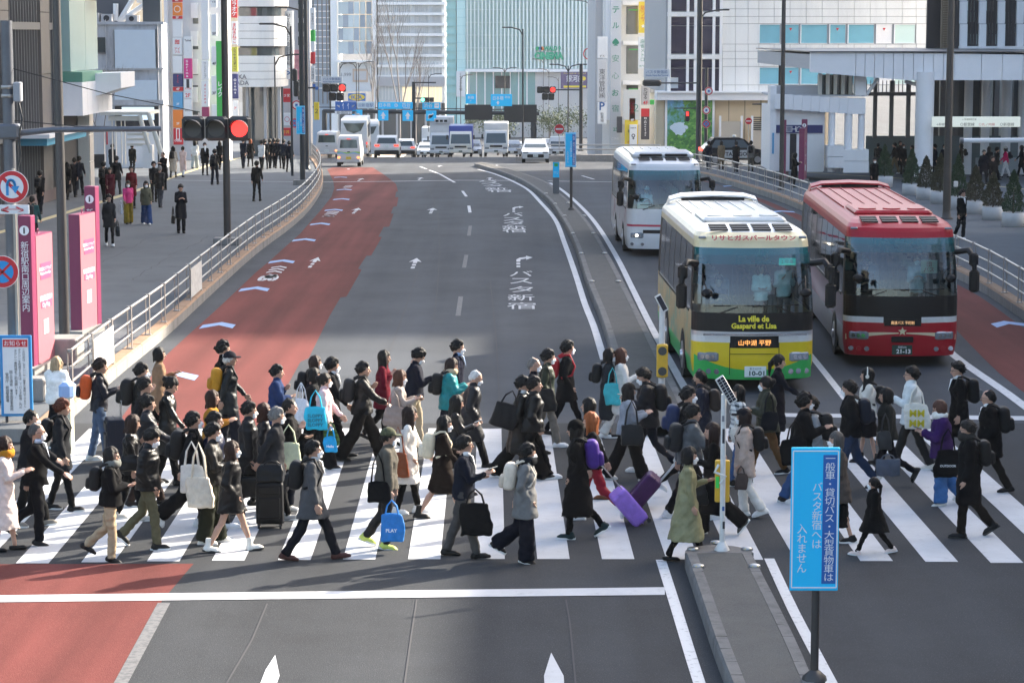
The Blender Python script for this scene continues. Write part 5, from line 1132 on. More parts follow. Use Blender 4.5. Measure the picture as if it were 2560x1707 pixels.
def leafy(label,x,yt,Yb,w,m,seed):
 b=at(x,400,Yb);z0=gzf(Yb);H=at(x,yt,Yb).z-z0;t=thing('street_tree',label,'tree',(b.x,Yb,z0));r=np.random.default_rng(seed);v=[];f=[]
 cl=[(r.uniform(-.5,.5)*w,r.uniform(-.4,.4)*w,H*r.uniform(.45,.92),r.uniform(.18,.34)*w) for _ in range(12)]
 for k in range(1100):
  cx,cy,cz,cr=cl[k%12];d=r.normal(size=3);d/=np.linalg.norm(d);c=np.array((cx,cy,cz))+d*cr*r.random()**.4;u=r.normal(size=3);u/=np.linalg.norm(u);w_=np.cross(u,d);s=.16;o=len(v);v+=[tuple(c-u*s),tuple(c+w_*s*.6),tuple(c+u*s),tuple(c-w_*s*.6)];f.append((o,o+1,o+2,o+3))
 me=bpy.data.meshes.new('crown');me.from_pydata(v,[],f);me.materials.append(m);ob('crown',me,t);mb=MB();mb.cyl((0,0,0),(0,0,H*.6),.16,.08,8,mat('bark',(.06,.045,.035),.9));mb.obj('trunk',t)
for k,(x,yt,Yb,w) in enumerate(((1245,285,330,5),(1420,262,345,6),(1375,270,340,5),(1215,270,360,5))):
 leafy('evergreen street tree down the slope, %s'%('left of the post','below the anime billboard','between the lamp posts','behind the dark sign back')[k],x,yt,Yb,w,mat('tree_green',(.06,.085,.035),.8,var=.4,vscale=.6),k)
# ================================================================ vehicles
def glass_mat(name,tint,refl=.06,rough=.02):
 if name in MATS:return MATS[name]
 m=bpy.data.materials.new(name);MATS[name]=m;m.use_nodes=True
 N,L=m.node_tree.nodes,m.node_tree.links
 for n in list(N):N.remove(n)
 out=N.new("ShaderNodeOutputMaterial");mx=N.new("ShaderNodeMixShader");tr=N.new("ShaderNodeBsdfTransparent");gl=N.new("ShaderNodeBsdfGlossy");lw=N.new("ShaderNodeFresnel")
 tr.inputs[0].default_value=(*tint,1);gl.inputs['Roughness'].default_value=rough;lw.inputs[0].default_value=1.9
 gl.inputs[0].default_value=(.95,.97,1,1)
 L.new(lw.outputs[0],mx.inputs[0]);L.new(tr.outputs[0],mx.inputs[1]);L.new(gl.outputs[0],mx.inputs[2]);L.new(mx.outputs[0],out.inputs[0])
 return m
M_WS=glass_mat('windscreen_glass',(.62,.84,.84))
M_WST=glass_mat('windscreen_tint_band',(.10,.55,.60))
_n=M_WST.node_tree;_d=_n.nodes.new('ShaderNodeBsdfDiffuse');_d.inputs[0].default_value=(.01,.26,.29,1);_m=_n.nodes.new('ShaderNodeMixShader');_m.inputs[0].default_value=.38;_t=[q for q in _n.nodes if q.type=='BSDF_TRANSPARENT'][0];_x=[q for q in _n.nodes if q.type=='MIX_SHADER' and q!=_m][0]
_n.links.new(_t.outputs[0],_m.inputs[1]);_n.links.new(_d.outputs[0],_m.inputs[2]);_n.links.new(_m.outputs[0],_x.inputs[1])
M_WSL=M_WST.copy();[q for q in M_WSL.node_tree.nodes if q.type=='MIX_SHADER' and not q.inputs[0].is_linked][0].inputs[0].default_value=.2
M_SIDEG=mat('dark_side_glass',(.015,.02,.022),.04,spec=.9)
M_BLK=mat('black_plastic',(.008,.008,.009),.45,spec=.3,var=.1,vscale=8)
M_RUB=mat('tyre_rubber',(.02,.02,.02),.85)
M_ALLOY=mat('wheel_alloy',(.5,.5,.52),.3,.9)
M_CHROME=mat('chrome',(.7,.7,.72),.12,1.0)
M_LAMP=mat('headlamp_lens',(.30,.33,.36),.06,.4,spec=.9)
M_LAMPON=mat('headlamp_lit',(.9,.88,.8),.2,emit=(1,.9,.7),estr=2.5)
M_TAIL=mat('tail_lamp',(.5,.03,.02),.2,emit=(1,.08,.04),estr=.6)
M_AMB=mat('amber_lamp',(.7,.25,.02),.25)
M_LED=mat('led_orange',(.8,.3,.05),.4,emit=(1,.42,.12),estr=.55)
M_SIL=mat('silver_paint',(.5,.51,.53),.3,.6)
M_PLATEW=mat('plate_white',(.75,.8,.76),.4);M_PLATEG=mat('plate_green',(.015,.05,.035),.4);M_PLATEY=mat('plate_yellow',(.75,.55,.05),.4)
M_INT=mat('bus_interior',(.05,.055,.06),.8);M_SEAT=mat('bus_seat',(.10,.13,.17),.9,var=.2,vscale=12)
M_INKK=mat('ink_black',(.02,.02,.025),.6);M_INKW=mat('ink_white',(.85,.85,.85),.6);M_INKR=mat('ink_red',(.55,.06,.08),.6);M_INKY=mat('ink_yellow',(.85,.72,.05),.5)
FRONT=(math.pi/2,0,0)
def bus(name,label,loc,yaw,L,paint,roof,front_cls,side_cls,led,header=None,hi=0.0,W=2.49,roof_style=1,bump_c=None,panes=6,lit=False):
 t=thing(name,label,'bus',loc,yaw)
 H,Hs,hw,r=3.33,3.05,W/2,.34
 per=[]
 ysd=sorted(set([round(v,3) for v in np.linspace(.75,L,int(L/.55))]+[.52]))
 for y in reversed(ysd):per.append(('L',y,(-hw,y)))
 for a in np.linspace(0,math.pi/2,7)[1:]:per.append(('c',a,(-hw+r-r*math.cos(a),.52-.36*math.sin(a))))
 nF=22
 xf=-hw+r
 for x in np.linspace(xf,-xf,nF+1)[1:-1]:per.append(('F',x,(x,.16*(x/xf)**2)))
 for a in np.linspace(math.pi/2,0,7)[:-1]:per.append(('c',a,(hw-r+r*math.cos(a),.52-.36*math.sin(a))))
 for y in ysd:per.append(('R',y,(hw,y)))
 zl=[.27,.34,.40,.46,.52,.59,.66,.73,.80,.86,.92,1.03,1.10,1.16,1.25,1.36,1.5,1.63,1.80,2.0,2.2,2.4,2.6,2.78,2.92,3.05]
 def tumble(z):return .075*max(0,(z-1.3)/(Hs-1.3))**2+(.05*max(0,(.6-z)/.33))
 def rake(z):return (.05*max(0,(.7-z)/.43)**1.5)+(.015*max(0,z-.7))+.36*max(0,(z-1.4)/(Hs-1.4))**2
 def P(i,z,ins=0.0):
  zone,_,(x,y)=per[i]
  fr=max(0.0,1-y/3.2) if y>.52 else 1.0
  fr=fr if zone!='F' else 1.0
  k=(hw-tumble(z)-ins)/hw
  return (x*k,y*1.0+rake(z)*(fr if y<3.2 else 0)+ins*3.2*fr,z)
 n=len(per)
 def fy(x,z):
  xx=min(abs(x),hw-.02)
  y=.16*(xx/xf)**2 if xx<=-xf else .16+.36*(1-math.sqrt(max(0,1-((xx+xf)/r)**2)))
  return y+rake(z)
 body,win,tint,panesg=MB(),MB(),MB(),{}
 for k in range(len(zl)-1):
  z0,z1=zl[k],zl[k+1];zm=(z0+z1)/2
  for i in range(n-1):
   q=[P(i,z0),P(i+1,z0),P(i+1,z1),P(i,z1)]
   zone,u,(x,y)=per[i];xm=(q[0][0]+q[1][0])/2;ym=(q[0][1]+q[1][1])/2
   front=ym<.60+rake(zm)
   if front and 1.63<=z0 and z1<=2.93 and abs(xm)<hw-.10+(.1 if ym<.4+rake(zm) else 0):
    (tint if z0>=2.6 else win).add(q,[(0,1,2,3)],(M_WST if z0>=2.75 else M_WSL) if z0>=2.6 else M_WS,True);continue
   if not front and 1.63<=z0 and z1<=2.93 and 1.0<ym<L-.35:
    side=zone if zone in 'LR' else ('L' if x<0 else 'R')
    pi=int((ym-1.0)/((L-1.35)/panes));edge=((ym-1.0)%((L-1.35)/panes))<.0
    panesg.setdefault((side,pi),MB()).add(q,[(0,1,2,3)],M_SIDEG,False);continue
   m=front_cls(xm,zm) if front else side_cls(ym,zm)
   body.add(q,[(0,1,2,3)],m,True)
 rings=[]
 for a in np.linspace(0,math.pi/2,6):rings.append((Hs+(H-Hs)*math.sin(a),.42*(1-math.cos(a))))
 for (z0,i0),(z1,i1) in zip(rings,rings[1:]):
  for i in range(n-1):
   a,b=P(i,Hs,i0),P(i+1,Hs,i0);c,d=P(i+1,Hs,i1),P(i,Hs,i1)
   q=[(a[0],a[1],z0),(b[0],b[1],z0),(c[0],c[1],z1),(d[0],d[1],z1)]
   front=(a[1]+b[1])/2<1.2
   body.add(q,[(0,1,2,3)],header if (header and front and z1<Hs+.2) else roof,True)
 zt,it=rings[-1]
 for i in range(n//2):
  a,b=P(i,Hs,it),P(i+1,Hs,it);c,d=P(n-2-i,Hs,it),P(n-1-i,Hs,it)
  body.add([(a[0],a[1],zt),(b[0],b[1],zt),(c[0],c[1],zt),(d[0],d[1],zt)],[(0,1,2,3)],roof,True)
 mb_r=[P(0,z) for z in zl]+[(-hw+.3,L,H)]+[(hw-.3,L,H)]+[P(n-1,z) for z in reversed(zl)]
 body.add(mb_r,[tuple(range(len(mb_r)))],paint)
 body.obj('body',t)
 w=win.obj('windscreen',t);tint.obj('tint_band',w)
 for (sd,pi),g in panesg.items():g.obj('window',t)
 for sd in (-1,1):
  for pi in range(1,panes):
   y=1.0+pi*(L-1.35)/panes;mb=MB();zz=(1.64,2.0,2.4,2.92)
   v=[(sd*(hw-tumble(q)+.006),y+e,q) for q in zz for e in (-.03,.03)];mb.add(v,[(2*i,2*i+1,2*i+3,2*i+2)[::sd] for i in range(3)],M_BLK);mb.obj('window_pillar',t)
  mb=MB();x=sd*(hw+.004);mb.bx(x-.01,x+.01,1.0,L-.3,1.57,1.63,M_BLK);mb.obj('window_trim',t)
 mb=MB()
 mb.box((0,3.05,H+.03),(W-.75,2.2,.12),roof,None,.05);mb.obj('roof_unit',t)
 for k in range(4):
  for j in range(4):
   yv=.80+j*.17;cv=math.acos(max(-1,1-(yv-.36)/1.344));mb=MB();mb.box((0,0,0),(.36,.075,.03),M_BLK,Matrix.Translation((-.66+k*.44,yv,Hs+.28*math.sin(cv)+.004))@Matrix.Rotation(.28*math.cos(cv)/(1.344*math.sin(cv)),4,'X'));mb.obj('roof_vent',t)
 for k in range(3):
  mb=MB();mb.cyl((-.55+k*.55,2.4,H+.085),(-.55+k*.55,2.4,H+.12),.2,None,16,roof);mb.obj('roof_fan',t)
 mb=MB()
 for k in range(7):mb.bx(-.9+k*.3-.01,-.9+k*.3+.01,4.2,L-.9,H-.005,H+.028,roof)
 mb.obj('roof_rib',t)
 if roof_style:
  mb=MB();pts=[(-hw+.12,L-.5,Hs+.1),(-hw+.22,L-.45,H+.08),(-hw+.5,L-.42,H+.16),(0,L-.40,H+.19),(hw-.5,L-.42,H+.16),(hw-.22,L-.45,H+.08),(hw-.12,L-.5,Hs+.1)]
  v=[]
  for x,y,z in pts:v+=[(x,y-.16,z-.05),(x,y+.25,z),(x,y+.25,z-.09),(x,y-.16,z-.09)]
  mb.add(v,[(4*i+a,4*i+(a+1)%4,4*i+4+(a+1)%4,4*i+4+a) for i in range(6) for a in range(4)],roof);mb.obj('roof_spoiler',t)
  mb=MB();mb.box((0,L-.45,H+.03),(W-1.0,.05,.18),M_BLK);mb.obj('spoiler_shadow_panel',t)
 for s in (-1,1):
  mb=MB();mb.box((s*(hw-.22),fy(hw-.22,Hs)+.02,Hs+.07),(.16,.05,.05),M_LAMP,None,.015);mb.obj('marker_lamp',t)
 for s in (-1,1):
  mb=MB();x=s*(hw+.03)
  mb.tube([(s*(hw-.08),.28,2.62),(x+s*.12,.02,2.68),(x+s*.22,-.12,2.5),(x+s*.23,-.14,2.25)],[.07,.07,.065,.05],8,M_BLK)
  mb.box((x+s*.23,-.12,2.0),(.22,.12,.5),M_BLK,None,.05)
  mb.box((x+s*.21,-.12,2.48),(.2,.12,.3),M_BLK,None,.05)
  mb.obj('mirror',t)
  mb=MB();mb.tube([(s*(hw-.2),fy(hw-.2,2.3)-.02,2.35),(s*(hw-.25),-.16,2.12)],.012,6,M_BLK);mb.sphere((s*(hw-.25),-.17,2.06),(.12,.07,.09),M_BLK);mb.obj('front_mirror',t)
 for x0,x1 in ((-.75,.05),(.85,.0)):
  mb=MB();xm=(x0+x1)/2
  mb.tube([(x0,fy(x0,1.62)-.02,1.60),(xm,fy(xm,1.78)-.03,1.76)],.014,6,M_BLK)
  mb.tube([(xm-.48,fy(xm-.48,1.76)-.03,1.765),(xm+.48,fy(xm+.48,1.78)-.03,1.785)],.012,6,M_BLK);mb.obj('wiper',t)
 for s in (-1,1):
  mb=MB();x=s*(hw-.31);y=fy(x,.72)
  A=Matrix.Translation((x,y-.012,.73))@Matrix.Rotation(s*.34,4,'Z')
  v=[(-.2*s*-1,0,-.07),(.2*s*-1,0,-.10),(.2*s*-1,0,.06),(-.2*s*-1,0,.10)]
  mb.box((0,.04,0),(.44,.1,.19),M_LAMP,A,.03);lampo=mb.obj('headlamp',t)
  for dx in (-.11,.0,.11):
   m2=MB();m2.cyl((dx,-.005,0),(dx,-.025,0),.05,.045,14,M_LAMPON if (lit and dx==0) else M_CHROME,True,True,A);m2.obj('reflector',lampo)
  for k,dx in enumerate((0,-.17,-.33)):
   mb=MB();xx=s*(hw-.16+dx);yy=fy(xx,.43)
   mb.cyl((xx,yy+.03,.43),(xx,yy-.02,.43),.06,.055,14,M_CHROME if k!=1 else (bump_c or M_LAMP));mb.obj('fog_lamp',t)
  mb=MB();mb.box((s*(hw-.02),.62,.62),(.03,.10,.07),M_AMB,None,.01);mb.obj('side_indicator',t)
 for y in (2.35,L-2.6):
  for s in (-1,1):
   mb=MB();x=s*hw
   pts=[(y+.60*math.cos(a),.45+.60*math.sin(a)) for a in np.linspace(0,math.pi,13)]+[(y-.6,.25),(y+.6,.25)]
   mb.add([(x+s*.004,py,pz) for py,pz in pts],[tuple(range(len(pts)))],M_BLK);mb.obj('wheel_arch',t)
   mb=MB();mb.cyl((x-s*.28,y,.49),(x+s*.012,y,.49),.49,None,24,M_RUB);wo=mb.obj('wheel',t)
   mb=MB();mb.cyl((x+s*.01,y,.49),(x+s*.022,y,.49),.3,.28,18,M_ALLOY);mb.cyl((x+s*.02,y,.49),(x+s*.06,y,.49),.11,.09,12,M_ALLOY);mb.obj('rim',wo)
 mb=MB();mb.bx(-hw+.1,hw-.1,.4,L-.3,.30,.36,M_BLK);mb.obj('underside',t)
 mb=MB();mb.bx(-hw+.1,hw-.1,.5,L-.2,.95,1.0,M_INT);mb.bx(-hw+.12,hw-.12,L-.3,L-.25,1,3,M_INT);mb.obj('floor',t)
 mb=MB();mb.bx(-hw+.16,hw-.16,.42,.85,1.0,1.55,M_BLK,None,.06);mb.box((-.6,.75,1.62),(.7,.3,.12),M_BLK,None,.04);mb.obj('dashboard',t)
 mb=MB();mb.tube([(-.62+.22*math.cos(a),.98+.08*math.sin(a),1.72+.2*math.sin(a)) for a in np.linspace(0,2*math.pi,17)],.016,6,M_BLK);mb.obj('steering_wheel',t)
 for row in range(int((L-3)/.85)):
  for x in (-.95,-.5,.5,.95):
   if row==0 and x<0:continue
   if row==0 and x>0:continue
   mb=MB();y=1.8+row*.85;mb.box((x,y,1.55),(.42,.14,.85),M_SEAT,None,.05);mb.box((x,y-.02,2.06),(.24,.1,.2),mat('seat_cover',(.5,.5,.48),.9),None,.03);mb.box((x,y-.25,1.2),(.42,.45,.14),M_SEAT,None,.04);mb.obj('seat',t)
 mb=MB();mb.box((-.62,1.45,1.72),(.5,.14,1.0),M_SEAT,None,.06);mb.box((-.62,1.2,1.3),(.5,.5,.14),M_SEAT,None,.04);mb.obj('driver_seat',t)
 return t,fy
def front_text(t,fy,body,m,x,z,w=None,h=None,tilt=0.0,name='lettering',bold=.0,off=.012):
 o=lettering(name,body,m,t,(x,fy(x,z)-off,z),(math.pi/2-tilt,0,0),width=w,height=h,bold=bold);return o
def front_plate(t,fy,top,num,m,ink,x,z):
 mb=MB();mb.box((x,fy(x,z)-.02,z),(.44,.02,.22),m,None,.006);p=mb.obj('number_plate',t)
 lettering('lettering',top,ink,p,(x,fy(x,z)-.034,z+.065),FRONT,height=.05,bold=.02)
 lettering('lettering',num,ink,p,(x+.03,fy(x,z)-.034,z-.03),FRONT,width=.31,height=.10,bold=.03)
 # --- the yellow and green bus
c_yel=mat('bus_yellow',(.72,.52,.01),.35,coat=.2,var=.04);c_grn=mat('bus_green',(.04,.42,.09),.35,coat=.2,var=.04);c_wht=mat('bus_white',(.66,.66,.64),.32,coat=.4,var=.06,vscale=2,wear=(.5,.48,.4),wscale=2.5,wamt=.5)
c_cream=mat('bus_cream',(.70,.60,.36),.35,coat=.3,var=.1,vscale=2);c_mural=mat('bus_side_mural',(.55,.38,.14),.35,coat=.3,var=.35,vscale=2.2,wear=(.18,.35,.22),wscale=1.3,wamt=.9,wlo=.5,whi=.6)
def fc_y(x,z):
 if z>2.92:return c_cream
 if z>1.25:return M_BLK
 if z>1.16:return M_SIL
 if z>1.03:return c_wht if abs(x)>.5 else M_BLK
 if z>.92:return c_yel if abs(x)>.46 else M_BLK
 return c_yel if z>.40 else c_grn
def sc_y(y,z):return c_grn if z<.66 else (c_mural if z<1.63 else (M_BLK if z<2.92 else c_cream))
pos=G(1732*K,903*K)
yb,fy=bus('tour_bus','yellow and green tour bus with white ribbed roof, nearest of the three',(pos.x,pos.y,0),R(1.1),9.0,c_mural,c_wht,fc_y,sc_y,None,c_cream,bump_c=M_LAMP)
front_text(yb,fy,"リサとガスパールタウン",mat('header_red',(.42,.02,.04),.6),0.0,3.13,w=1.7,h=.15,tilt=.85,off=.075,bold=.03)
mb=MB();v=[];xs_=np.linspace(-1.2,1.2,49)
for x in xs_:
 zt_=.47+.30*(abs(x)/1.2)**2.2
 v+=[(x,fy(x,z)-.006,z) for z in np.linspace(.29,zt_,6)]
mb.add(v,[(6*i+j,6*i+6+j,6*i+7+j,6*i+1+j) for i in range(48) for j in range(5)],c_grn,True);mb.obj('green_flare',yb)
front_text(yb,fy,"La ville de",M_INKY,-.02,1.52,w=.62,h=.13,bold=.04)
front_text(yb,fy,"Gaspard et Lisa",M_INKY,-.02,1.36,w=.92,h=.15,bold=.04)
mb=MB();mb.box((0,fy(0,1.04)-.012,1.04),(.80,.02,.16),M_BLK);o=mb.obj('led_panel',yb)
front_text(yb,fy,"山中湖 平野",M_LED,0,1.035,w=.66,h=.115,bold=.02,off=.03)
front_plate(yb,fy,"富士山210","10-01",M_PLATEW,mat('plate_ink',(.02,.07,.05),.5),0.02,.44)
mb=MB();mb.box((0,fy(0,1.20)-.02,1.205),(2.1,.03,.03),M_CHROME);mb.obj('bumper_strip',yb)
for x in (-.50,.50):
 mb=MB();mb.box((x,fy(x,.7)-.003,.70),(.012,.012,.66),M_BLK);mb.obj('panel_seam',yb)
mb=MB();mb.box((0,fy(0,.80)-.004,.80),(1.0,.012,.01),M_BLK);mb.obj('panel_seam',yb)
mb=MB();mb.box((.72,.62,2.62),(.34,.015,.14),mat('sign_green',(.05,.55,.42),.5,emit=(.05,.5,.4),estr=.25));o=mb.obj('destination_card',yb)
lettering('lettering',"１号車",M_INKK,o,(.72,.605,2.62),FRONT,width=.26)
# --- the red bus
c_red=mat('bus_red',(.38,.006,.018),.38,spec=.35,var=.05);c_mar=mat('bus_maroon',(.16,.015,.04),.3,coat=.5,var=.1);c_crm2=mat('bus_cream_stripe',(.66,.56,.36),.4);c_grey=mat('bus_grey_flank',(.25,.24,.25),.35,coat=.3,var=.15)
def fc_r(x,z):
 if z>2.92:return c_red
 if z>1.16:return M_BLK
 if z>1.03:return c_wht if abs(x)>.45 else M_BLK
 return c_red
def sc_r(y,z):return c_grey if z<.92 else (c_mar if z<1.63 else (M_BLK if z<2.92 else c_red))
pos=G(2071*K,846*K)
rb,fyr=bus('tour_bus','red tour bus with red vented roof beside the right kerb',(pos.x,pos.y,0),R(-2.1),12.0,c_mar,c_red,fc_r,sc_r,None,c_red,bump_c=c_red,panes=8)
for s in (-1,1):
 mb=MB();v=[]
 for k in range(9):
  u=k/8;x=s*(.08+u*(1.12));z=.80-.12*u+.03*math.sin(u*3);hgt=.012+.05*u
  v+=[(x,fyr(x,z)-.006,z-hgt),(x,fyr(x,z)-.006,z+hgt)]
 mb.add(v,[(2*i,2*i+2,2*i+3,2*i+1) if s>0 else (2*i,2*i+1,2*i+3,2*i+2) for i in range(8)],c_crm2);mb.obj('cream_stripe',rb)
mb=MB();st=[((.10 if i%2==0 else .045)*math.sin(i*math.pi/5),(.10 if i%2==0 else .045)*math.cos(i*math.pi/5)) for i in range(10)]
mb.add([(x,fyr(0,.84)-.012,.84+z) for x,z in st],[tuple(range(9,-1,-1))],c_crm2);mb.obj('star_emblem',rb)
mb=MB();mb.box((0,fyr(0,1.04)-.012,1.04),(.80,.02,.15),M_BLK);mb.obj('led_panel',rb)
front_text(rb,fyr,"高速バス 予約制",mat('led_dim',(.5,.35,.25),.5,emit=(.9,.5,.2),estr=.35),0,1.04,w=.5,h=.08,off=.03)
mb=MB();mb.box((0,fyr(0,.68)-.01,.66),(.48,.03,.13),M_BLK,None,.02);mb.obj('grille',rb)
front_plate(rb,fyr,"相模200","21-13",M_PLATEG,M_INKW,0.0,.42)
mb=MB();mb.box((.62,.56,2.25),(.36,.015,.3),mat('card_cream',(.7,.62,.5),.6));o=mb.obj('window_card',rb)
lettering('lettering',"団\nバス",M_INKR,o,(.62,.545,2.25),FRONT,height=.22)
# --- the white bus
c_wr=mat('bus_plain_white',(.68,.68,.68),.3,coat=.5,var=.03);c_wred=mat('bus_stripe_red',(.5,.02,.06),.3)
def fc_w(x,z):
 if 1.03<z<1.10:return c_wred
 return c_wr if not (.80<z<.92 and abs(x)<.75) else M_BLK
c_wmur=mat('bus_white_flank',(.62,.60,.62),.3,coat=.4,wear=(.35,.06,.10),wscale=.9,wamt=.9,wlo=.52,whi=.6)
def sc_w(y,z):return c_wr if z<.8 else (c_wmur if z<1.63 else (M_BLK if z<2.92 else c_wr))
pos=G(1664,643)
wb,fyw=bus('tour_bus','white tour bus with thin red stripe, behind the yellow bus',(pos.x,pos.y,0),R(1.0),9.0,c_wr,c_wr,fc_w,sc_w,None,c_wr,roof_style=0,bump_c=c_wr,lit=True)
wb.scale.z=.96;rb.scale.z=.965
front_text(wb,fyw,"貸切",M_LED,.1,.86,w=.3,h=.09,off=.02)
mb=MB();mb.box((-.72,.5,1.72),(.36,.015,.2),M_PLATEW);mb.obj('permit_card',wb)
for k in (-.42,.42):
 mb=MB();mb.box((k,1.22,3.40),(.76,.1,.09),M_BLK,None,.03);mb.obj('air_intake',wb)
mb=MB();mb.box((0,2.3,3.38),(2.0,2.1,.24),c_wr,None,.09);mb.obj('roof_unit',wb)
# --- other vehicles: a side profile swept across the width
def vehicle(name,label,cat,loc,yaw,prof,W,paint,tum=.12,glassq=(),wheels=(),r=.31,zt=None):
 """prof: (y, z) points of the side outline, clockwise from the front foot; front faces -y"""
 t=thing(name,label,cat,loc,yaw);mb=MB();zt=zt or max(z for _,z in prof);zb=.9
 def hx(z):return W/2*(1-tum*max(0,(z-zb)/(zt-zb+1e-6)))-(.02 if z<.35 else 0)
 n=len(prof);v=[(-hx(z),y,z) for y,z in prof]+[(hx(z),y,z) for y,z in prof]
 mb.add(v,[tuple(range(n-1,-1,-1)),tuple(range(n,2*n))],paint)
 mb.add(v,[(i,(i+1)%n,n+(i+1)%n,n+i) for i in range(n)],paint)
 mb.obj('body',t)
 for y in wheels:
  for s in (-1,1):
   m2=MB();x=s*(W/2-.02)
   m2.cyl((x-s*.02,y,r),(x+s*.012,y,r),r+.05,None,18,M_BLK);m2.obj('wheel_arch',t)
   m2=MB();m2.cyl((x-s*.2,y,r),(x+s*.025,y,r),r,None,18,M_RUB);wo=m2.obj('wheel',t)
   m2=MB();m2.cyl((x+s*.02,y,r),(x+s*.032,y,r),r*.62,None,14,M_ALLOY);m2.obj('rim',wo)
 t['W']=W
 return t,hx
def plate_box(t,name,c,d,m,bev=.0,M=None):
 mb=MB();mb.box(c,d,m,M,bev);return mb.obj(name,t)
def face(t,name,pts,m):
 mb=MB();mb.add(pts,[tuple(range(len(pts)))],m);return mb.obj(name,t)
def lampset(t,W,y,z,front,w=.3,h=.14,m=None):
 for s in (-1,1):plate_box(t,'headlamp' if front else 'tail_lamp',(s*(W/2-w/2-.06),y,z),(w,.05,h),m or (M_LAMP if front else M_TAIL),.02)
c_vw=mat('van_white',(.58,.59,.59),.3,coat=.4,var=.03);c_bluetruck=mat('truck_blue',(.03,.06,.30),.35,coat=.3);c_tbox=mat('truck_box_white',(.52,.53,.54),.45,var=.08,vscale=2);c_cabp=mat('truck_cab_ivory',(.60,.60,.55),.35,coat=.3);c_black=mat('car_black',(.015,.017,.022),.2,coat=.6);c_silv=mat('car_silver',(.42,.44,.46),.28,.5)
M_CARG=mat('car_glass',(.03,.05,.055),.05,spec=.9)
def on_road(px,py,Y):x=X_at(px,Y);return (x,Y,gzf(Y))
def box_van(label,loc,yaw,W=1.48,H=1.9,L=3.4,paint=c_vw,stripes=True,name='delivery_van',plate=M_PLATEY,num="480 41-03"):
 prof=[(0,.28),(0,1.0),(.10,H-.12),(.22,H),(L-.7,H),(L-.25,1.15),(L,.95),(L,.28)]
 t,hx=vehicle(name,label,'van',loc,yaw,prof,W,paint,.14,wheels=(.6,L-.7),r=.27)
 face(t,'rear_window',[(-W/2+.17,.012,1.07),(W/2-.17,.012,1.07),(W/2-.24,.07,H-.22),(-W/2+.24,.07,H-.22)],M_CARG)
 for s in (-1,1):plate_box(t,'tail_lamp',(s*(W/2-.13),-.01,.58),(.17,.04,.13),mat('tail_lamp_orange',(.75,.2,.05),.3,emit=(1,.3,.1),estr=.8),.02)
 if stripes:
  mb=MB();v=[]
  for k in range(13):
   x=-W/2+.03+k*(W-.06)/12;v+=[(x,-.006,.80),(x,-.006,.86+.05*math.sin(k*.9)),(x,-.006,.92+.03*math.sin(k*.7+1))]
  mb.add(v,[(3*i,3*i+3,3*i+4,3*i+1) for i in range(12)],mat('stripe_blue',(.25,.45,.7),.4));mb.add(v,[(3*i+1,3*i+4,3*i+5,3*i+2) for i in range(12)],mat('stripe_green',(.25,.55,.12),.4));mb.obj('stripe',t)
 p=plate_box(t,'number_plate',(0,-.012,.55),(.33,.02,.165),plate)
 lettering('lettering',num,M_INKK,p,(0,-.025,.55),FRONT,width=.26)
 plate_box(t,'bumper',(0,-.03,.36),(W-.04,.10,.16),paint,.04)
 plate_box(t,'high_brake_lamp',(0,.075,H-.17),(.22,.03,.04),M_TAIL)
 plate_box(t,'door_handle',(0,-.01,.93),(.18,.02,.06),M_BLK,.01)
 return t
box_van('white delivery van with green and blue wave stripe, seen from behind',on_road(871,0,150),0.0)
box_van('white van seen from behind at the left kerb beyond the crest',on_road(816,0,186),.0,1.69,1.98,4.6,stripes=False,plate=M_PLATEW,num="500 12-80")
def coach(label,px,Y,txt,paint=c_vw,W=2.49,yaw=0.0):
 H,L=3.4,11
 prof=[(.05,.3),(0,1.2),(.06,2.6),(.22,3.25),(.5,H),(L-.6,H),(L,3.0),(L,.3)]
 t,hx=vehicle('coach',label,'bus',on_road(px,0,Y),yaw,prof,W,paint,.08,wheels=(2.2,L-2.4),r=.48)
 face(t,'rear_window',[(-.95,.05,3.05),(-.62,.02,2.35),(0,.01,2.12),(.62,.02,2.35),(.95,.05,3.05),(0,.07,3.0)],M_CARG)
 if txt:lettering('lettering',txt,mat('ink_plum',(.12,.03,.12),.5),t,(0,-.012,1.72),FRONT,width=1.5,bold=.03)
 for s in (-1,1):
  for z in (1.25,.95):plate_box(t,'tail_lamp',(s*(W/2-.1),-.012,z),(.12,.04,.22),M_TAIL if z>1 else M_AMB,.02)
  for k in range(6):face(t,'window',[(s*(hx(1.7)+.006),1.2+k*1.55,1.7),(s*(hx(1.7)+.006),2.65+k*1.55,1.7),(s*(hx(2.8)+.006),2.65+k*1.55,2.8),(s*(hx(2.8)+.006),1.2+k*1.55,2.8)][::-s],M_SIDEG)
 plate_box(t,'bumper',(0,-.01,.5),(W-.05,.12,.3),paint,.04)
 return t
coach('white coach with black V-shaped rear window and kurokabe lettering',884,215,"kurokabe",yaw=.03)
coach('second white coach ahead in the lane beside it',917,238,None,yaw=.05)
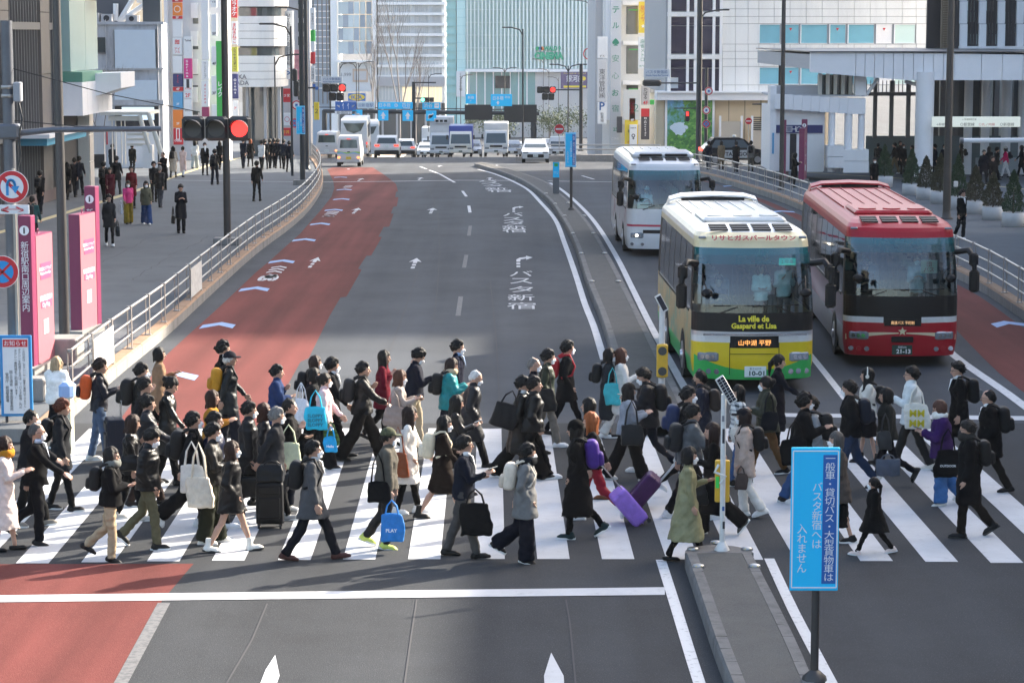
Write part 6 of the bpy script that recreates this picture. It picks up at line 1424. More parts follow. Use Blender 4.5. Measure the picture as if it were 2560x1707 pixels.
def hatch(name,label,px,Y,yaw,paint,rear,W=1.85,H=1.6,L=4.6,cat='car',num="300 51-08",suv=False):
 zc=.95 if not suv else 1.08
 prof=[(0,.3),(-.02,.75),(.06,zc),(.35,H-.12),(.7,H),(L*.48,H),(L*.7,zc+.02),(L-.12,zc-.2),(L,.62),(L,.3)]
 if not rear:prof=[(L-y,z) for y,z in reversed(prof)]
 t,hx=vehicle(name,label,cat,on_road(px,0,Y),yaw,prof,W,paint,.24,wheels=(.8,L-.85),r=.33)
 if rear:
  face(t,'rear_window',[(-W/2+.22,.075,zc+.03),(W/2-.22,.075,zc+.03),(W/2-.36,.31,H-.13),(-W/2+.36,.31,H-.13)],M_CARG)
  lampset(t,W,-.01,zc-.1,False,.36,.13);plate_box(t,'bumper',(0,-.04,.45),(W-.06,.12,.32),M_BLK,.05)
  p=plate_box(t,'number_plate',(0,-.03,zc-.15),(.33,.02,.16),M_PLATEW);lettering('lettering',num,M_INKK,p,(0,-.045,zc-.15),FRONT,width=.26)
 else :
  face(t,'windscreen',[(-W/2+.16,L*.3-.01,zc+.05),(W/2-.16,L*.3-.01,zc+.05),(W/2-.3,L*.52-.02,H-.05),(-W/2+.3,L*.52-.02,H-.05)],M_CARG)
  lampset(t,W,.03,.70,True,.36,.12);plate_box(t,'grille',(0,-.01,.48),(W*.62,.06,.22),M_BLK,.05)
  p=plate_box(t,'number_plate',(0,-.05,.5),(.33,.02,.16),M_PLATEW);lettering('lettering',num,M_INKK,p,(0,-.062,.5),FRONT,width=.26)
 for s in (-1,1):
  ya,yb_=(.55,L*.66) if rear else (L*.34,L-.55)
  face(t,'side_window',[(s*(hx(zc+.05)+.008),ya,zc+.06),(s*(hx(zc+.05)+.008),yb_,zc+.06),(s*(hx(H-.1)+.008),yb_-(.8 if rear else .2),H-.1),(s*(hx(H-.1)+.008),ya+(.2 if rear else .8),H-.1)][::-s],M_CARG)
  plate_box(t,'mirror',(s*(W/2+.07),(L*.62) if rear else L*.36,zc+.1),(.18,.12,.13),paint,.03)
 return t
hatch('suv','white sport utility car with red tail lamps at the crest, from behind',966,184,.02,c_vw,True,1.95,1.68,4.7,'car',suv=True)
hatch('saloon_car','white hatchback facing the camera beside the blue pole sign',1339,160,0.0,c_vw,False,1.79,1.46,4.4,num="59-91")
hatch('hatchback','small white car from behind, right of the sport utility car',1014,212,.02,c_vw,True,1.7,1.55,3.9)
hatch('hatchback','white car showing red tail lamps between the two vans',842,200,.0,c_silv,True,1.75,1.55,4.2)
hatch('saloon_car','silver car facing us between the two trucks',1180,228,0,c_silv,False,1.8,1.5,4.4,num="77-20")
hatch('saloon_car','white car facing us beyond the left truck',1062,262,0,c_vw,False,1.8,1.5,4.4,num="21-07")
hatch('saloon_car','black car facing us farther down the slope',1045,300,0,c_black,False,1.8,1.5,4.4,num="14-55")
hatch('saloon_car','silver car facing us right of the white truck',1280,232,0,c_silv,False,1.8,1.5,4.4,num="30-86")
hatch('saloon_car','white car facing us under the dark sign backs',1310,268,0,c_vw,False,1.8,1.6,4.4,num="48-02")
hatch('minivan','white minivan facing us beside the white street post',1395,236,0,c_vw,False,1.8,1.9,4.6,num="62-19")
hatch('minivan','grey minivan facing us behind the blue pole sign',1372,262,0,c_silv,False,1.8,1.9,4.6,num="90-33")
hatch('taxi','dark blue taxi far down the slope facing us',1105,285,0,c_black,False,1.7,1.75,4.4,'taxi',num="10-72")
def truck(label,px,Y,cabp,boxp,W=2.2,boxh=2.6,fridge=False,name='truck',L=7):
 loc=on_road(px,0,Y);H=2.35
 prof=[(0,.45),(-.02,1.15),(.25,2.15),(.45,H),(1.7,H),(1.7,.45)]
 t,hx=vehicle(name,label,'truck',loc,0,prof,W-.1,cabp,.08,wheels=(.9,L-1.6),r=.42)
 face(t,'windscreen',[(-W/2+.2,.0,1.25),(W/2-.2,.0,1.25),(W/2-.28,.235,2.12),(-W/2+.28,.235,2.12)],M_CARG)
 lampset(t,W-.1,-.03,.82,True,.36,.16);plate_box(t,'grille',(0,-.035,.98),(1.1,.04,.16),M_BLK,.02);plate_box(t,'bumper',(0,-.06,.55),(W-.1,.16,.3),cabp,.05)
 p=plate_box(t,'number_plate',(0,-.15,.55),(.33,.02,.16),M_PLATEG);lettering('lettering',"100 25-14",M_INKW,p,(0,-.165,.55),FRONT,width=.26)
 for s in (-1,1):plate_box(t,'mirror',(s*(W/2+.12),.1,1.85),(.16,.1,.42),M_BLK,.03)
 bx_=MB();bx_.box((0,1.85+(L-1.9)/2,.75+boxh/2),(W,L-1.9,boxh),boxp,None,.04);bo=bx_.obj('cargo_box',t)
 if fridge:
  plate_box(t,'fridge_unit',(0,1.7,.75+boxh-.35),(1.4,.35,.5),c_tbox,.06)
  for k in range(3):plate_box(t,'fridge_vent',(-.42+k*.42,1.51,.75+boxh-.35),(.3,.02,.22),M_BLK)
 return t
truck('ivory cab truck with blue canvas cargo body facing us',1151,224,c_cabp,c_bluetruck,2.25,2.1)
truck('tall white refrigerated truck behind the blue truck',1102,236,c_vw,c_tbox,2.3,3.1,True)
truck('white box truck facing us right of the blue one',1240,214,c_vw,c_tbox,2.2,2.2)
truck('white box truck far left of the refrigerated truck',1075,300,c_vw,c_tbox,2.3,2.9)
def taxi(loc,yaw):
 W,H,L=1.7,1.75,4.4
 prof=[(0,.3),(-.02,.72),(.5,.95),(1.0,1.05),(1.6,1.62),(2.0,H),(3.6,H),(4.25,1.1),(L,.9),(L,.3)]
 t,hx=vehicle('taxi','black taxi with white door lettering seen side-on by the mural','taxi',loc,yaw,prof,W,c_black,.16,wheels=(.8,3.55),r=.34)
 for s in (-1,1):
  for ya,yb_,la,lb in ((1.28,2.2,.45,0),(2.28,3.15,0,0),(3.22,3.85,0,-.3)):
   face(t,'side_window',[(s*(hx(1.1)+.008),ya,1.1),(s*(hx(1.1)+.008),yb_,1.1),(s*(hx(1.6)+.008),yb_+lb,1.6),(s*(hx(1.6)+.008),ya+la,1.6)][::-s],mat('taxi_glass',(.12,.15,.17),.05,spec=.9))
  face(t,'door_panel',[(s*(W/2+.006),1.35,.45),(s*(W/2+.006),3.1,.45),(s*(W/2+.006),3.1,.95),(s*(W/2+.006),1.35,.95)][::-s],c_vw)
  q=lettering('lettering',"TAXI GO",M_INKK,t,(s*(W/2+.014),2.2,.7),(math.pi/2,0,s*math.pi/2),width=1.4,bold=.03)
 plate_box(t,'roof_lamp',(0,2.2,H+.07),(.5,.2,.14),c_vw,.04);plate_box(t,'tail_lamp',(0,L+.0,.98),(W-.2,.04,.2),M_TAIL,.02);lampset(t,W,.02,.72,True,.3,.14)
p=G(1860,412);taxi((p.x+1.6,p.y+.8,p.z),R(94))
# --- people in the buses
def rider(label,bus_t,x,y,z,hair,coat,hat=None,mask=None,shirt=None,arms='hh',h=1.7,stand=False):
 J=rig(0,'i',1,arms,0,0)
 p=person(label,(0,0,0),h,0,J,coat,('slim','#1a1c22','cotton'),('dress',BK_),hair,mask=mask,hat=hat,vox=.03,cache='rider'+arms,shirt=shirt,group='people seen through the bus windscreens')
 M=bus_t.matrix_basis@Matrix.Translation((x,y,z))@Matrix.Rotation(-math.pi/2,4,'Z')
 p.location=M.to_translation();p.rotation_euler.z=bus_t.rotation_euler.z-math.pi/2
 return p
BK_='#17181a'
# ================================================================ people
def nets(F,org,h):
 """surface nets: vertices and quads of the zero level of F"""
 S=F<0
 nx,ny,nz=F.shape
 C=np.zeros((nx-1,ny-1,nz-1),np.int8)
 for i in (0,1):
  for j in (0,1):
   for k in (0,1):C+=S[i:nx-1+i,j:ny-1+j,k:nz-1+k]
 act=(C>0)&(C<8)
 I,J,Kk=np.nonzero(act)
 idx=-np.ones(C.shape,np.int64);idx[act]=np.arange(len(I))
 acc=np.zeros((len(I),3));cnt=np.zeros(len(I))
 cor=[(0,0,0),(1,0,0),(0,1,0),(1,1,0),(0,0,1),(1,0,1),(0,1,1),(1,1,1)]
 val=[F[I+a,J+b,Kk+c] for a,b,c in cor]
 for p,q in ((0,1),(2,3),(4,5),(6,7),(0,2),(1,3),(4,6),(5,7),(0,4),(1,5),(2,6),(3,7)):
  f0,f1=val[p],val[q];m=(f0<0)!=(f1<0)
  t=np.where(m,f0/np.where(m,f0-f1,1),0)
  for ax in range(3):acc[:,ax]+=np.where(m,cor[p][ax]+t*(cor[q][ax]-cor[p][ax]),0)
  cnt+=m
 V=(acc/cnt[:,None]+np.stack([I,J,Kk],1))*h+org
 Q=[]
 for ax in range(3):
  A=np.moveaxis(S,ax,0);D=np.moveaxis(idx,ax,0)
  d=A[:-1]!=A[1:]
  d[:,0,:]=d[:,-1,:]=False;d[:,:,0]=d[:,:,-1]=False
  a,b,c=np.nonzero(d)
  q=np.stack([D[a,b-1,c-1],D[a,b,c-1],D[a,b,c],D[a,b-1,c]],1)
  flip=A[a,b,c] if ax!=1 else ~A[a,b,c]
  q[~flip]=q[~flip][:,::-1]
  Q.append(q)
 Q=np.concatenate(Q);Q=Q[(Q>=0).all(1)]
 return V,Q
class SDF:
 def __init__(s,lo,hi,h):
  s.lo=np.array(lo,float);s.h=h
  n=np.ceil((np.array(hi)-s.lo)/h).astype(int)+2
  s.ax=[s.lo[i]+h*np.arange(n[i]) for i in range(3)]
  s.F=np.full(n,0.12)
 def sl(s,lo,hi):
  r=[]
  for i in range(3):
   a=max(0,int((lo[i]-s.lo[i])/s.h)-1);b=min(len(s.ax[i]),int((hi[i]-s.lo[i])/s.h)+3);r.append(slice(a,max(a,b)))
  return tuple(r)
 def cap(s,a,b,ra,rb=None,sc=(1,1,1),k=0.03,op='u'):
  rb=ra if rb is None else rb
  a,b,sc=np.array(a,float),np.array(b,float),np.array(sc,float)
  Rm=max(ra,rb)/sc+k+2*s.h
  S=s.sl(np.minimum(a,b)-Rm,np.maximum(a,b)+Rm)
  X=[(s.ax[i][S[i]]-a[i])*sc[i] for i in range(3)]
  x,y,z=X[0][:,None,None],X[1][None,:,None],X[2][None,None,:]
  ab=(b-a)*sc;L2=max(1e-9,ab@ab)
  t=np.clip((x*ab[0]+y*ab[1]+z*ab[2])/L2,0,1)
  d=np.sqrt((x-t*ab[0])**2+(y-t*ab[1])**2+(z-t*ab[2])**2)-(ra+(rb-ra)*t)
  d=d/sc.mean()
  f=s.F[S]
  if op=='u':
   hh=np.clip(.5+.5*(f-d)/k,0,1);s.F[S]=f+(d-f)*hh-k*hh*(1-hh)
  else :
   hh=np.clip(.5-.5*(f+d)/k,0,1);s.F[S]=f+(-d-f)*hh+k*hh*(1-hh)
  return s
 def ell(s,c,r,k=0.02,op='u'):
  r=np.array(r,float);m=r.min()
  return s.cap(c,c,m,m,m/r,k,op)
 def grid(s):return s.ax[0][:,None,None],s.ax[1][None,:,None],s.ax[2][None,None,:]
 def cut(s,g):s.F=np.maximum(s.F,g);return s
 def noise(s,amp,f,seed,zf=1.0):
  r=np.random.default_rng(seed);x,y,z=s.grid();n=0
  for i in range(5):
   d=r.normal(size=3);d/=np.linalg.norm(d);d*=f*r.uniform(.6,1.5);n=n+np.sin(x*d[0]+y*d[1]+z*d[2]*zf+r.uniform(0,6.3))
  s.F=s.F+amp*n/2.2;return s
 def out(s):return nets(s.F,s.lo,s.h)
def np_mesh(name,V,Q,mats=(),mi=None,smooth=True):
 me=bpy.data.meshes.new(name)
 me.vertices.add(len(V));me.vertices.foreach_set("co",np.asarray(V,np.float32).ravel())
 nq=len(Q)
 me.loops.add(nq*4);me.loops.foreach_set("vertex_index",np.asarray(Q,np.int32).ravel())
 me.polygons.add(nq);me.polygons.foreach_set("loop_start",np.arange(0,nq*4,4,dtype=np.int32))
 me.polygons.foreach_set("use_smooth",np.full(nq,smooth))
 for m in mats:me.materials.append(m)
 if mi is not None:me.polygons.foreach_set("material_index",np.asarray(mi,np.int32))
 me.update(calc_edges=True);me.validate()
 return me
def set_mat(o,m):
 if not o.material_slots:o.data.materials.append(m)
 s=o.material_slots[0];s.link='OBJECT';s.material=m
 # ---- templates (head, hand, hair, hats, mask, shoe); forward is +x, left is +y
def head_tpl(h=0.0105):
 s=SDF((-.14,-.13,-.17),(.16,.13,.16),h)
 s.ell((-.012,0,.028),(.098,.078,.093),.02)
 s.cap((.03,0,-.02),(.045,0,-.075),.058,.036,(1,.95,1),.03)
 s.cap((-.02,0,-.04),(.02,0,-.07),.06,.045,(1,1,1),.03)
 s.cap((-.03,0,-.05),(-.035,0,-.15),.05,.052,(1,1,1),.02)
 s.cap((.085,0,.005),(.108,0,-.030),.009,.014,(1,1,1),.012)
 s.cap((.078,-.03,.022),(.078,.03,.022),.012,.012,(1,1,1),.015)
 for y in (-1,1):
  s.ell((.093,y*.032,-.002),(.018,.016,.010),.01,'s')
  s.ell((-.012,y*.081,-.005),(.016,.009,.028),.008)
  s.ell((.062,y*.042,-.03),(.02,.02,.02),.02)
 s.cap((.086,-.016,-.058),(.086,.016,-.058),.008,.008,(1,1,1),.008)
 return s.out()
def hand_tpl(curl=0.55,h=0.0075):
 """left hand hanging down: origin at the wrist, fingers towards -z, thumb towards +x, palm faces -y"""
 s=SDF((-.07,-.07,-.21),(.08,.05,.04),h)
 s.cap((0,0,.02),(0,0,-.03),.026,.028,(1,1.35,1),.01)
 s.cap((-.018,0,-.05),(.018,0,-.05),.03,.03,(1,2.0,1),.012)
 s.cap((-.02,0,-.075),(.02,0,-.075),.022,.022,(1,1.8,1),.012)
 for i,(x,L) in enumerate(((.031,.066),(.0105,.074),(-.0105,.069),(-.031,.054))):
  p=np.array((x,0,-.088));a=.18
  for q in range(3):
   l=L*(.45,.32,.23)[q];d=np.array((x*.25,-math.sin(a),-math.cos(a)));d/=np.linalg.norm(d)
   n=p+d*l;s.cap(p,n,.0098-.0007*q,.0092-.0009*q,(1,1,1),.003);p=n;a+=curl
 s.cap((.022,-.004,-.03),(.048,-.018,-.06),.013,.011,(1,1,1),.008)
 s.cap((.048,-.018,-.06),(.05,-.03,-.088),.0105,.0085,(1,1,1),.004)
 return s.out()
HEAD=head_tpl();HAND={'relaxed':hand_tpl(.42),'fist':hand_tpl(1.05)}
def hair_tpl(style):
 s=SDF((-.26,-.19,-.52 if style in ('long','ponytail','longwave') else -.24),(.17,.19,.19),.0105)
 x,y,z=s.grid()
 th=np.arctan2(y,x+.02)
 if style in ('short','neat','thin','messy','crop'):
  pad={'short':.030,'neat':.022,'thin':.010,'messy':.038,'crop':.013}[style]
  s.ell((-.024,0,.03),(.094+pad*.75,.078+pad*.8,.098+pad),.01);s.ell((-.06,0,-.005),(.07+pad*.5,.068+pad*.6,.08),.02)
  if style in ('short','messy','neat'):s.cap((.035,-.045,.088),(.05,.03,.085),.038+pad*.2,.03,(1,1,1),.02)
  s.cut(np.maximum((x-.035)*.7-(z-.06)*.72,-.2) if style=='thin' else (x-.052-.006*np.sin(y*140))*.6-(z-.03-.012*np.sin(y*95+1)-.006*np.sin(y*210))*.8)
  s.cut(-(z+.022-.62*np.minimum(x,.035)) if style in ('neat','thin','crop') else -(z+.04-.6*np.minimum(x,.05)))
  if style in ('short','messy','neat'):
   r=np.random.default_rng(len(style));pad*=.8
   for _ in range(90):
    d=r.normal(size=3);d[2]=abs(d[2])*.9-.25;d/=np.linalg.norm(d)
    p0=np.array((-.024,0,.03))+d*np.array((.094+pad,.078+pad,.098+pad))*.97
    if p0[0]>.03 and p0[2]<.1:continue
    fl=np.array((.3*min(d[0],0)+r.normal()*.4,.4*d[1]+r.normal()*.4,-.55+r.normal()*.4));fl/=np.linalg.norm(fl)
    s.cap(p0,p0+fl*r.uniform(.02,.042)+d*.006,.0095,.004,(1,1,1),.005)
  if style=='thin':s.cap((.02,0,.17),(.06,0,.15),.07,.07,(1,1,1),.01,'s')
  s.noise(.005 if style!='messy' else .009,95 if style!='messy' else 85,3);s.noise(.003,210,8)
 else :
  s.ell((-.024,0,.034),(.117,.099,.116),.01)
  dn={'bob':-.115,'long':-.30,'longwave':-.34,'ponytail':-.06,'medium':-.17,'bun':-.06}[style]
  if style in ('bob','medium','long','longwave'):
   s.cap((-.03,0,-.02),(-.045,0,dn+.03),.105,.098 if style=='bob' else .085,(1.05,.95,1),.03)
   for sd in (-1,1):s.cap((.02,sd*.075,.03),(.02 if style=='bob' else .03,sd*.078,dn+.05),.032,.026,(1,1,1),.02)
  if style=='ponytail':
   s.cap((-.12,0,.03),(-.17,0,-.04),.032,.036,(1,1,1),.02);s.cap((-.17,0,-.04),(-.16,0,-.28),.036,.018,(1,1,1),.02)
  if style=='bun':s.ell((-.14,0,.05),(.05,.05,.05),.015)
  fx=np.sqrt(np.maximum(0,1)) if False else 0
  face=np.maximum(.040-x,np.maximum(np.abs(y)-.06,z-.040-.012*np.sin(y*90+1)))
  s.cut(-face)
  if style in ('ponytail','bun'):
   s.cut(np.where((x>-.2)&(np.sqrt(y*y)<2),-(z+.045-.6*np.minimum(x,.03)),-1)*np.where(x<-.115,0,1)+np.where(x<-.115,-1,0))
  s.cut(dn-z if style not in ('ponytail',) else -.3-z)
  r=np.random.default_rng(len(style)+4)
  for _ in range(46):
   a=r.uniform(.6,5.7);rad=r.uniform(.075,.1);zb=dn if style in ('bob','medium','long','longwave') else -.05
   if style in ('ponytail','bun') and abs(a-3.14)>1.5:continue
   p0=np.array((-.03+rad*math.cos(a),rad*.9*math.sin(a),zb+.05));s.cap(p0,p0+np.array((r.normal()*.01,r.normal()*.01,-r.uniform(.03,.085))),.012,.004,(1,1,1),.006)
  s.noise(.005 if style!='longwave' else .008,75,5,.3);s.noise(.0025,190,6,.2)
 return s.out()
def cap_tpl(kind):
 s=SDF((-.17,-.15,-.12),(.23,.15,.21),.0115)
 x,y,z=s.grid()
 if kind=='beanie':
  s.ell((-.018,0,.04),(.126,.106,.128),.01);s.cut(.012-.28*x-z)
  s.noise(.002,160,2)
 else :
  s.ell((-.015,0,.045),(.118,.098,.108),.01);s.cut(.036-z)
  s.cap((.07,-.045,.045),(.07,.045,.045),.02,.02,(1,1,2.2),.01)
  s.cap((.13,-.035,.036),(.13,.035,.036),.06,.06,(1,1.1,5),.006)
 return s.out()
def mask_tpl():
 s=SDF((-.04,-.12,-.13),(.16,.12,.04),.0095)
 x,y,z=s.grid()
 s.cap((.033,0,-.02),(.05,0,-.078),.068,.047,(1,.92,1),.02)
 s.cap((.088,0,-.018),(.104,0,-.038),.016,.018,(1,1,1),.025)
 s.cut(.036-x+.25*np.abs(y));s.cut(z-.002+.55*(np.abs(y)));s.cut(-.10-z)
 return s.out()
def shoe_tpl(kind):
 """origin at the ankle; sole at z=-.08"""
 s=SDF((-.12,-.08,-.11),(.24,.08,.16),.0125)
 x,y,z=s.grid()
 hi={'boot':.12,'sneaker':.035,'dress':.015,'flat':-.02}[kind]
 w=1.12 if kind in ('dress','flat') else .95
 s.cap((-.045,0,-.045),(.11,0,-.05),.048,.043,(1,w,1),.02)
 s.cap((.11,0,-.05),(.15 if kind!='dress' else .165,0,-.058),.043,.034,(1,w,1.25),.02)
 if kind!='flat':s.cap((-.02,0,-.05),(-.015,0,hi),.05,.05,(1,1.05,1),.02)
 s.cut(-.08-z);s.cut(z-hi)
 return s.out()
TPL={}
def tpl(name,fn,*a):
 if name not in TPL:TPL[name]=np_mesh(name,*fn(*a))
 return TPL[name]
def sole_mesh():
 mb=MB();P=[(-.098,-.03),(-.085,-.045),(.0,-.043),(.10,-.05),(.16,-.042),(.188,-.02),(.19,.02),(.16,.042),(.10,.05),(.0,.043),(-.085,.045),(-.098,.03)]
 mb.prism(P,-.086,-.058);return mb.mesh('sole')
 # ---- cloth materials
def cloth(c,kind='wool'):
 nm='cloth_%s_%s'%(kind,c)
 cc=lin(c)
 if max(cc)<.06:cc=tuple(q*.55 for q in cc)
 if kind=='plaid':
  if nm in MATS:return MATS[nm]
  m=mat(nm,c,.9)
  N,L=m.node_tree.nodes,m.node_tree.links
  tc=N.new("ShaderNodeTexCoord");sx=N.new("ShaderNodeSeparateXYZ");L.new(tc.outputs['Object'],sx.inputs[0])
  prev=None
  for ax,f in ((0,78.0),(2,78.0)):
   mu=N.new("ShaderNodeMath");mu.operation='MULTIPLY';mu.inputs[1].default_value=f;L.new(sx.outputs[ax],mu.inputs[0])
   si=N.new("ShaderNodeMath");si.operation='SINE';L.new(mu.outputs[0],si.inputs[0])
   gt=N.new("ShaderNodeMath");gt.operation='GREATER_THAN';gt.inputs[1].default_value=.25;L.new(si.outputs[0],gt.inputs[0])
   if prev is None:prev=gt
   else :
    ad=N.new("ShaderNodeMath");ad.operation='ADD';L.new(prev.outputs[0],ad.inputs[0]);L.new(gt.outputs[0],ad.inputs[1]);prev=ad
  rp=N.new("ShaderNodeValToRGB");rp.color_ramp.elements[0].color=(*cc,1);rp.color_ramp.elements[1].color=(.03,.035,.04,1)
  e=rp.color_ramp.elements.new(.5);e.color=(cc[0]*.45,cc[1]*.47,cc[2]*.5,1)
  di=N.new("ShaderNodeMath");di.operation='MULTIPLY';di.inputs[1].default_value=.5;L.new(prev.outputs[0],di.inputs[0]);L.new(di.outputs[0],rp.inputs[0])
  L.new(rp.outputs[0],N["Principled BSDF"].inputs['Base Color'])
  return m
 if kind=='camo':return mat(nm,c,.9,wear=(.02,.03,.015),wscale=28,wamt=1,wlo=.5,whi=.53,var=.5,vscale=20)
 r={'wool':.95,'puff':.42,'leather':.35,'shiny':.5,'denim':.85,'cotton':.85,'bag':.6,'hair':.55,'knit':.95,'shoe':.5}[kind]
 b={'wool':.35,'puff':.45,'leather':.5,'shiny':.45,'denim':.4,'cotton':.4,'bag':.35,'hair':.6,'knit':.5,'shoe':.1}[kind]
 bs={'hair':60,'knit':120,'denim':90}.get(kind,16)
 st=(1,1,.15) if kind=='hair' else (1,1,1)
 return mat(nm,cc,r,var=.22 if kind!='hair' else .4,vscale=9 if kind!='hair' else 30,bump=b,bscale=bs,spec=.12 if kind in ('wool','cotton','knit','denim') else .25,stretch=st)
SKINS=[mat('skin_a',(.46,.27,.19),.5,var=.08,vscale=20),mat('skin_b',(.50,.30,.21),.5,var=.08,vscale=20),mat('skin_c',(.37,.21,.14),.5,var=.08,vscale=20)]
M_EYE=mat('eye_dark',(.012,.01,.01),.3)
M_LIP=mat('lip',(.42,.15,.12),.5)
M_MASK=mat('mask_white',(.80,.80,.80),.8,bump=.2,bscale=60,stretch=(1,1,3))
M_MASKB=mat('mask_black',(.02,.02,.022),.8)
M_SHIRT=mat('shirt_white',(.75,.76,.78),.85)
M_SOLEW=mat('sole_white',(.72,.72,.70),.6);M_SOLEB=mat('sole_black',(.02,.02,.02),.6)
M_LENS=mat('spectacle_frame',(.02,.018,.018),.3)
ARM={'f':(24,4,18,4),'b':(-24,5,14,2),'d':(2,5,12,3),'c':(3,6,4,0),'h':(20,5,92,22),'k':(-14,9,48,22),'s':(8,10,128,40),'p':(-30,6,6,0),'o':(16,8,80,48),'w':(42,6,60,10),'e':(30,10,110,10),'F':(38,6,22,4),'B':(-34,6,16,2),'x':(22,8,100,65)}
def rig(st=.8,kind='w',lead=1,arms='bf',lean=3,nod=0,turn=0):
 """joints of a 1.70 m figure; lead=+1 has the left leg in front"""
 J={}
 if kind=='w':ang={lead:(27*st,5*st),-lead:(-21*st,14*st)}
 elif kind=='s':ang={lead:(6*st,6),-lead:(-14*st,52*st)}
 elif kind=='v':ang={lead:(22*st,10),-lead:(-24*st,40*st)}
 else :ang={lead:(2,2),-lead:(-3,3)}
 legs={}
 for sd,(th,kn) in ang.items():
  th,kn=R(th),R(kn)
  k=np.array((.43*math.sin(th),0,-.43*math.cos(th)));a=k+np.array((.42*math.sin(th-kn),0,-.42*math.cos(th-kn)))
  legs[sd]=(k,a)
 hz=.085-legs[lead][1][2]
 back=legs[-lead][1][2]+hz
 if back<.085:hz+=.085-back
 hz=min(hz,.935)
 for sd in (1,-1):
  k,a=legs[sd];hip=np.array((0,sd*.088,hz))
  J['hip',sd],J['knee',sd],J['ank',sd]=hip,hip+k,hip+a
  lift=max(0,J['ank',sd][2]-.085)
  if sd==lead and kind in ('w','v'):J['pitch',sd]=R(14)*st if kind=='w' else R(4)
  elif kind=='i':J['pitch',sd]=0
  else :J['pitch',sd]=-min(R(62),math.asin(min(.95,lift/.16)) if kind!='s' else R(38)*st)
  if sd==lead:J['pitch',sd]*=.6
 ln=R(lean);J['hz']=hz
 nb=np.array((math.sin(ln)*.54,0,hz+.535*math.cos(ln)));J['neck']=nb;J['lean']=ln
 J['chest']=np.array((math.sin(ln)*.36,0,hz+.36))
 hp=R(nod)
 J['head']=nb+np.array((.018+.1*math.sin(hp),0,.12+.02*math.cos(hp)-.03*math.sin(hp)))
 J['nod'],J['turn']=hp,R(turn)
 for sd,md in ((1,arms[0]),(-1,arms[1])):
  al,be,ep,ga=[R(v) for v in ARM[md]]
  sh=nb+np.array((-.012,sd*.152,-.068))
  u=np.array((math.sin(al)*math.cos(be),sd*math.sin(be),-math.cos(al)*math.cos(be)))
  el=sh+.285*u
  f=np.array((math.sin(al+ep)*math.cos(ga),-sd*math.sin(ga)*max(.25,math.sin(min(1.57,ep))),-math.cos(al+ep)));f/=np.linalg.norm(f)
  wr=el+.245*f
  J['sh',sd],J['el',sd],J['wr',sd],J['fd',sd]=sh,el,wr,f
 return J
def frame(J):
 P=np.array([J[k] for k in J if isinstance(J[k],np.ndarray)])
 return P.min(0),P.max(0)
def sdf_body(J,h,bare):
 lo,hi=frame(J)
 s=SDF(lo-(.14,.14,.12),hi+(.16,.14,.03),h)
 r=.82
 s.cap((0,0,J['hz']+.02),J['chest'],.105*r+.01,.12*r,(1,.78,1),.04)
 s.cap(J['chest']-(.01,0,0),J['neck']-(.015,0,.10),.11*r,.068,(1,.75,1),.03)
 s.cap(J['sh',1],J['sh',-1],.044,.044,(1,1,1),.03)
 s.cap(J['neck']-(.012,0,.05),J['head']-(.02,0,.05),.050,.048,(1,1,1),.02)
 for d in (1,-1):
  q=1.0 if bare else .72
  s.cap(J['hip',d],J['knee',d],.078*q,.052*q,(1,1,1),.02);s.cap(J['knee',d],J['ank',d],.050*q,.034,(1,1,1),.01)
  s.cap(J['knee',d]*.72+J['ank',d]*.28-(.012,0,0),J['knee',d]*.45+J['ank',d]*.55,.05*q,.042*q,(1,1,1),.02)
  s.cap(J['sh',d],J['el',d],.043,.036,(1,1,1),.02);s.cap(J['el',d],J['wr',d],.036,.027,(1,1,1),.01)
 return s.out()
def sdf_coat(J,h,typ,fat=0.0,seed=1,puff=0,flare=0.0,st=.6):
 lo,hi=frame(J)
 hem=J['hz']-{'crop':-.06,'jacket':.07,'hip':.14,'mid':.27,'coat':.42,'long':.58,'dress':.34}[typ]
 s=SDF(lo-(.3,.24,.0),hi+(.3,.24,.0),h)
 w=fat
 s.cap((0,0,J['hz']+.04),J['chest'],.122+w,.132+w,(1,.82,1),.035)
 s.cap(J['chest'],J['neck']-(.0,0,.09),.132+w,.092+w,(1,.78,1),.035)
 s.cap(J['sh',1],J['sh',-1],.058+w*.6,.058+w*.6,(1,1,1),.03)
 s.cap(J['neck']-(.005,0,.05),J['neck']+(.0,0,.012),.075+w*.5,.066+w*.5,(1,1,1),.02)
 s.cap((0,0,J['hz']+.06),(0,0,hem-.08),.125+w,.15+w+flare,(1/(1+.28*st),.80,1),.05)
 x,y,z=s.grid()
 if typ in ('mid','coat','long','dress','hip'):
  for d in (1,-1):
   q=J['knee',d] if typ!='long' else J['knee',d]*.85+J['ank',d]*.15
   s.cap(J['hip',d],J['hip',d]*.15+q*.85,.105+w*.6,.108+w*.6,(1,1,1),.06)
 s.cut(hem-z)
 for d in (1,-1):
  e,f=J['el',d],J['fd',d]
  s.cap(J['sh',d],e,.060+w,.053+w,(1,1,1),.025);s.cap(e,e+f*.215,.053+w,.044+w*.8,(1,1,1),.012)
 nk=J['neck']
 if puff:s.F=s.F+np.where(z<nk[2]+.02,.011*np.abs(np.sin((z+.15*x*0)*math.pi/puff))-.006,0)
 s.noise(.0065 if not puff else .004,30,seed,1.3);s.noise(.004,70,seed+9,1.6)
 return s.out()
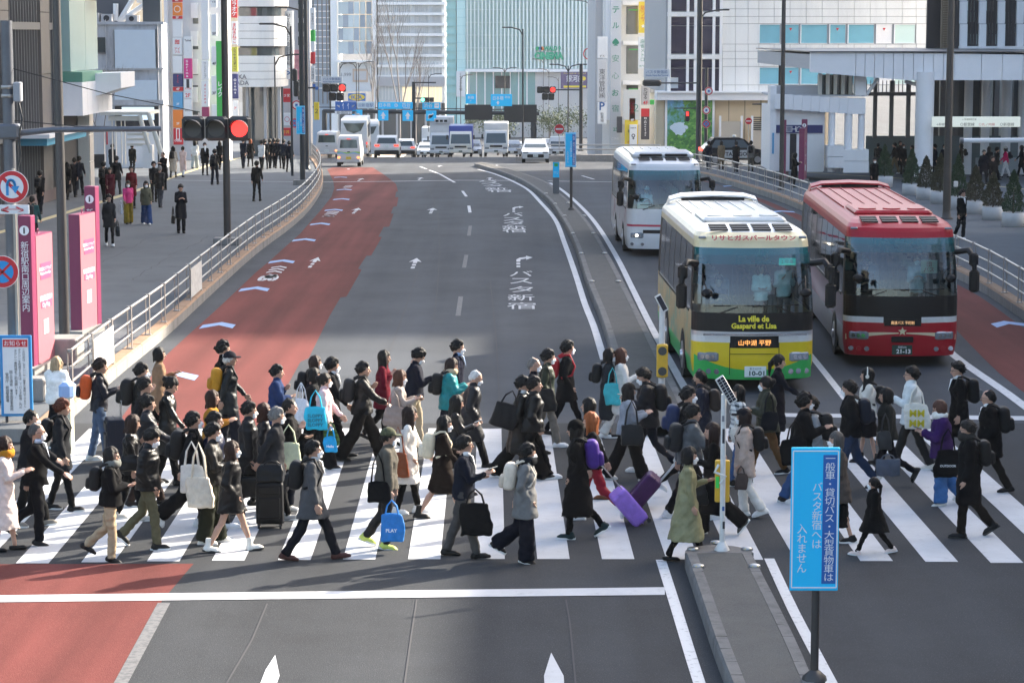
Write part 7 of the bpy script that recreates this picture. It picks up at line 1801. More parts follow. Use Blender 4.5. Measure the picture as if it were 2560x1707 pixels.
def sdf_legs(J,h,typ,seed=1):
 lo,hi=frame(J)
 s=SDF(lo-(.2,.16,.05),(hi[0]+.2,hi[1]+.16,J['hz']+.22),h)
 x,y,z=s.grid()
 s.cap((0,0,J['hz']+.1),(0,0,J['hz']-.02),.108,.118,(1,.78,1),.03)
 if typ in ('skirt','longskirt','mini','skort'):
  hem=J['hz']-{'skirt':.42,'longskirt':.66,'mini':.26,'skort':.36}[typ]
  s.cap((0,0,J['hz']),(.02,0,hem-.1),.115,.17 if typ!='longskirt' else .2,(.85,.9,1),.03)
  s.cut(hem-z)
 else :
  a,b,c={'slim':(.088,.062,.048),'straight':(.094,.072,.064),'wide':(.10,.105,.118),'flare':(.09,.068,.085),'short':(.098,.088,.08)}[typ]
  for d in (1,-1):
   s.cap(J['hip',d],J['knee',d],a,b,(1,1,1),.02)
   ank=J['ank',d];kn=J['knee',d];dv=(ank-kn)/np.linalg.norm(ank-kn)
   s.cap(kn,ank,b,c,(1,1,1),.008)
   t=(x-ank[0])*dv[0]+(y-ank[1])*dv[1]+(z-ank[2])*dv[2]
   lim=.01 if typ!='short' else -.40
   if typ=='wide':lim=.035
   side=(y*d>0)
   s.F=np.where(side&(t>lim-.12),np.maximum(s.F,t-lim),s.F)
  s.cap((0,0,J['hz']-.35),(0,0,J['hz']-.16),.008,.006,(1,1,1),.01,'s')
 s.noise(.007,28,seed,1.7);s.noise(.004,62,seed+3,1.6)
 return s.out()
def rot_about(V,R3,t):return V@np.array(R3).T+t
def body_mesh(J,h,skin,grip='rr',bare=False,hairc=None,brow=True):
 V,Q=sdf_body(J,h,bare)
 Vs,Qs,mi=[V],[Q],[np.zeros(len(Q),int)];n=len(V)
 RH=(Matrix.Rotation(J['turn'],3,'Z')@Matrix.Rotation(J['nod'],3,'Y'))
 hv,hq=HEAD
 Vs.append(rot_about(hv,RH,J['head']));Qs.append(hq+n);mi.append(np.zeros(len(hq),int));n+=len(hv)
 for i,d in enumerate((1,-1)):
  hv,hq=HAND['relaxed' if grip[i]=='r' else 'fist']
  v=hv.copy();q=hq
  if d==-1:v[:,1]*=-1;q=hq[:,::-1]
  f=Vector(J['fd',d]);z=-f;xv=Vector((1,0,0)) if abs(f.x)<.8 else Vector((0,-d*.8,.6))
  xv=(xv-z*xv.dot(z)).normalized();yv=z.cross(xv)
  M3=Matrix((xv,yv,z)).transposed()
  Vs.append(rot_about(v,M3,J['wr',d]));Qs.append(q+n);mi.append(np.zeros(len(q),int));n+=len(v)
 mb=MB()
 for y in (-1,1):
  mb.box((.0775,y*.031,-.001),(.012,.021,.008))
  mb.box((.083,y*.032,.019),(.008,.032,.006))
 e=np.array(mb.v);f=np.array(mb.f)
 Vs.append(rot_about(e,RH,J['head']));Qs.append(f+n);mi.append(np.ones(len(f),int));n+=len(e)
 mb=MB();mb.box((.0935,0,-.058),(.006,.034,.008));e=np.array(mb.v);f=np.array(mb.f)
 Vs.append(rot_about(e,RH,J['head']));Qs.append(f+n);mi.append(np.full(len(f),2))
 return np_mesh('body',np.concatenate(Vs),np.concatenate(Qs),(skin,M_EYE,M_LIP),np.concatenate(mi))
_seed=[11]
def head_M(J):return Matrix.Translation(Vector(J['head']))@Matrix.Rotation(J['turn'],4,'Z')@Matrix.Rotation(J['nod'],4,'Y')
def put(o,M):o.matrix_local=M;return o
def person(label,pos,h,yaw,J,coat=None,legs=None,shoes=('sneaker','#151515'),hair=('short','#100c0b'),mask=None,hat=None,skin=0,vox=.021,glasses=False,shirt=None,scarf=None,grip='rr',group=None,bare=False,extra=None,st=.6,sole=None,cache=None,phones=False):
 t=thing('person',label,'person',pos,yaw,group)
 sc=h/1.70
 t.scale=(sc,sc,sc)
 _seed[0]+=1;sd=_seed[0]
 def get(key,fn):
  if cache is None:return fn()
  k=cache+key
  if k not in TPL:TPL[k]=fn()
  return TPL[k]
 b=ob('body',get('_body',lambda :body_mesh(J,vox*1.25,SKINS[skin],grip,bare)),t)
 if coat:
  typ,c,fab=coat[:3];kw=coat[3] if len(coat)>3 else {}
  o=ob('coat' if typ in ('mid','coat','long','dress') else 'jacket',get('_coat'+typ,lambda :np_mesh('coat',*sdf_coat(J,vox,typ,seed=sd,st=st,**kw))),t);set_mat(o,cloth(c,fab))
 if legs:
  typ,c,fab=legs
  o=ob('skirt' if 'sk' in typ or typ=='mini' else 'trousers',get('_legs'+typ,lambda :np_mesh('trousers',*sdf_legs(J,vox,typ,sd))),t);set_mat(o,cloth(c,fab))
 for d in (1,-1):
  a=J['ank',d]
  o=ob('shoe',tpl('shoe_'+shoes[0],shoe_tpl,shoes[0]),t);set_mat(o,cloth(shoes[1],'shoe'))
  put(o,Matrix.Translation(Vector(a))@Matrix.Rotation(-J['pitch',d],4,'Y'))
  if shoes[0] in ('sneaker','boot') and vox<.025:
   if 'sole' not in TPL:TPL['sole']=sole_mesh()
   q=ob('sole',TPL['sole'],o);set_mat(q,MATS['sole_white'] if (sole or (shoes[0]=='sneaker')) else MATS['sole_black'])
 HM=head_M(J)
 if hair:
  o=ob('hair',tpl('hair_'+hair[0],hair_tpl,hair[0]),t);set_mat(o,cloth(hair[1],'hair'));put(o,HM)
 if hat:
  o=ob('hat',tpl('hat_'+hat[0],cap_tpl,hat[0]),t);set_mat(o,cloth(hat[1],hat[2] if len(hat)>2 else 'cotton'));put(o,HM)
 if mask:
  o=ob('face_mask',tpl('mask',mask_tpl),t);set_mat(o,M_MASKB if mask=='b' else M_MASK);put(o,HM@Matrix.Translation((-.004,0,-.004))@Matrix.Scale(1.1,4))
 if glasses:
  if 'glasses' not in TPL:
   mb=MB()
   for y in (-1,1):
    mb.tube([(.1,y*.034+.02*math.cos(a),-.002+.016*math.sin(a)) for a in np.linspace(0,2*math.pi,9)],.0028,5)
    mb.tube([(.098,y*.056,.002),(.0,y*.085,.004)],.003,5)
   mb.tube([(.103,-.012,.0),(.103,.012,.0)],.003,5)
   TPL['glasses']=mb.mesh('glasses')
  o=ob('glasses',TPL['glasses'],t);set_mat(o,M_LENS);put(o,HM)
 if phones:
  mb=MB();mb.tube([(-.01,.105*math.cos(a),.0+.15*math.sin(a)) for a in np.linspace(.1,math.pi-.1,12)],.012,6)
  for y in (-1,1):mb.cyl((-.01,y*.082,-.005),(-.01,y*.118,-.005),.038,.034,12)
  o=mb.obj('headphones',t);set_mat(o,cloth('#d8d4c8','shoe'));put(o,HM)
 if shirt:
  mb=MB();n=Vector(J['neck'])
  mb.lathe([(.056,.0),(.074,-.012),(.066,.034),(.058,.05)],(n.x+.012,0,n.z+.005),14)
  mb.add([(n.x+.118,-.045,n.z-.02),(n.x+.118,.045,n.z-.02),(n.x+.168,0,n.z-.22),(n.x+.075,0,n.z+.01)],[(0,1,3),(0,2,1)])
  o=mb.obj('shirt',t);set_mat(o,cloth(shirt,'cotton'))
 if scarf:
  def sc_():
   s=SDF((-.2,-.2,-.14),(.24,.2,.14),.017)
   for i in range(10):
    a,b2=i*.628,(i+1)*.628
    s.cap((.02+.085*math.cos(a),.085*math.sin(a),.01*math.sin(3*a)),(.02+.085*math.cos(b2),.085*math.sin(b2),.01*math.sin(3*b2)),.045,.045,(1,1,.8),.02)
   s.noise(.006,60,4);return s.out()
  o=ob('scarf',tpl('scarf',lambda :sc_()),t);set_mat(o,cloth(scarf,'knit'));o.location=Vector(J['neck'])+Vector((0,0,.03))
 return t
 # ---- bags: things of their own
def rbox(name,d,bev,bulge=.0,h=.022,seed=1,noise=.0,soft=False):
 if name in TPL:return TPL[name]
 a=np.array(d)/2
 s=SDF(-a-.06,a+.06,h);x,y,z=s.grid()
 if soft:
  u=np.clip(z/a[2],-1,1);x=x/(.72-.28*u);y=(y-.02*np.sin(9*z+seed))/(.97-.05*u+.03*np.cos(3*u))
  z=z-.05*a[2]*np.cos(y/a[1]*1.5)
 q=[np.abs(v)-(a[i]-bev) for i,v in enumerate((x,y,z))]
 s.F=np.sqrt(sum(np.maximum(v,0)**2 for v in q))+np.minimum(np.maximum(q[0],np.maximum(q[1],q[2])),0)-bev
 if bulge:s.F=s.F-bulge*np.cos(np.clip(y/a[1],-1,1)*1.57)*np.cos(np.clip(z/a[2],-1,1)*1.57)
 if noise:s.noise(noise,40,seed)
 TPL[name]=np_mesh(name,*s.out());return TPL[name]
def backpack(label,p,J,c,c2=None,size=1.0,fab='bag'):
 """worn on the back of person object p"""
 t=thing('backpack',label,'backpack',p.location,p.rotation_euler.z);t.scale=p.scale
 ch=Vector(J['chest']);lean=J['lean']
 M=Matrix.Translation(ch+Vector((-.235,0,-.03)))@Matrix.Rotation(lean+.06,4,'Y')@Matrix.Scale(size*.88,4)
 o=ob('bag_body',rbox('bp_body',(.2,.30,.46),.085,.02,.02,2,.003),t);set_mat(o,cloth(c,fab));put(o,M)
 o=ob('pocket',rbox('bp_pocket',(.1,.24,.22),.045,.01,.02,3),t);set_mat(o,cloth(c2 or c,fab));put(o,M@Matrix.Translation((-.115,0,-.09)))
 n=Vector(J['neck'])
 for d in (1,-1):
  mb=MB();sh=n+Vector((0,d*.105,0))
  mb.tube([ch+Vector((-.15,d*.09,.16)),sh+Vector((-.06,0,.035)),sh+Vector((.02,0,.035)),sh+Vector((.07,d*.01,-.08)),ch+Vector((.128,d*.07,.0)),ch+Vector((.07,d*.14,-.15)),ch+Vector((-.12,d*.12,-.2))],.02,6)
  o=mb.obj('strap',t);set_mat(o,cloth(c if c in ('#cfc2a7','#d3c6b4','#a01d29') else '#1b1b1d',fab))
 return t
def tote(label,p,off,c,d=(.1,.36,.38),fab='cotton',rot=90,strap=.3,name='tote_bag',cat='bag',sc=None,tilt=0,text=None,tcol='#1c6f86',tsz=.22):
 """soft bag; off = centre of the bag in the wearer's own frame, slab thickness along x before rot"""
 t=thing(name,label,cat,p.location,p.rotation_euler.z);t.scale=p.scale
 key='tote%s%d'%(d,len(label)%7)
 M=Matrix.Translation(off)@Matrix.Rotation(R(rot),4,'Z')@Matrix.Rotation(R(tilt),4,'X')
 o=ob('bag_body',rbox(key,d,min(.03,d[0]*.4),.018,.018,5+len(label)%7,.007,cat=='bag'),t);set_mat(o,cloth(c,fab));put(o,M)
 for s in (1,-1):
  mb=MB();w=d[1]*.28
  mb.tube([(s*d[0]*.3,-w,d[2]*.48),(s*d[0]*.2,-w*.7,d[2]*.5+strap*.6),(s*.01,0,d[2]*.5+strap),(s*d[0]*.2,w*.7,d[2]*.5+strap*.6),(s*d[0]*.3,w,d[2]*.48)],.011,6)
  q=mb.obj('handle',t);set_mat(q,cloth(c,fab));put(q,M)
 if text:
  for s in (1,-1):
   q=lettering('lettering',text,mat('ink'+tcol,tcol,.7),t,(0,0,0),width=tsz,bold=.02)
   put(q,M@Matrix.Translation((s*(d[0]/2+.022),0,-.02))@Matrix.Rotation(s*math.pi/2,4,'Z')@Matrix.Rotation(math.pi/2,4,'X'))
 return t
def case(label,pos,yaw,c,size=(.28,.46,.66),tilt=0,soft=False,pull=.35,name='suitcase'):
 t=thing(name,label,'suitcase',pos,yaw)
 M=Matrix.Rotation(R(tilt),4,'Y')@Matrix.Translation((0,0,size[2]/2+.07))
 o=ob('shell',rbox('case%s'%(size,),size,.045 if not soft else .03,.0,.022),t);set_mat(o,cloth(c,'shoe'));put(o,M)
 mb=MB()
 if not soft:
  for k in (-.28,-.14,0,.14,.28):
   for s in (1,-1):mb.box((s*size[0]/2,k*size[1]*1.1,0),(.014,.016,size[2]*.8))
 else :
  mb.box((-size[0]/2-.005,0,-.1*size[2]),(.04,size[1]*.8,size[2]*.5),None,None,.012)
  mb.box((-size[0]/2-.005,0,.32*size[2]),(.03,size[1]*.8,size[2]*.18),None,None,.012)
 mb.box((0,0,0),(.012,size[1]+.012,size[2]+.01))
 q=mb.obj('ribs',t);set_mat(q,cloth(c,'shoe'));put(q,M)
 for sx in (1,-1):
  for sy in (1,-1):
   mb=MB();mb.cyl((sx*size[0]*.38,sy*size[1]*.4-.015,-size[2]/2-.035),(sx*size[0]*.38,sy*size[1]*.4+.015,-size[2]/2-.035),.033,None,10)
   mb.box((sx*size[0]*.38,sy*size[1]*.4,-size[2]/2-.008),(.04,.04,.03))
   q=mb.obj('wheel',t);set_mat(q,M_SOLEB);put(q,M)
 mb=MB()
 for s in (1,-1):mb.cyl((size[0]*.36,s*size[1]*.22,size[2]/2-.02),(size[0]*.36,s*size[1]*.22,size[2]/2+pull),.009,None,8)
 mb.box((size[0]*.36,0,size[2]/2+pull),(.03,size[1]*.5,.025),None,None,.008)
 q=mb.obj('pull_handle',t);set_mat(q,mat('handle_steel',(.55,.55,.56),.3,.9));put(q,M)
 return t
def phone(label,p,J,d):
 w=Vector(J['wr',d])+Vector(J['fd',d])*.10+Vector((.012,-d*.012,.035))
 t=thing('phone',label,'phone',p.location,p.rotation_euler.z);t.scale=p.scale
 mb=MB();mb.box((0,0,0),(.145,.072,.010),mat('phone_black',(.03,.03,.035),.2),None,.004)
 put(mb.obj('phone_body',t),Matrix.Translation(w)@Matrix.Rotation(R(-18),4,'Y'))
 return t
 # -------------------------- the people on the zebra crossing
BK,CH,NV,GR,BG,WH='#17181a','#2b2d31','#1a2233','#55585b','#b3a18c','#d9d6ce'
HB,HD,HBR,HG,HW,HO='#0e0b0a','#1b1412','#3a2217','#6e6c69','#c9c7c3','#7a3f1c'
CROSS='people on the zebra crossing'
_n=[0]
def W(label,x,y,h,yaw,pose,arms,coat,legs,shoes,hair,nod=0,turn=0,lean=3,**kw):
 kind,st,lead=pose[0],float(pose[1:-1]),1 if pose[-1]=='L' else -1
 _n[0]+=1
 st*=.66+.34*((_n[0]*37)%10)/10
 if kind=='w' and _n[0]%4==1 and st<.75:kind,st=('s',st*1.15) if _n[0]%8==1 else ('v',st)
 J=rig(st,kind,lead,arms,lean,nod+(_n[0]*13)%9-3,turn+(_n[0]*29)%25-12)
 yaw+=(_n[0]*17)%13-6
 pos=hd(x*K,y*K,h)
 pos.z=gzf(pos.y)
 if 'up' in kw:pos.z+=kw.pop('up')
 p=person(label,pos,h,R(yaw),J,coat,legs,shoes,hair,st=st,group=kw.pop('group',CROSS),**kw)
 return p,J
DR,SN,BO,FL='dress','sneaker','boot','flat'
RS,LS=-.27,.27
# --- walking to the right, from the left edge inwards
p,J=W('woman in fluffy white jacket with pale blonde bob by the railing',128,825,1.58,70,'w.3L','ho',('jacket','#e9e6e0','wool',{'fat':.04}),('skirt','#14161c','cotton'),(SN,BK),('bob','#a08a6c'),bare=True)
p,J=W('young man in navy jacket and jeans checking his phone, brown hair',225,828,1.73,8,'w.45R','hh',('jacket','#1d2130','shiny'),('straight','#4a5a70','denim'),(SN,'#c9c4ba'),('short','#2a1710'))
backpack('orange and navy backpack on the man with the big suitcase',p,J,'#c2501f','#1b2030');phone('phone held by the man in the navy jacket',p,J,-1)
q=hd(252,920*K,.9)
case('large navy blue fabric suitcase standing on the crossing',(p.location.x+.33,p.location.y-.42,0),R(15),'#1a2234',(.30,.50,.74),0,True,.3)
W('woman in tan coat with black bob behind the railing people',362,802,1.60,8,'w.6L','ho',('coat','#7d6550','wool'),('skirt',BK,'cotton'),(DR,BK),('bob',HB),bare=True)
p,J=W('masked man in black jacket with bulging backpack, left group',320,836,1.72,0,'w.7R','bs',('jacket',BK,'shiny'),('slim',BK,'cotton'),(SN,BK),('short',HB),mask='w')
backpack('big bulging black backpack in the left group',p,J,'#1e1f21',size=1.12)
W('man with parted black hair in dark jacket, bare faced, left group',328,872,1.72,0,'w.7L','fb',('jacket','#1b1c22','cotton'),('slim',BK,'cotton'),(SN,BK),('short',HB))
W('young man in navy puffer jacket with brown trousers',333,910,1.71,0,'w.8L','bF',('jacket','#191d28','puff',{'puff':.09,'fat':.02}),('straight','#3c2f2b','cotton'),(SN,'#1a1113'),('neat',HB))
W('man in long black coat with tied hair looking down',382,868,1.74,0,'w.5R','bf',('coat','#1b1b1b','leather'),('straight',BK,'cotton'),(DR,BK),('bun',HB),nod=25)
W('masked man in charcoal fleece behind the grey-haired suit man',66,945,1.72,0,'w.6L','bF',('jacket','#26262a','knit',{'fat':.02}),('straight',BK,'cotton'),(SN,'#7d786e'),('crop',HB),mask='w')
W('older grey-haired man in black suit with mask and glasses striding',80,978,1.72,0,'w.95R','bF',('jacket','#16171b','wool'),('straight','#15171d','wool'),(DR,BK),('thin','#4c4a48'),mask='w',glasses=True,shirt='#c9d3e4')
W('woman in long pale pink coat with mustard scarf at the left edge',6,1008,1.60,5,'w.5L','hh',('long','#cfbfb6','wool',{'flare':.05}),None,(FL,BK),('bob',HBR),scarf='#b37a28',bare=True)
p,J=W('red-brown haired young man in charcoal overcoat and torn black jeans',137,920,1.70,0,'w.55R','bd',('mid','#303236','wool'),('slim','#1a1a1c','denim'),(SN,BK),('short','#4e2412'))
backpack('flat black backpack on the man in the charcoal overcoat',p,J,'#1b1d22','#232a38',.9)
p,J=W('woman with long brown hair in black jacket carrying a black bag',297,955,1.58,0,'w.7R','sc',('hip','#17171a','leather'),('slim',BK,'cotton'),(SN,'#b9b6ae'),('medium',HBR),nod=12)
tote('small black leather bag of the long-haired woman, left group',p,(.02,RS,.98),'#141416',(.12,.3,.26),'leather',strap=.22,name='shoulder_bag')
W('masked man in black ribbed puffer jacket with olive trousers',337,987,1.70,0,'w.95R','ck',('jacket','#17181b','puff',{'puff':.062,'fat':.018}),('straight','#5a5743','cotton'),(SN,'#23221f'),('short',HB),mask='w',nod=18)
p,J=W('woman with bowl-cut hair, grey scarf, black sweater and beige trousers',251,1033,1.56,0,'s.8R','oo',('jacket','#1b1b1d','wool',{'fat':.015}),('straight','#a89478','cotton'),(DR,'#19181a'),('bob',HD),scarf='#6f716c',glasses=True)
backpack('small black backpack on the woman in beige trousers',p,J,'#1c1e20',size=.92)
W('man in black suit and black face mask behind the man in the cap',508,788,1.74,5,'w.5L','dd',('jacket','#15161a','wool'),('straight','#16171b','wool'),(DR,BK),('messy',HB),mask='b',shirt='#e8e8e8')
p,J=W('tanned older man in dark baseball cap and waxed jacket',524,812,1.70,5,'w.6R','fb',('mid','#1d2529','shiny'),('wide','#262934','cotton'),(SN,BK),('crop','#b9b6b0'),hat=('cap','#20222e'),skin=2)
backpack('mustard yellow backpack on the man in the cap',p,J,'#b5801f','#a8741a')
W('brown-haired woman in mustard cardigan, hands at her chest',483,902,1.58,0,'w.6L','hh',('mid','#a9762f','knit'),('slim',BK,'cotton'),(FL,BK),('medium',HBR))
p,J=W('masked man in black with blue hood, wide black trousers trailing',440,950,1.71,0,'v.9L','sb',('jacket','#1a1b20','cotton'),('wide','#151517','cotton'),(SN,'#e0e0e0'),('short',HB),mask='w')
backpack('long black backpack beside the blue hood, left of centre',p,J,'#191a1d',size=1.08)
W('man with glasses in navy down jacket between the tote bag man and backpack',488,950,1.70,0,'w.7R','dk',('jacket','#1c2342','puff',{'fat':.02}),('slim',BK,'cotton'),(SN,'#e0e0e0'),('short',HB),glasses=True)
p,J=W('masked young man in black jacket and baggy dark green trousers',483,978,1.70,0,'w.35L','oo',('jacket','#1b1a19','shiny',{'fat':.012}),('wide','#2a2e22','cotton'),(SN,'#e6e3da'),('short',HB),mask='w')
tote('white canvas tote bag under the arm of the baggy-trousered man',p,(-.22,RS,.98),'#dcd7cc',(.12,.36,.40),strap=.34)
tote('larger cream canvas bag hanging lower on the baggy-trousered man',p,(-.10,RS-.09,.80),'#d8cdb9',(.14,.38,.44),strap=.5)
p,J=W('masked woman in short black coat, bare legs and white ankle boots',528,1012,1.58,0,'w.9L','kk',('mid','#17171a','puff',{'fat':.015}),('mini','#8b8477','cotton'),(BO,'#e3dfd5'),('medium',HBR),mask='w',bare=True)
p,J=W('balding masked man in long black quilted coat',566,925,1.70,0,'w.7L','dc',('mid','#1a1c22','puff',{'puff':.13,'fat':.015}),('straight',BK,'cotton'),(DR,BK),('neat',HB),mask='w')
tote('wide black briefcase hanging from the quilted coat man',p,(.06,RS+.02,.46),'#15161a',(.12,.46,.32),'leather',strap=.2,name='briefcase',cat='briefcase')
W('woman with reddish brown hair in black down coat, seen from behind',602,930,1.58,20,'w.6R','dk',('mid','#191a22','puff',{'puff':.12}),('slim',BK,'cotton'),(DR,BK),('medium','#43231a'))
p,J=W('grey-haired masked person in long charcoal coat pulling a case',630,938,1.68,0,'w.6R','dp',('long','#3b3c3f','wool'),('slim',BK,'cotton'),(SN,'#9b9a97'),('neat',HG),mask='w')
case('black cabin suitcase with a bag strapped on top',(p.location.x-.02,p.location.y-.62,0),R(92),'#191a1c',(.28,.40,.62),0,True,.18)
tote('black square bag riding on the cabin suitcase',p,(.02,-.63,.83),'#17181a',(.26,.40,.26),'leather',rot=90,strap=.05,name='travel_bag')
p,J=W('man in black blouson with light green tote on his arm',661,922,1.70,0,'w.6L','os',('jacket','#19181a','cotton',{'fat':.015}),('straight','#1d2230','denim'),(DR,'#ddd9d0'),('crop',HB))
tote('pale green cloth tote bag on the forearm of the black blouson man',p,(.02,RS,.90),'#c6cbac',(.1,.38,.42),strap=.28)
W('short-haired woman in loose royal blue cardigan',632,843,1.60,10,'w.4R','so',('mid','#1c3157','cotton',{'fat':.01}),('straight',BK,'cotton'),(FL,BK),('short',HB))
p,J=W('masked man with glasses in grey tweed overcoat, brown shoes',715,1008,1.70,0,'w.95L','bd',('mid','#4d4e50','wool'),('straight','#1b1e27','wool'),(DR,'#4a2a24'),('neat',HB),mask='w',glasses=True,shirt='#d7d7d7')
backpack('square black backpack on the grey tweed overcoat',p,J,'#1a1c1f')
p,J=W('masked woman in navy suit with long brown hair at the back',720,820,1.60,0,'w.6R','fb',('jacket','#191d2c','wool'),('slim','#181c28','wool'),(FL,BK),('medium','#3b251b'),mask='w')
backpack('rounded black backpack on the woman in the navy suit',p,J,'#1a1a1d',size=.95)
p,J=W('woman with black shoulder hair in dark grey jacket',716,850,1.57,0,'w.6L','fd',('jacket','#222326','cotton'),('wide',BK,'cotton'),(FL,BK),('bob',HB))
tote('crumpled white bag on the back of the dark grey jacket',p,(-.2,-.16,.98),'#d5d6da',(.16,.34,.42),'shiny',rot=40,strap=.3)
p,J=W('masked woman in pale pink jacket and wide black trousers',742,862,1.58,0,'w.55R','fd',('jacket','#d3b3b4','shiny',{'fat':.01}),('wide','#17181c','cotton'),(SN,'#17181a'),('bun',HD),mask='w')
tote('turquoise tote bag printed SLOPPY on the pink jacket woman',p,(-.10,RS-.02,.96),'#31b5d3',(.08,.40,.42),strap=.3,text='SLOPPY\nSLOPPY\nSLOPPY',tcol='#12576b',tsz=.28)
tote('small blue drawstring bag printed Hello in her hand',p,(.17,RS-.06,.50),'#2a9fd6',(.1,.24,.28),strap=.18,text='Hello',tcol='#ffffff',tsz=.13)
tote('green and red checked paper bag beside the small blue one',p,(.16,RS+.06,.60),'#4d6b2c',(.08,.28,.28),'plaid',strap=.15,name='paper_bag')
W('masked young man in black school coat with white collar',758,822,1.72,0,'w.8R','bf',('mid','#1a1b21','wool'),('straight','#191a1f','wool'),(DR,BK),('short',HB),mask='w',shirt='#e4e4e4')
p,J=W('man in black jacket striding wide in baggy black trousers',830,828,1.72,0,'w1.15L','sF',('jacket','#17181a','shiny',{'fat':.012}),('wide','#141416','cotton'),(BO,BK),('neat',HB))
backpack('grey-black technical backpack on the striding man',p,J,'#2a2c2f','#1c1d20')
p,J=W('woman with long black hair in wine red blazer',878,810,1.62,0,'w.8L','bs',('mid','#5e1423','wool'),('slim','#131316','cotton'),(FL,BK),('long',HB))
p,J=W('brown-haired masked woman in greige coat looking at her phone',913,853,1.58,0,'w.5R','hh',('coat','#9a8f88','wool'),('slim','#c9c3b8','cotton'),(SN,'#d8d4cc'),('medium','#4a2c1e'),mask='w',nod=10)
tote('greige leather shoulder bag on the greige coat',p,(-.06,RS,.92),'#8f7f76',(.13,.36,.34),'leather',strap=.3,name='shoulder_bag');phone('phone of the woman in the greige coat',p,J,-1)
p,J=W('masked man in navy hoodie and beige trousers reading his phone',950,803,1.73,0,'v.7L','kh',('jacket','#1c2132','cotton',{'fat':.015}),('slim','#b3a58d','cotton'),(SN,BK),('short',HB),mask='w',nod=28,glasses=True)
phone('phone held out by the man in the navy hoodie',p,J,-1)
p,J=W('woman with long dark hair in ivory coat with white sneakers',936,937,1.62,0,'w.55L','fk',('coat','#d6d0c8','wool',{'flare':.02}),('slim','#121214','cotton'),(SN,'#e9e7e2'),('longwave','#2c1b15'),nod=8)
tote('brown leather tote on the shoulder of the ivory coat woman',p,(-.12,RS+.02,.82),'#7c3f20',(.1,.34,.40),'leather',strap=.42,name='shoulder_bag')
p,J=W('masked man in camouflage cap, grey jacket and neon sneakers',886,990,1.68,0,'s.55R','dc',('jacket','#5a564e','knit',{'fat':.02}),('straight','#161618','shiny'),(SN,'#c9d46a'),('crop',HB),mask='w',hat=('cap','#4a4c32','camo'))
tote('bright blue plastic carrier bag with white print',p,(.10,RS-.03,.36),'#2e7fc8',(.14,.34,.40),'shiny',strap=.2,name='carrier_bag',text='PLAY',tcol='#ffffff',tsz=.16)
tote('slouchy black shoulder bag behind the camouflage cap man',p,(-.10,RS+.05,.86),'#17171a',(.12,.34,.30),strap=.42,name='shoulder_bag')
p,J=W('woman in dark brown coat with bare calf and black ankle boots',1015,952,1.60,0,'w1.05R','of',('coat','#2c221d','wool'),('short','#8f7f6d','cotton'),(BO,BK),('medium',HB),mask='w',bare=True)
backpack('cream canvas backpack with long straps on the brown coat',p,J,'#cfc2a7','#d8cdb6')
p,J=W('brown-haired woman in teal parka with fur-trimmed hood',1030,825,1.60,10,'w.7R','hh',('hip','#15797c','shiny',{'fat':.025}),('wide','#1a2338','denim'),(SN,BK),('medium','#33201a'),nod=15,scarf='#b9a68c')
backpack('black backpack on the teal parka',p,J,'#18191c',size=1.02)
W('masked man in navy suit behind the teal parka',1046,785,1.74,0,'w.5L','dd',('jacket','#1b2036','wool'),('straight','#1a1d2a','wool'),(DR,BK),('neat',HB),mask='w',shirt='#9db4d8')
W('white-haired old man in black hooded down coat, masked',1078,848,1.66,0,'w.9R','kk',('coat','#23252b','puff',{'fat':.02}),('straight',BK,'cotton'),(BO,BK),('thin',HW),mask='w',glasses=True,nod=18,lean=8)
p,J=W('girl with long black hair in black leather jacket holding a phone',1042,910,1.58,0,'w.7R','dh',('hip','#17181b','leather',{'fat':.01}),('skirt','#141518','cotton'),(BO,BK),('long',HB),nod=8)
phone('phone of the girl in the black leather jacket',p,J,-1)
p,J=W('man with glasses in navy blazer and grey trousers, bare faced',1062,1003,1.70,0,'w.8R','oh',('jacket','#1b2130','wool'),('straight','#4a4846','wool'),(DR,'#121213'),('neat','#1c1513'),glasses=True,shirt='#e8e8e6')
phone('dark phone in the hands of the man in the navy blazer',p,J,-1)
tote('black canvas tote hanging from the navy blazer man',p,(.20,RS-.05,.60),'#17181a',(.10,.44,.46),strap=.2)
p,J=W('tall man in open black overcoat with big bag behind him',1196,858,1.74,0,'w1.1R','ck',('coat','#151517','leather',{'flare':.03}),('wide','#131315','cotton'),(SN,BK),('neat',HB),shirt='#d9d9d9')
tote('large black shoulder bag slung behind the open overcoat',p,(-.26,RS+.1,1.05),'#17171a',(.18,.42,.40),'bag',strap=.22,name='shoulder_bag',tilt=18)
p,J=W('man in black quilted jacket beside the open overcoat, red-ticked sneakers',1224,864,1.72,0,'w1.0L','bk',('jacket','#17181b','puff',{'fat':.02}),('slim','#151517','cotton'),(SN,'#e7e5e2'),('short',HB))
W('grey-haired masked man behind the quilted jacket',1222,825,1.68,0,'w.5L','dd',('jacket','#1a1d2a','wool'),('straight',BK,'wool'),(DR,BK),('thin','#6b6864'),mask='w',glasses=True)
p,J=W('masked man in moss green jacket with white sneakers',1254,805,1.71,0,'w.6R','dk',('hip','#3a4534','shiny',{'fat':.01}),('straight','#6f6b63','cotton'),(SN,'#e7e5e2'),('short',HB),mask='w')
tote('black shoulder bag on the moss green jacket',p,(-.02,RS+.02,.86),'#17181b',(.16,.38,.4),'shiny',strap=.5,name='shoulder_bag')
p,J=W('masked young man in black coat in front of the crossing crowd, red backpack',1300,780,1.74,3,'w1.05L','kk',('mid','#1a1b1f','wool'),('slim','#15161b','wool'),(DR,BK),('short',HB),mask='w')
backpack('red backpack on the young man in the black coat',p,J,'#a01d29',size=.9)
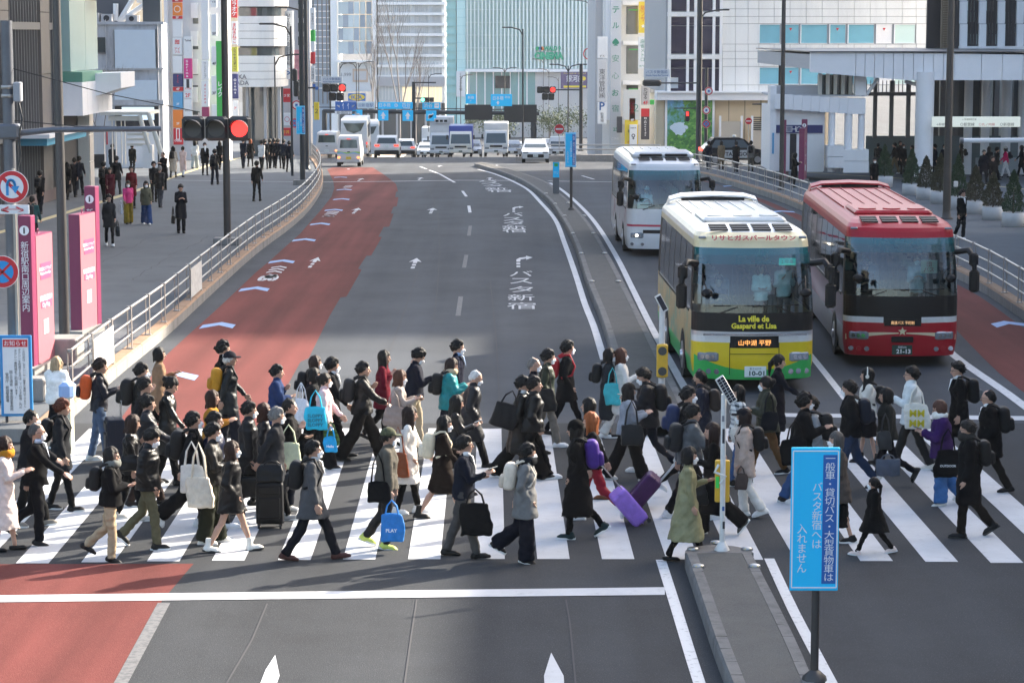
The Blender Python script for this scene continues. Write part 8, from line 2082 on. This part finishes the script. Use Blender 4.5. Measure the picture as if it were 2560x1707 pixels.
p,J=W('masked person in grey wool coat and wide navy trousers',1206,1025,1.62,0,'w.9R','bk',('mid','#6e6e6d','wool',{'fat':.01}),('wide','#161a28','cotton'),(SN,'#1c1a1c'),('short',HB),mask='w',scarf='#22262c')
backpack('cream backpack with brown leather trim on the grey wool coat',p,J,'#d3c6b4','#c9b8a4')
# --- in the middle
p,J=W('person in long black coat and pulled-down black beanie walking left',1327,972,1.68,180,'v.9L','kk',('long','#161618','wool',{'flare':.06}),('slim','#131315','cotton'),(SN,'#1c3a3c'),('medium',HB),hat=('beanie','#151516','knit'))
backpack('purple and black backpack with orange pulls on the beanie wearer',p,J,'#43247a','#3b1f70',1.05)
p,J=W('woman with long ginger brown hair and red track trousers walking left',1362,950,1.62,180,'v.9R','cp',('jacket','#1a1a1c','cotton',{'fat':.01}),('straight','#8c1527','shiny'),(SN,'#e2e2e0'),('longwave','#8a4a22'))
case('lilac hard-shell suitcase rolling tilted behind the ginger-haired woman',tuple(G(1478*K,1203*K)),R(8),'#9a72cc',(.26,.42,.58),-40,False,.46)
q=case('dark plum hard-shell suitcase pulled at a tilt by the grey puffer man',tuple(G(1442*K,1168*K)),R(-6),'#43204f',(.26,.44,.60),40,False,.5)
W('woman with wavy black hair in black coat looking left past the red trousers',1356,917,1.60,180,'w.7L','dd',('coat','#1b1b1e','wool'),('skirt','#2c3138','denim'),(BO,'#6b4426'),('medium',HB))
p,J=W('woman with black bob in dark grey dress coat walking right',1396,805,1.58,0,'w.5R','dk',('long','#3b3e43','wool'),None,(SN,BK),('bob',HB),mask='w',bare=False)
backpack('black backpack on the dark grey dress coat',p,J,'#1c1e21',size=.95)
p,J=W('masked woman in white coat and white trousers holding up a phone',1424,800,1.62,0,'w.8L','kh',('coat','#d8d3cb','wool',{'fat':.01}),('flare','#d5cfc4','cotton'),(SN,'#e6e4df'),('medium','#4b2c20'),mask='w')
phone('white phone held up by the woman in the white coat',p,J,-1)
tote('turquoise nylon tote on the white coat woman',p,(-.16,RS,.86),'#3fb0b5',(.1,.3,.42),'shiny',strap=.3)
p,J=W('woman in black cap and pale grey sweater with black trousers',1440,880,1.60,0,'w.95R','hh',('jacket','#8f949c','knit',{'fat':.012}),('wide','#151517','cotton'),(SN,'#e5e2dd'),('medium',HD),hat=('cap','#161719'))
tote('big black nylon bag carried in front of the grey sweater',p,(.04,RS-.02,.84),'#2b2d2f',(.16,.40,.36),'shiny',strap=.42,name='shoulder_bag')
p,J=W('masked man in black parka facing left with phone and backpack',1488,848,1.74,180,'v1.0R','hd',('hip','#1d1e25','shiny',{'fat':.025}),('slim','#2b2c35','cotton'),(SN,'#ddd9d2'),('short',HB),mask='w',nod=15)
backpack('black backpack on the man in the black parka',p,J,'#191a1c',size=1.08);phone('phone of the man in the black parka',p,J,1)
p,J=W('masked young man with navy backpack behind the grey puffer man',1577,895,1.72,0,'w.7R','bk',('jacket','#1a1b1f','cotton'),('slim','#16171a','cotton'),(SN,'#d8d6d2'),('short',HB),mask='w')
backpack('navy blue backpack beside the grey puffer jacket',p,J,'#1d2b4c',size=1.05)
p,J=W('man in grey puffer jacket walking right with a rolling case',1586,930,1.73,0,'w.85R','bF',('jacket','#505355','puff',{'fat':.03,'puff':.16}),('straight','#17171a','cotton'),(SN,'#d9d6d1'),('short',HB))
backpack('dark grey backpack on the grey puffer jacket',p,J,'#25272a',size=1.05)
p,J=W('man in navy hooded coat with black mask walking left at the bus',1612,855,1.72,180,'w.6R','dk',('mid','#1b2237','puff',{'fat':.02}),('straight',BK,'cotton'),(SN,BK),('crop',HB),mask='b',skin=2)
backpack('brown-black backpack on the navy hooded coat',p,J,'#3a302c',size=.9)
W('masked woman in olive trench coat with black stockings, black bob',1578,1028,1.58,0,'w1.0L','hd',('long','#83805f','shiny',{'flare':.10}),('slim','#121214','cotton'),(FL,'#121213'),('bob','#120f0f'),mask='w',turn=-10)
p,J=W('woman with long dark hair in black coat behind the white signal post',1640,975,1.62,180,'w.8R','od',('long','#151517','wool',{'flare':.02}),('wide','#141416','cotton'),(SN,'#4a4642'),('long','#2b1612'))
tote('black leather bag between the trench coat and the black coat',p,(.28,LS-.08,.66),'#161618',(.1,.3,.34),'leather',strap=.14,name='handbag')
p,J=W('woman in black and white checked jacket and jeans',1700,888,1.60,200,'w.6L','dd',('hip','#d5d3cd','plaid',{'fat':.015}),('slim','#3c5880','denim'),(SN,BK),('medium',HB))
tote('cream padded shoulder bag on the checked jacket',p,(.08,LS,.92),'#d4cdbf',(.14,.34,.26),strap=.3,name='shoulder_bag')
p,J=W('masked woman in beige coat, black cap and white trousers',1712,945,1.61,180,'s.7R','dc',('mid','#b9a597','wool',{'fat':.012}),('flare','#dcd8cf','cotton'),(SN,'#e8e6e1'),('bob','#2a1a16'),mask='w',hat=('cap','#191c26'))
backpack('black backpack on the beige coat woman',p,J,'#1b1b1d',size=.95)
tote('small brown-grey pouch held by the beige coat woman',p,(.08,LS,.62),'#4e433e',(.1,.2,.26),strap=.12,name='handbag')
p,J=W('masked woman in olive bomber jacket and brown trousers',1764,865,1.62,180,'w.8R','oo',('hip','#3f4433','shiny',{'fat':.035}),('straight','#5a4128','cotton'),(SN,'#17171a'),('bun',HB),mask='w')
tote('dark shoulder bag on the olive bomber jacket',p,(.02,LS+.02,.96),'#22242a',(.12,.3,.32),strap=.35,name='shoulder_bag')
W('woman with tied-back black hair in long black coat in front of the yellow bus',1784,820,1.64,0,'w.9L','bF',('long','#1a1c26','wool'),('slim',BK,'cotton'),(SN,BK),('ponytail',HB))
p,J=W('masked young man with curly black hair in black hoodie and jeans',1845,905,1.72,0,'w.9R','bh',('jacket','#1b1b1d','cotton',{'fat':.02}),('flare','#39557f','denim'),(SN,'#2c2a2a'),('messy',HB),mask='w')
tote('black tote bag on the elbow of the curly-haired man',p,(-.14,RS,.84),'#17171a',(.12,.42,.40),strap=.3)
p,J=W('person in light grey sweater behind the curly-haired man',1868,912,1.66,180,'w.7L','kk',('jacket','#8a8d90','knit',{'fat':.012}),('straight','#24262a','cotton'),(SN,'#d8d6d2'),('short',HB))
backpack('black backpack on the light grey sweater',p,J,'#1a1b1d',size=1.1)
W('grey-haired woman in brown wool coat and long black skirt behind the blue sign',1925,995,1.58,180,'w.6R','dk',('mid','#4b443f','wool',{'fat':.03,'flare':.04}),('longskirt','#151517','cotton'),(SN,BK),('bob','#4b4744'),mask='w')
p,J=W('masked man in black jacket, blue jeans and white sneakers walking left',1956,878,1.73,180,'w.85L','kk',('jacket','#191a1d','cotton',{'fat':.015}),('straight','#26364f','denim'),(SN,'#e4e4e4'),('neat',HB),mask='w',glasses=True)
backpack('dark navy backpack on the man in blue jeans',p,J,'#1f2534')
p,J=W('girl with long black hair and white headphones in cream sweater',1996,850,1.60,180,'w.5R','oo',('jacket','#d3cdc1','knit',{'fat':.01}),('skirt','#15171d','wool'),(BO,BK),('long',HB),phones=True,bare=False,scarf=None)
backpack('black backpack on the girl with headphones',p,J,'#191a1c',size=.85)
p,J=W('woman with black bob in olive grey jacket carrying a flat case',2040,893,1.60,180,'v.95L','cd',('jacket','#3b3a35','cotton',{'fat':.015}),('slim','#181a24','cotton'),(BO,'#1a1a1c'),('bob',HB))
tote('grey laptop case with turquoise piping held by the olive grey jacket',p,(.05,LS+.02,.40),'#4f5663',(.06,.42,.30),'bag',strap=.08,name='laptop_case',cat='laptop case')
tote('dark grey crescent bag on the olive grey jacket',p,(.10,LS-.02,.86),'#3f4143',(.12,.24,.32),'leather',strap=.3,name='shoulder_bag')
p,J=W('man in pale checked overshirt and black trousers holding a phone',2098,842,1.73,180,'w.95R','hk',('hip','#cfd3d1','cotton',{'fat':.02}),('straight','#17181b','shiny'),(SN,'#d8d0c2'),('short',HB),glasses=True)
phone('phone held by the man in the pale checked overshirt',p,J,1)
tote('white canvas tote with yellow print on the checked overshirt',p,(-.04,LS+.02,.92),'#ded9cc',(.08,.42,.42),strap=.3,text='MM\nMM',tcol='#c9b820',tsz=.24)
p,J=W('woman in purple fleece and wide blue jeans looking at her phone',2166,925,1.60,180,'w.8L','ho',('hip','#37204f','wool',{'fat':.03}),('wide','#40699a','denim'),(FL,'#e0ddd5'),('medium','#4c3126'),glasses=True,nod=12,scarf='#e0ddd5')
tote('black tote bag printed OUTDOOR on the purple fleece woman',p,(-.04,LS+.03,.74),'#151517',(.08,.42,.46),strap=.35,text='OUTDOOR',tcol='#f2f2f2',tsz=.26)
phone('phone of the woman in the purple fleece',p,J,1)
p,J=W('tall man in black overcoat and grey sweater, earphone in, walking left',2206,833,1.75,180,'w.6R','cd',('coat','#17181a','wool'),('slim','#15161a','wool'),(DR,BK),('neat',HB),shirt='#d8d8d8',glasses=True)
backpack('black backpack with grey panel on the tall overcoat man',p,J,'#1a1b1c','#55585a')
p,J=W('older man in black coat with white shirt at the right edge',2276,893,1.68,180,'w1.0L','kk',('mid','#161719','wool',{'fat':.03}),('straight','#242220','wool'),(DR,BK),('thin','#1d1a18'),shirt='#e6e6e6',glasses=True)
backpack('large plain black backpack at the right edge of the crossing',p,J,'#17181a',size=1.05)
p,J=W('man in black coat with black mask, glasses and grey scarf',2229,970,1.68,180,'v.8L','dk',('coat','#19191b','wool',{'fat':.015}),('straight','#2a2420','wool'),(BO,BK),('neat','#26221f'),mask='b',glasses=True,scarf='#3c3c3a')
backpack('black-brown backpack on the black coat man with the black mask',p,J,'#201e1e',size=.95)
W('small girl with ponytail and mask in black coat and pink-soled shoes',2010,1092,1.12,180,'w1.1L','dd',('dress','#151516','cotton',{'fat':.02,'flare':.1}),('slim','#131314','cotton'),(SN,'#dcc9bf'),('ponytail',HB),mask='w')
# -------------------------- people on the pavements (shared meshes, own colours)
RIGS={'a':rig(.6,'w',1,'fb',3),'b':rig(.5,'w',-1,'bf',3),'c':rig(.0,'i',1,'hh',0,18),'d':rig(.0,'i',1,'dd',0),'e':rig(.45,'s',1,'kc',2)}
def S(label,x,y,yaw,pose,coat,legs,hair,h=1.68,fab='cotton',grp='people on the left pavement',mask=None,hat=None,bp=None,shoes='#17181a',**kw):
 J=RIGS[pose];p0=hd(x*K,y*K,h+PAV);pos=Vector((p0.x,p0.y,gzf(p0.y)+PAV))
 p=person(label,pos,h,R(yaw),J,(coat[0],coat[1],fab),(legs[0],legs[1],'cotton'),('sneaker',shoes),hair,mask=mask,hat=hat,vox=.03,cache='side'+pose,group=grp,**kw)
 if bp:backpack('backpack on the '+label,p,J,bp)
 return p
AW,TO=80,-75
p=S('man in charcoal coat and white sneakers walking towards the crossing',249.5,448,TO,'a',('mid','#2b3036'),('slim','#1c1f26'),('messy',HB),1.70,shoes='#e0e0e0')
tote('dark bag in the hand of the charcoal coat man',p,(.05,.26,.5),'#1f2930',(.12,.36,.34),'leather',strap=.2,name='briefcase',cat='briefcase')
p=S('masked woman in pink cardigan and mustard cropped trousers',293.5,417,TO,'b',('jacket','#d4467f'),('wide','#7d6a1c'),('medium',HB),1.58,mask='w')
tote('pale shopping bag held by the woman in the pink cardigan',p,(.1,-.3,.6),'#cfd3da',(.1,.34,.4),'shiny',strap=.15)
S('masked woman in olive grey jacket and baggy jeans',335,417,TO,'a',('hip','#5b5a49'),('wide','#27406b'),('medium',HB),1.60,mask='w',shoes='#e0e0e0')
p=S('man in navy overcoat reading his phone alone on the pavement',414.4,425.5,TO,'c',('coat','#1b1f2b'),('straight','#1b1d24'),('neat',HB),1.70)
tote('brown-black bag of the man in the navy overcoat',p,(.02,-.28,.5),'#2a2522',(.1,.3,.3),'leather',strap=.3,name='briefcase',cat='briefcase')
S('woman in burgundy coat on the left pavement',252,386.5,TO,'b',('coat','#4a1420'),('slim','#241518'),('medium',HB),1.60,fab='wool')
S('man in black walking away beside the burgundy coat',237,372.5,AW,'a',('hip','#1a1b1e'),('slim','#16171a'),('short',HB),1.70,bp='#15161a')
S('man in dark red open coat and red sweater',301,382.5,TO,'a',('coat','#5c1018'),('slim','#151517'),('neat',HB),1.70)
S('man in black sweater beside the black down jacket',353,372.5,TO,'b',('jacket','#1b1d22'),('slim','#16171a'),('short',HB),1.70)
S('man in black down jacket and grey trousers walking away',366.5,381.5,AW,'a',('hip','#17181b'),('straight','#43464c'),('crop',HG),1.70,fab='puff')
S('bald man in long black coat facing the road',375.5,351.5,-120,'c',('coat','#1a1b1f'),('straight','#17181b'),('thin','#2b2826'),1.72)
S('woman in beige coat walking away under the signs',397,337.5,AW,'b',('long','#b8aa98'),('slim','#17181a'),('medium',HB),1.60,bp='#17181a')
S('woman in long pale pink coat walking away under the signs',419.5,337.5,AW,'a',('long','#d3bcb4'),('slim','#d9d9d9'),('bun',HB),1.58)
S('woman in white jacket and pale trousers walking away',447,323.5,AW,'b',('hip','#d6d5d0'),('wide','#aeb3ae'),('long',HB),1.60)
S('masked man in black suit and white shirt walking towards us',470,328.5,TO,'a',('mid','#17181c'),('slim','#17181c'),('neat',HBR),1.72,mask='w',shirt='#eeeeee')
S('man in dark jeans walking away in mid pavement',492.5,344,AW,'b',('jacket','#1a1c22'),('straight','#1d2433'),('short',HB),1.70,bp='#1c1e25')
S('woman in black coat beside the man in mid pavement',504,325,AW,'a',('coat','#17171a'),('slim','#17171a'),('long',HB),1.60)
S('man in navy jacket walking away before the white columns',558,318.5,AW,'a',('jacket','#1b2334'),('straight','#1c2436'),('neat',HB),1.72)
S('woman in black coat with reddish hair before the white columns',574.5,320,AW,'b',('coat','#18181b'),('slim','#17171a'),('medium',HO),1.62)
S('man in black walking away alone beside the railing',589,371,AW,'b',('jacket','#16171a'),('slim','#16171a'),('neat',HB),1.70)
S('man in dark jacket walking away along the station wall',91,392.5,AW,'a',('jacket','#1b1d23'),('straight','#20242e'),('neat',HB),1.70,bp='#17181c')
S('man in teal jacket walking away behind the signal mast',73,452,AW,'b',('jacket','#2d5557'),('slim','#16171a'),('crop',HB),1.72,bp='#1d2a34')
S('masked man in dark sweater facing us at the station pier',172.5,333.5,TO,'d',('jacket','#1a1c22'),('slim','#17181a'),('neat',HB),1.72,mask='w')
S('man in navy suit walking away at the station pier',171,363,AW,'a',('jacket','#1b2130'),('straight','#1d212c'),('neat',HB),1.72)
S('second man in navy suit walking away, nearer the pier',180.5,360.5,AW,'b',('jacket','#181e2e'),('straight','#1a1e28'),('short',HB),1.72)
S('woman in long dark coat at the station wall',154,374,AW,'a',('long','#17181b'),('slim','#16171a'),('medium',HB),1.60)
S('man in grey coat before the stair hood',258,332.5,AW,'d',('mid','#3a3d42'),('straight','#222429'),('neat',HB),1.70)
S('woman in olive jacket before the stair hood',303.5,332.5,AW,'d',('hip','#2f312c'),('slim','#17181a'),('bun',HB),1.62)
S('man in dark coat below the stair hood',267,360,AW,'b',('mid','#1f2126'),('straight','#3b3e44'),('neat',HB),1.70)
for i,(x,y,c) in enumerate(((600,323,'#d2d0cc'),(608,321,'#1c2028'),(619.5,320,'#1a1b1f'),(638.5,320,'#2a2d33'),(651,321,'#222c3c'),(664,325,'#1d2330'),(629,319,'#17181a'))):
 S(('person in pale coat at the left of the far group','person in slate jacket in the far group by the arcade','person in black in the far group by the arcade','person in grey jacket in the far group by the arcade','person in blue jacket in the far group by the arcade','person in navy at the right of the far group','person in plain black coat amid the far group')[i],x,y,AW,'ab'[i%2],('hip',c),('slim','#1a1c22'),('short',HB),1.68,grp='far group by the arcade')
RG='people on the right pavement'
for i,(lab,x,y,yaw,po,ty,c,l,hr,ex) in enumerate((('woman in grey-brown jacket walking away left of the column',1997,326,AW,'a','hip','#5c5650','#17181a','long',{}),('man in dark jacket with backpack left of the column',2017,330,AW,'b','jacket','#23282a','#1a1c20','crop',{'bp':'#1c2022'}),('man in black top and khaki trousers by the column',2056,329,160,'a','jacket','#1a1c20','#7d6f58','neat',{'shoes':'#dddddd'}),('masked woman in black coat beside the khaki trousers',2075,332.5,TO,'d','coat','#191b20','#17181a','bob',{'mask':'w'}),('man in dark coat behind the masked woman',2068,326,TO,'d','mid','#1b1c20','#17181a','neat',{}),('person in brown jacket behind the second conifer',2096.5,335,170,'b','hip','#3a302b','#1c1c1e','crop',{}),('man in navy jacket right of the column',2148.5,332.5,150,'b','jacket','#1a2236','#1b2130','neat',{}),('man in navy suit with white shirt right of the column',2169,332,TO,'a','mid','#1d2434','#1c2230','neat',{'shirt':'#e0e0e0'}),('person in olive brown parka behind the tall pole',2208,332.5,170,'d','mid','#453f33','#22221f','medium',{'bp':'#2b2722'}),('man in dark suit wearing green headphones',2259.5,345,TO,'a','mid','#1a1d28','#191c25','neat',{'phones':True}),('woman in dark coat behind the green headphones',2272,339,AW,'d','coat','#202228','#17181a','medium',{}),('man in black jacket facing us before the concourse',2279.5,360,TO,'b','jacket','#17181b','#4a4440','neat',{}),('man in black walking right before the concourse',2289.5,339,20,'a','hip','#191a1e','#17181a','neat',{}),('woman in hot pink hoodie and white trousers',2311,337.5,170,'a','jacket','#c81e5c','#d8d8d8','bob',{'hat':('beanie','#cfc8be','knit'),'bp':'#1d2030'}),('woman in black with white hem at the right edge',2348,335,170,'b','coat','#17181b','#17181b','medium',{}),('masked woman in long black coat among the conifers',2008.5,365,TO,'d','coat','#16171a','#17181a','bun',{'mask':'w'}),('person in black waiting between the maroon pylons',1825,353,20,'c','coat','#17181a','#17181a','medium',{}),('man in white tee and black jacket standing by the pole',2210,439,-60,'e','jacket','#17191c','#1d2128','messy',{'shirt':'#e6e6e6','shoes':'#e0e0e0'}),('person in navy jacket with shoulder bag by the taxi',1628,325,AW,'a','jacket','#232a38','#3a4454','short',{}),('woman in camel coat walking away by the taxi',1657,325,AW,'b','coat','#8a765c','#4a4238','bob',{}),('man in black coat walking away by the taxi',1691,326,AW,'a','coat','#1a1b1f','#2a3140','neat',{}),('man in grey jacket with backpack by the taxi',1725,325,AW,'b','hip','#85827f','#6b655c','short',{'bp':'#1a1b1e'}))):
 p=S(lab,x,y,yaw,po,(ty,c),('straight',l),(hr,HB),1.66 if 'man'==lab[:3] else 1.6,grp=RG,**ex)
DH=('neat','#0e0b0a')
rider('bus driver in dark vest at the wheel of the yellow bus',yb,-.62,1.22,.62,DH,('jacket','#2b3550','cotton'),h=1.62)
rider('woman in white blouse standing inside the yellow bus',yb,.30,1.5,.95,('medium','#17110f'),('jacket','#d8dad8','cotton'),arms='oo',h=1.52)
rider('man in white shirt drinking inside the yellow bus',yb,.80,1.7,1.0,DH,('jacket','#d5d8da','cotton'),arms='es',h=1.55)
rider('driver in dark cap and jacket at the wheel of the red bus',rb,-.70,1.2,.60,DH,('jacket','#1d2736','cotton'),hat=('cap','#1c2433'),h=1.62)
rider('masked guide in grey vest on the right of the red bus windscreen',rb,.45,1.3,.72,DH,('jacket','#aeb6bd','cotton'),mask='w',h=1.65)
rider('driver in white cap and shirt at the wheel of the white bus',wb,-.55,1.2,.60,DH,('jacket','#d0d4d6','cotton'),hat=('cap','#d4d6d8'),h=1.62)
# ================================================================ haze in the air of the avenue
mb=MB();mb.bx(-700,700,-40,1500,-40,60,None)
hz=mb.obj('haze');tag(hz,kind='stuff')
hm=bpy.data.materials.new('haze_air');hm.use_nodes=True
for n_ in list(hm.node_tree.nodes):hm.node_tree.nodes.remove(n_)
_o=hm.node_tree.nodes.new("ShaderNodeOutputMaterial");_v=hm.node_tree.nodes.new("ShaderNodeVolumePrincipled")
_v.inputs['Color'].default_value=(.95,.97,1.0,1);_v.inputs['Density'].default_value=0.0001;_v.inputs['Anisotropy'].default_value=0.25
hm.node_tree.links.new(_v.outputs[0],_o.inputs['Volume']);hz.data.materials.append(hm)
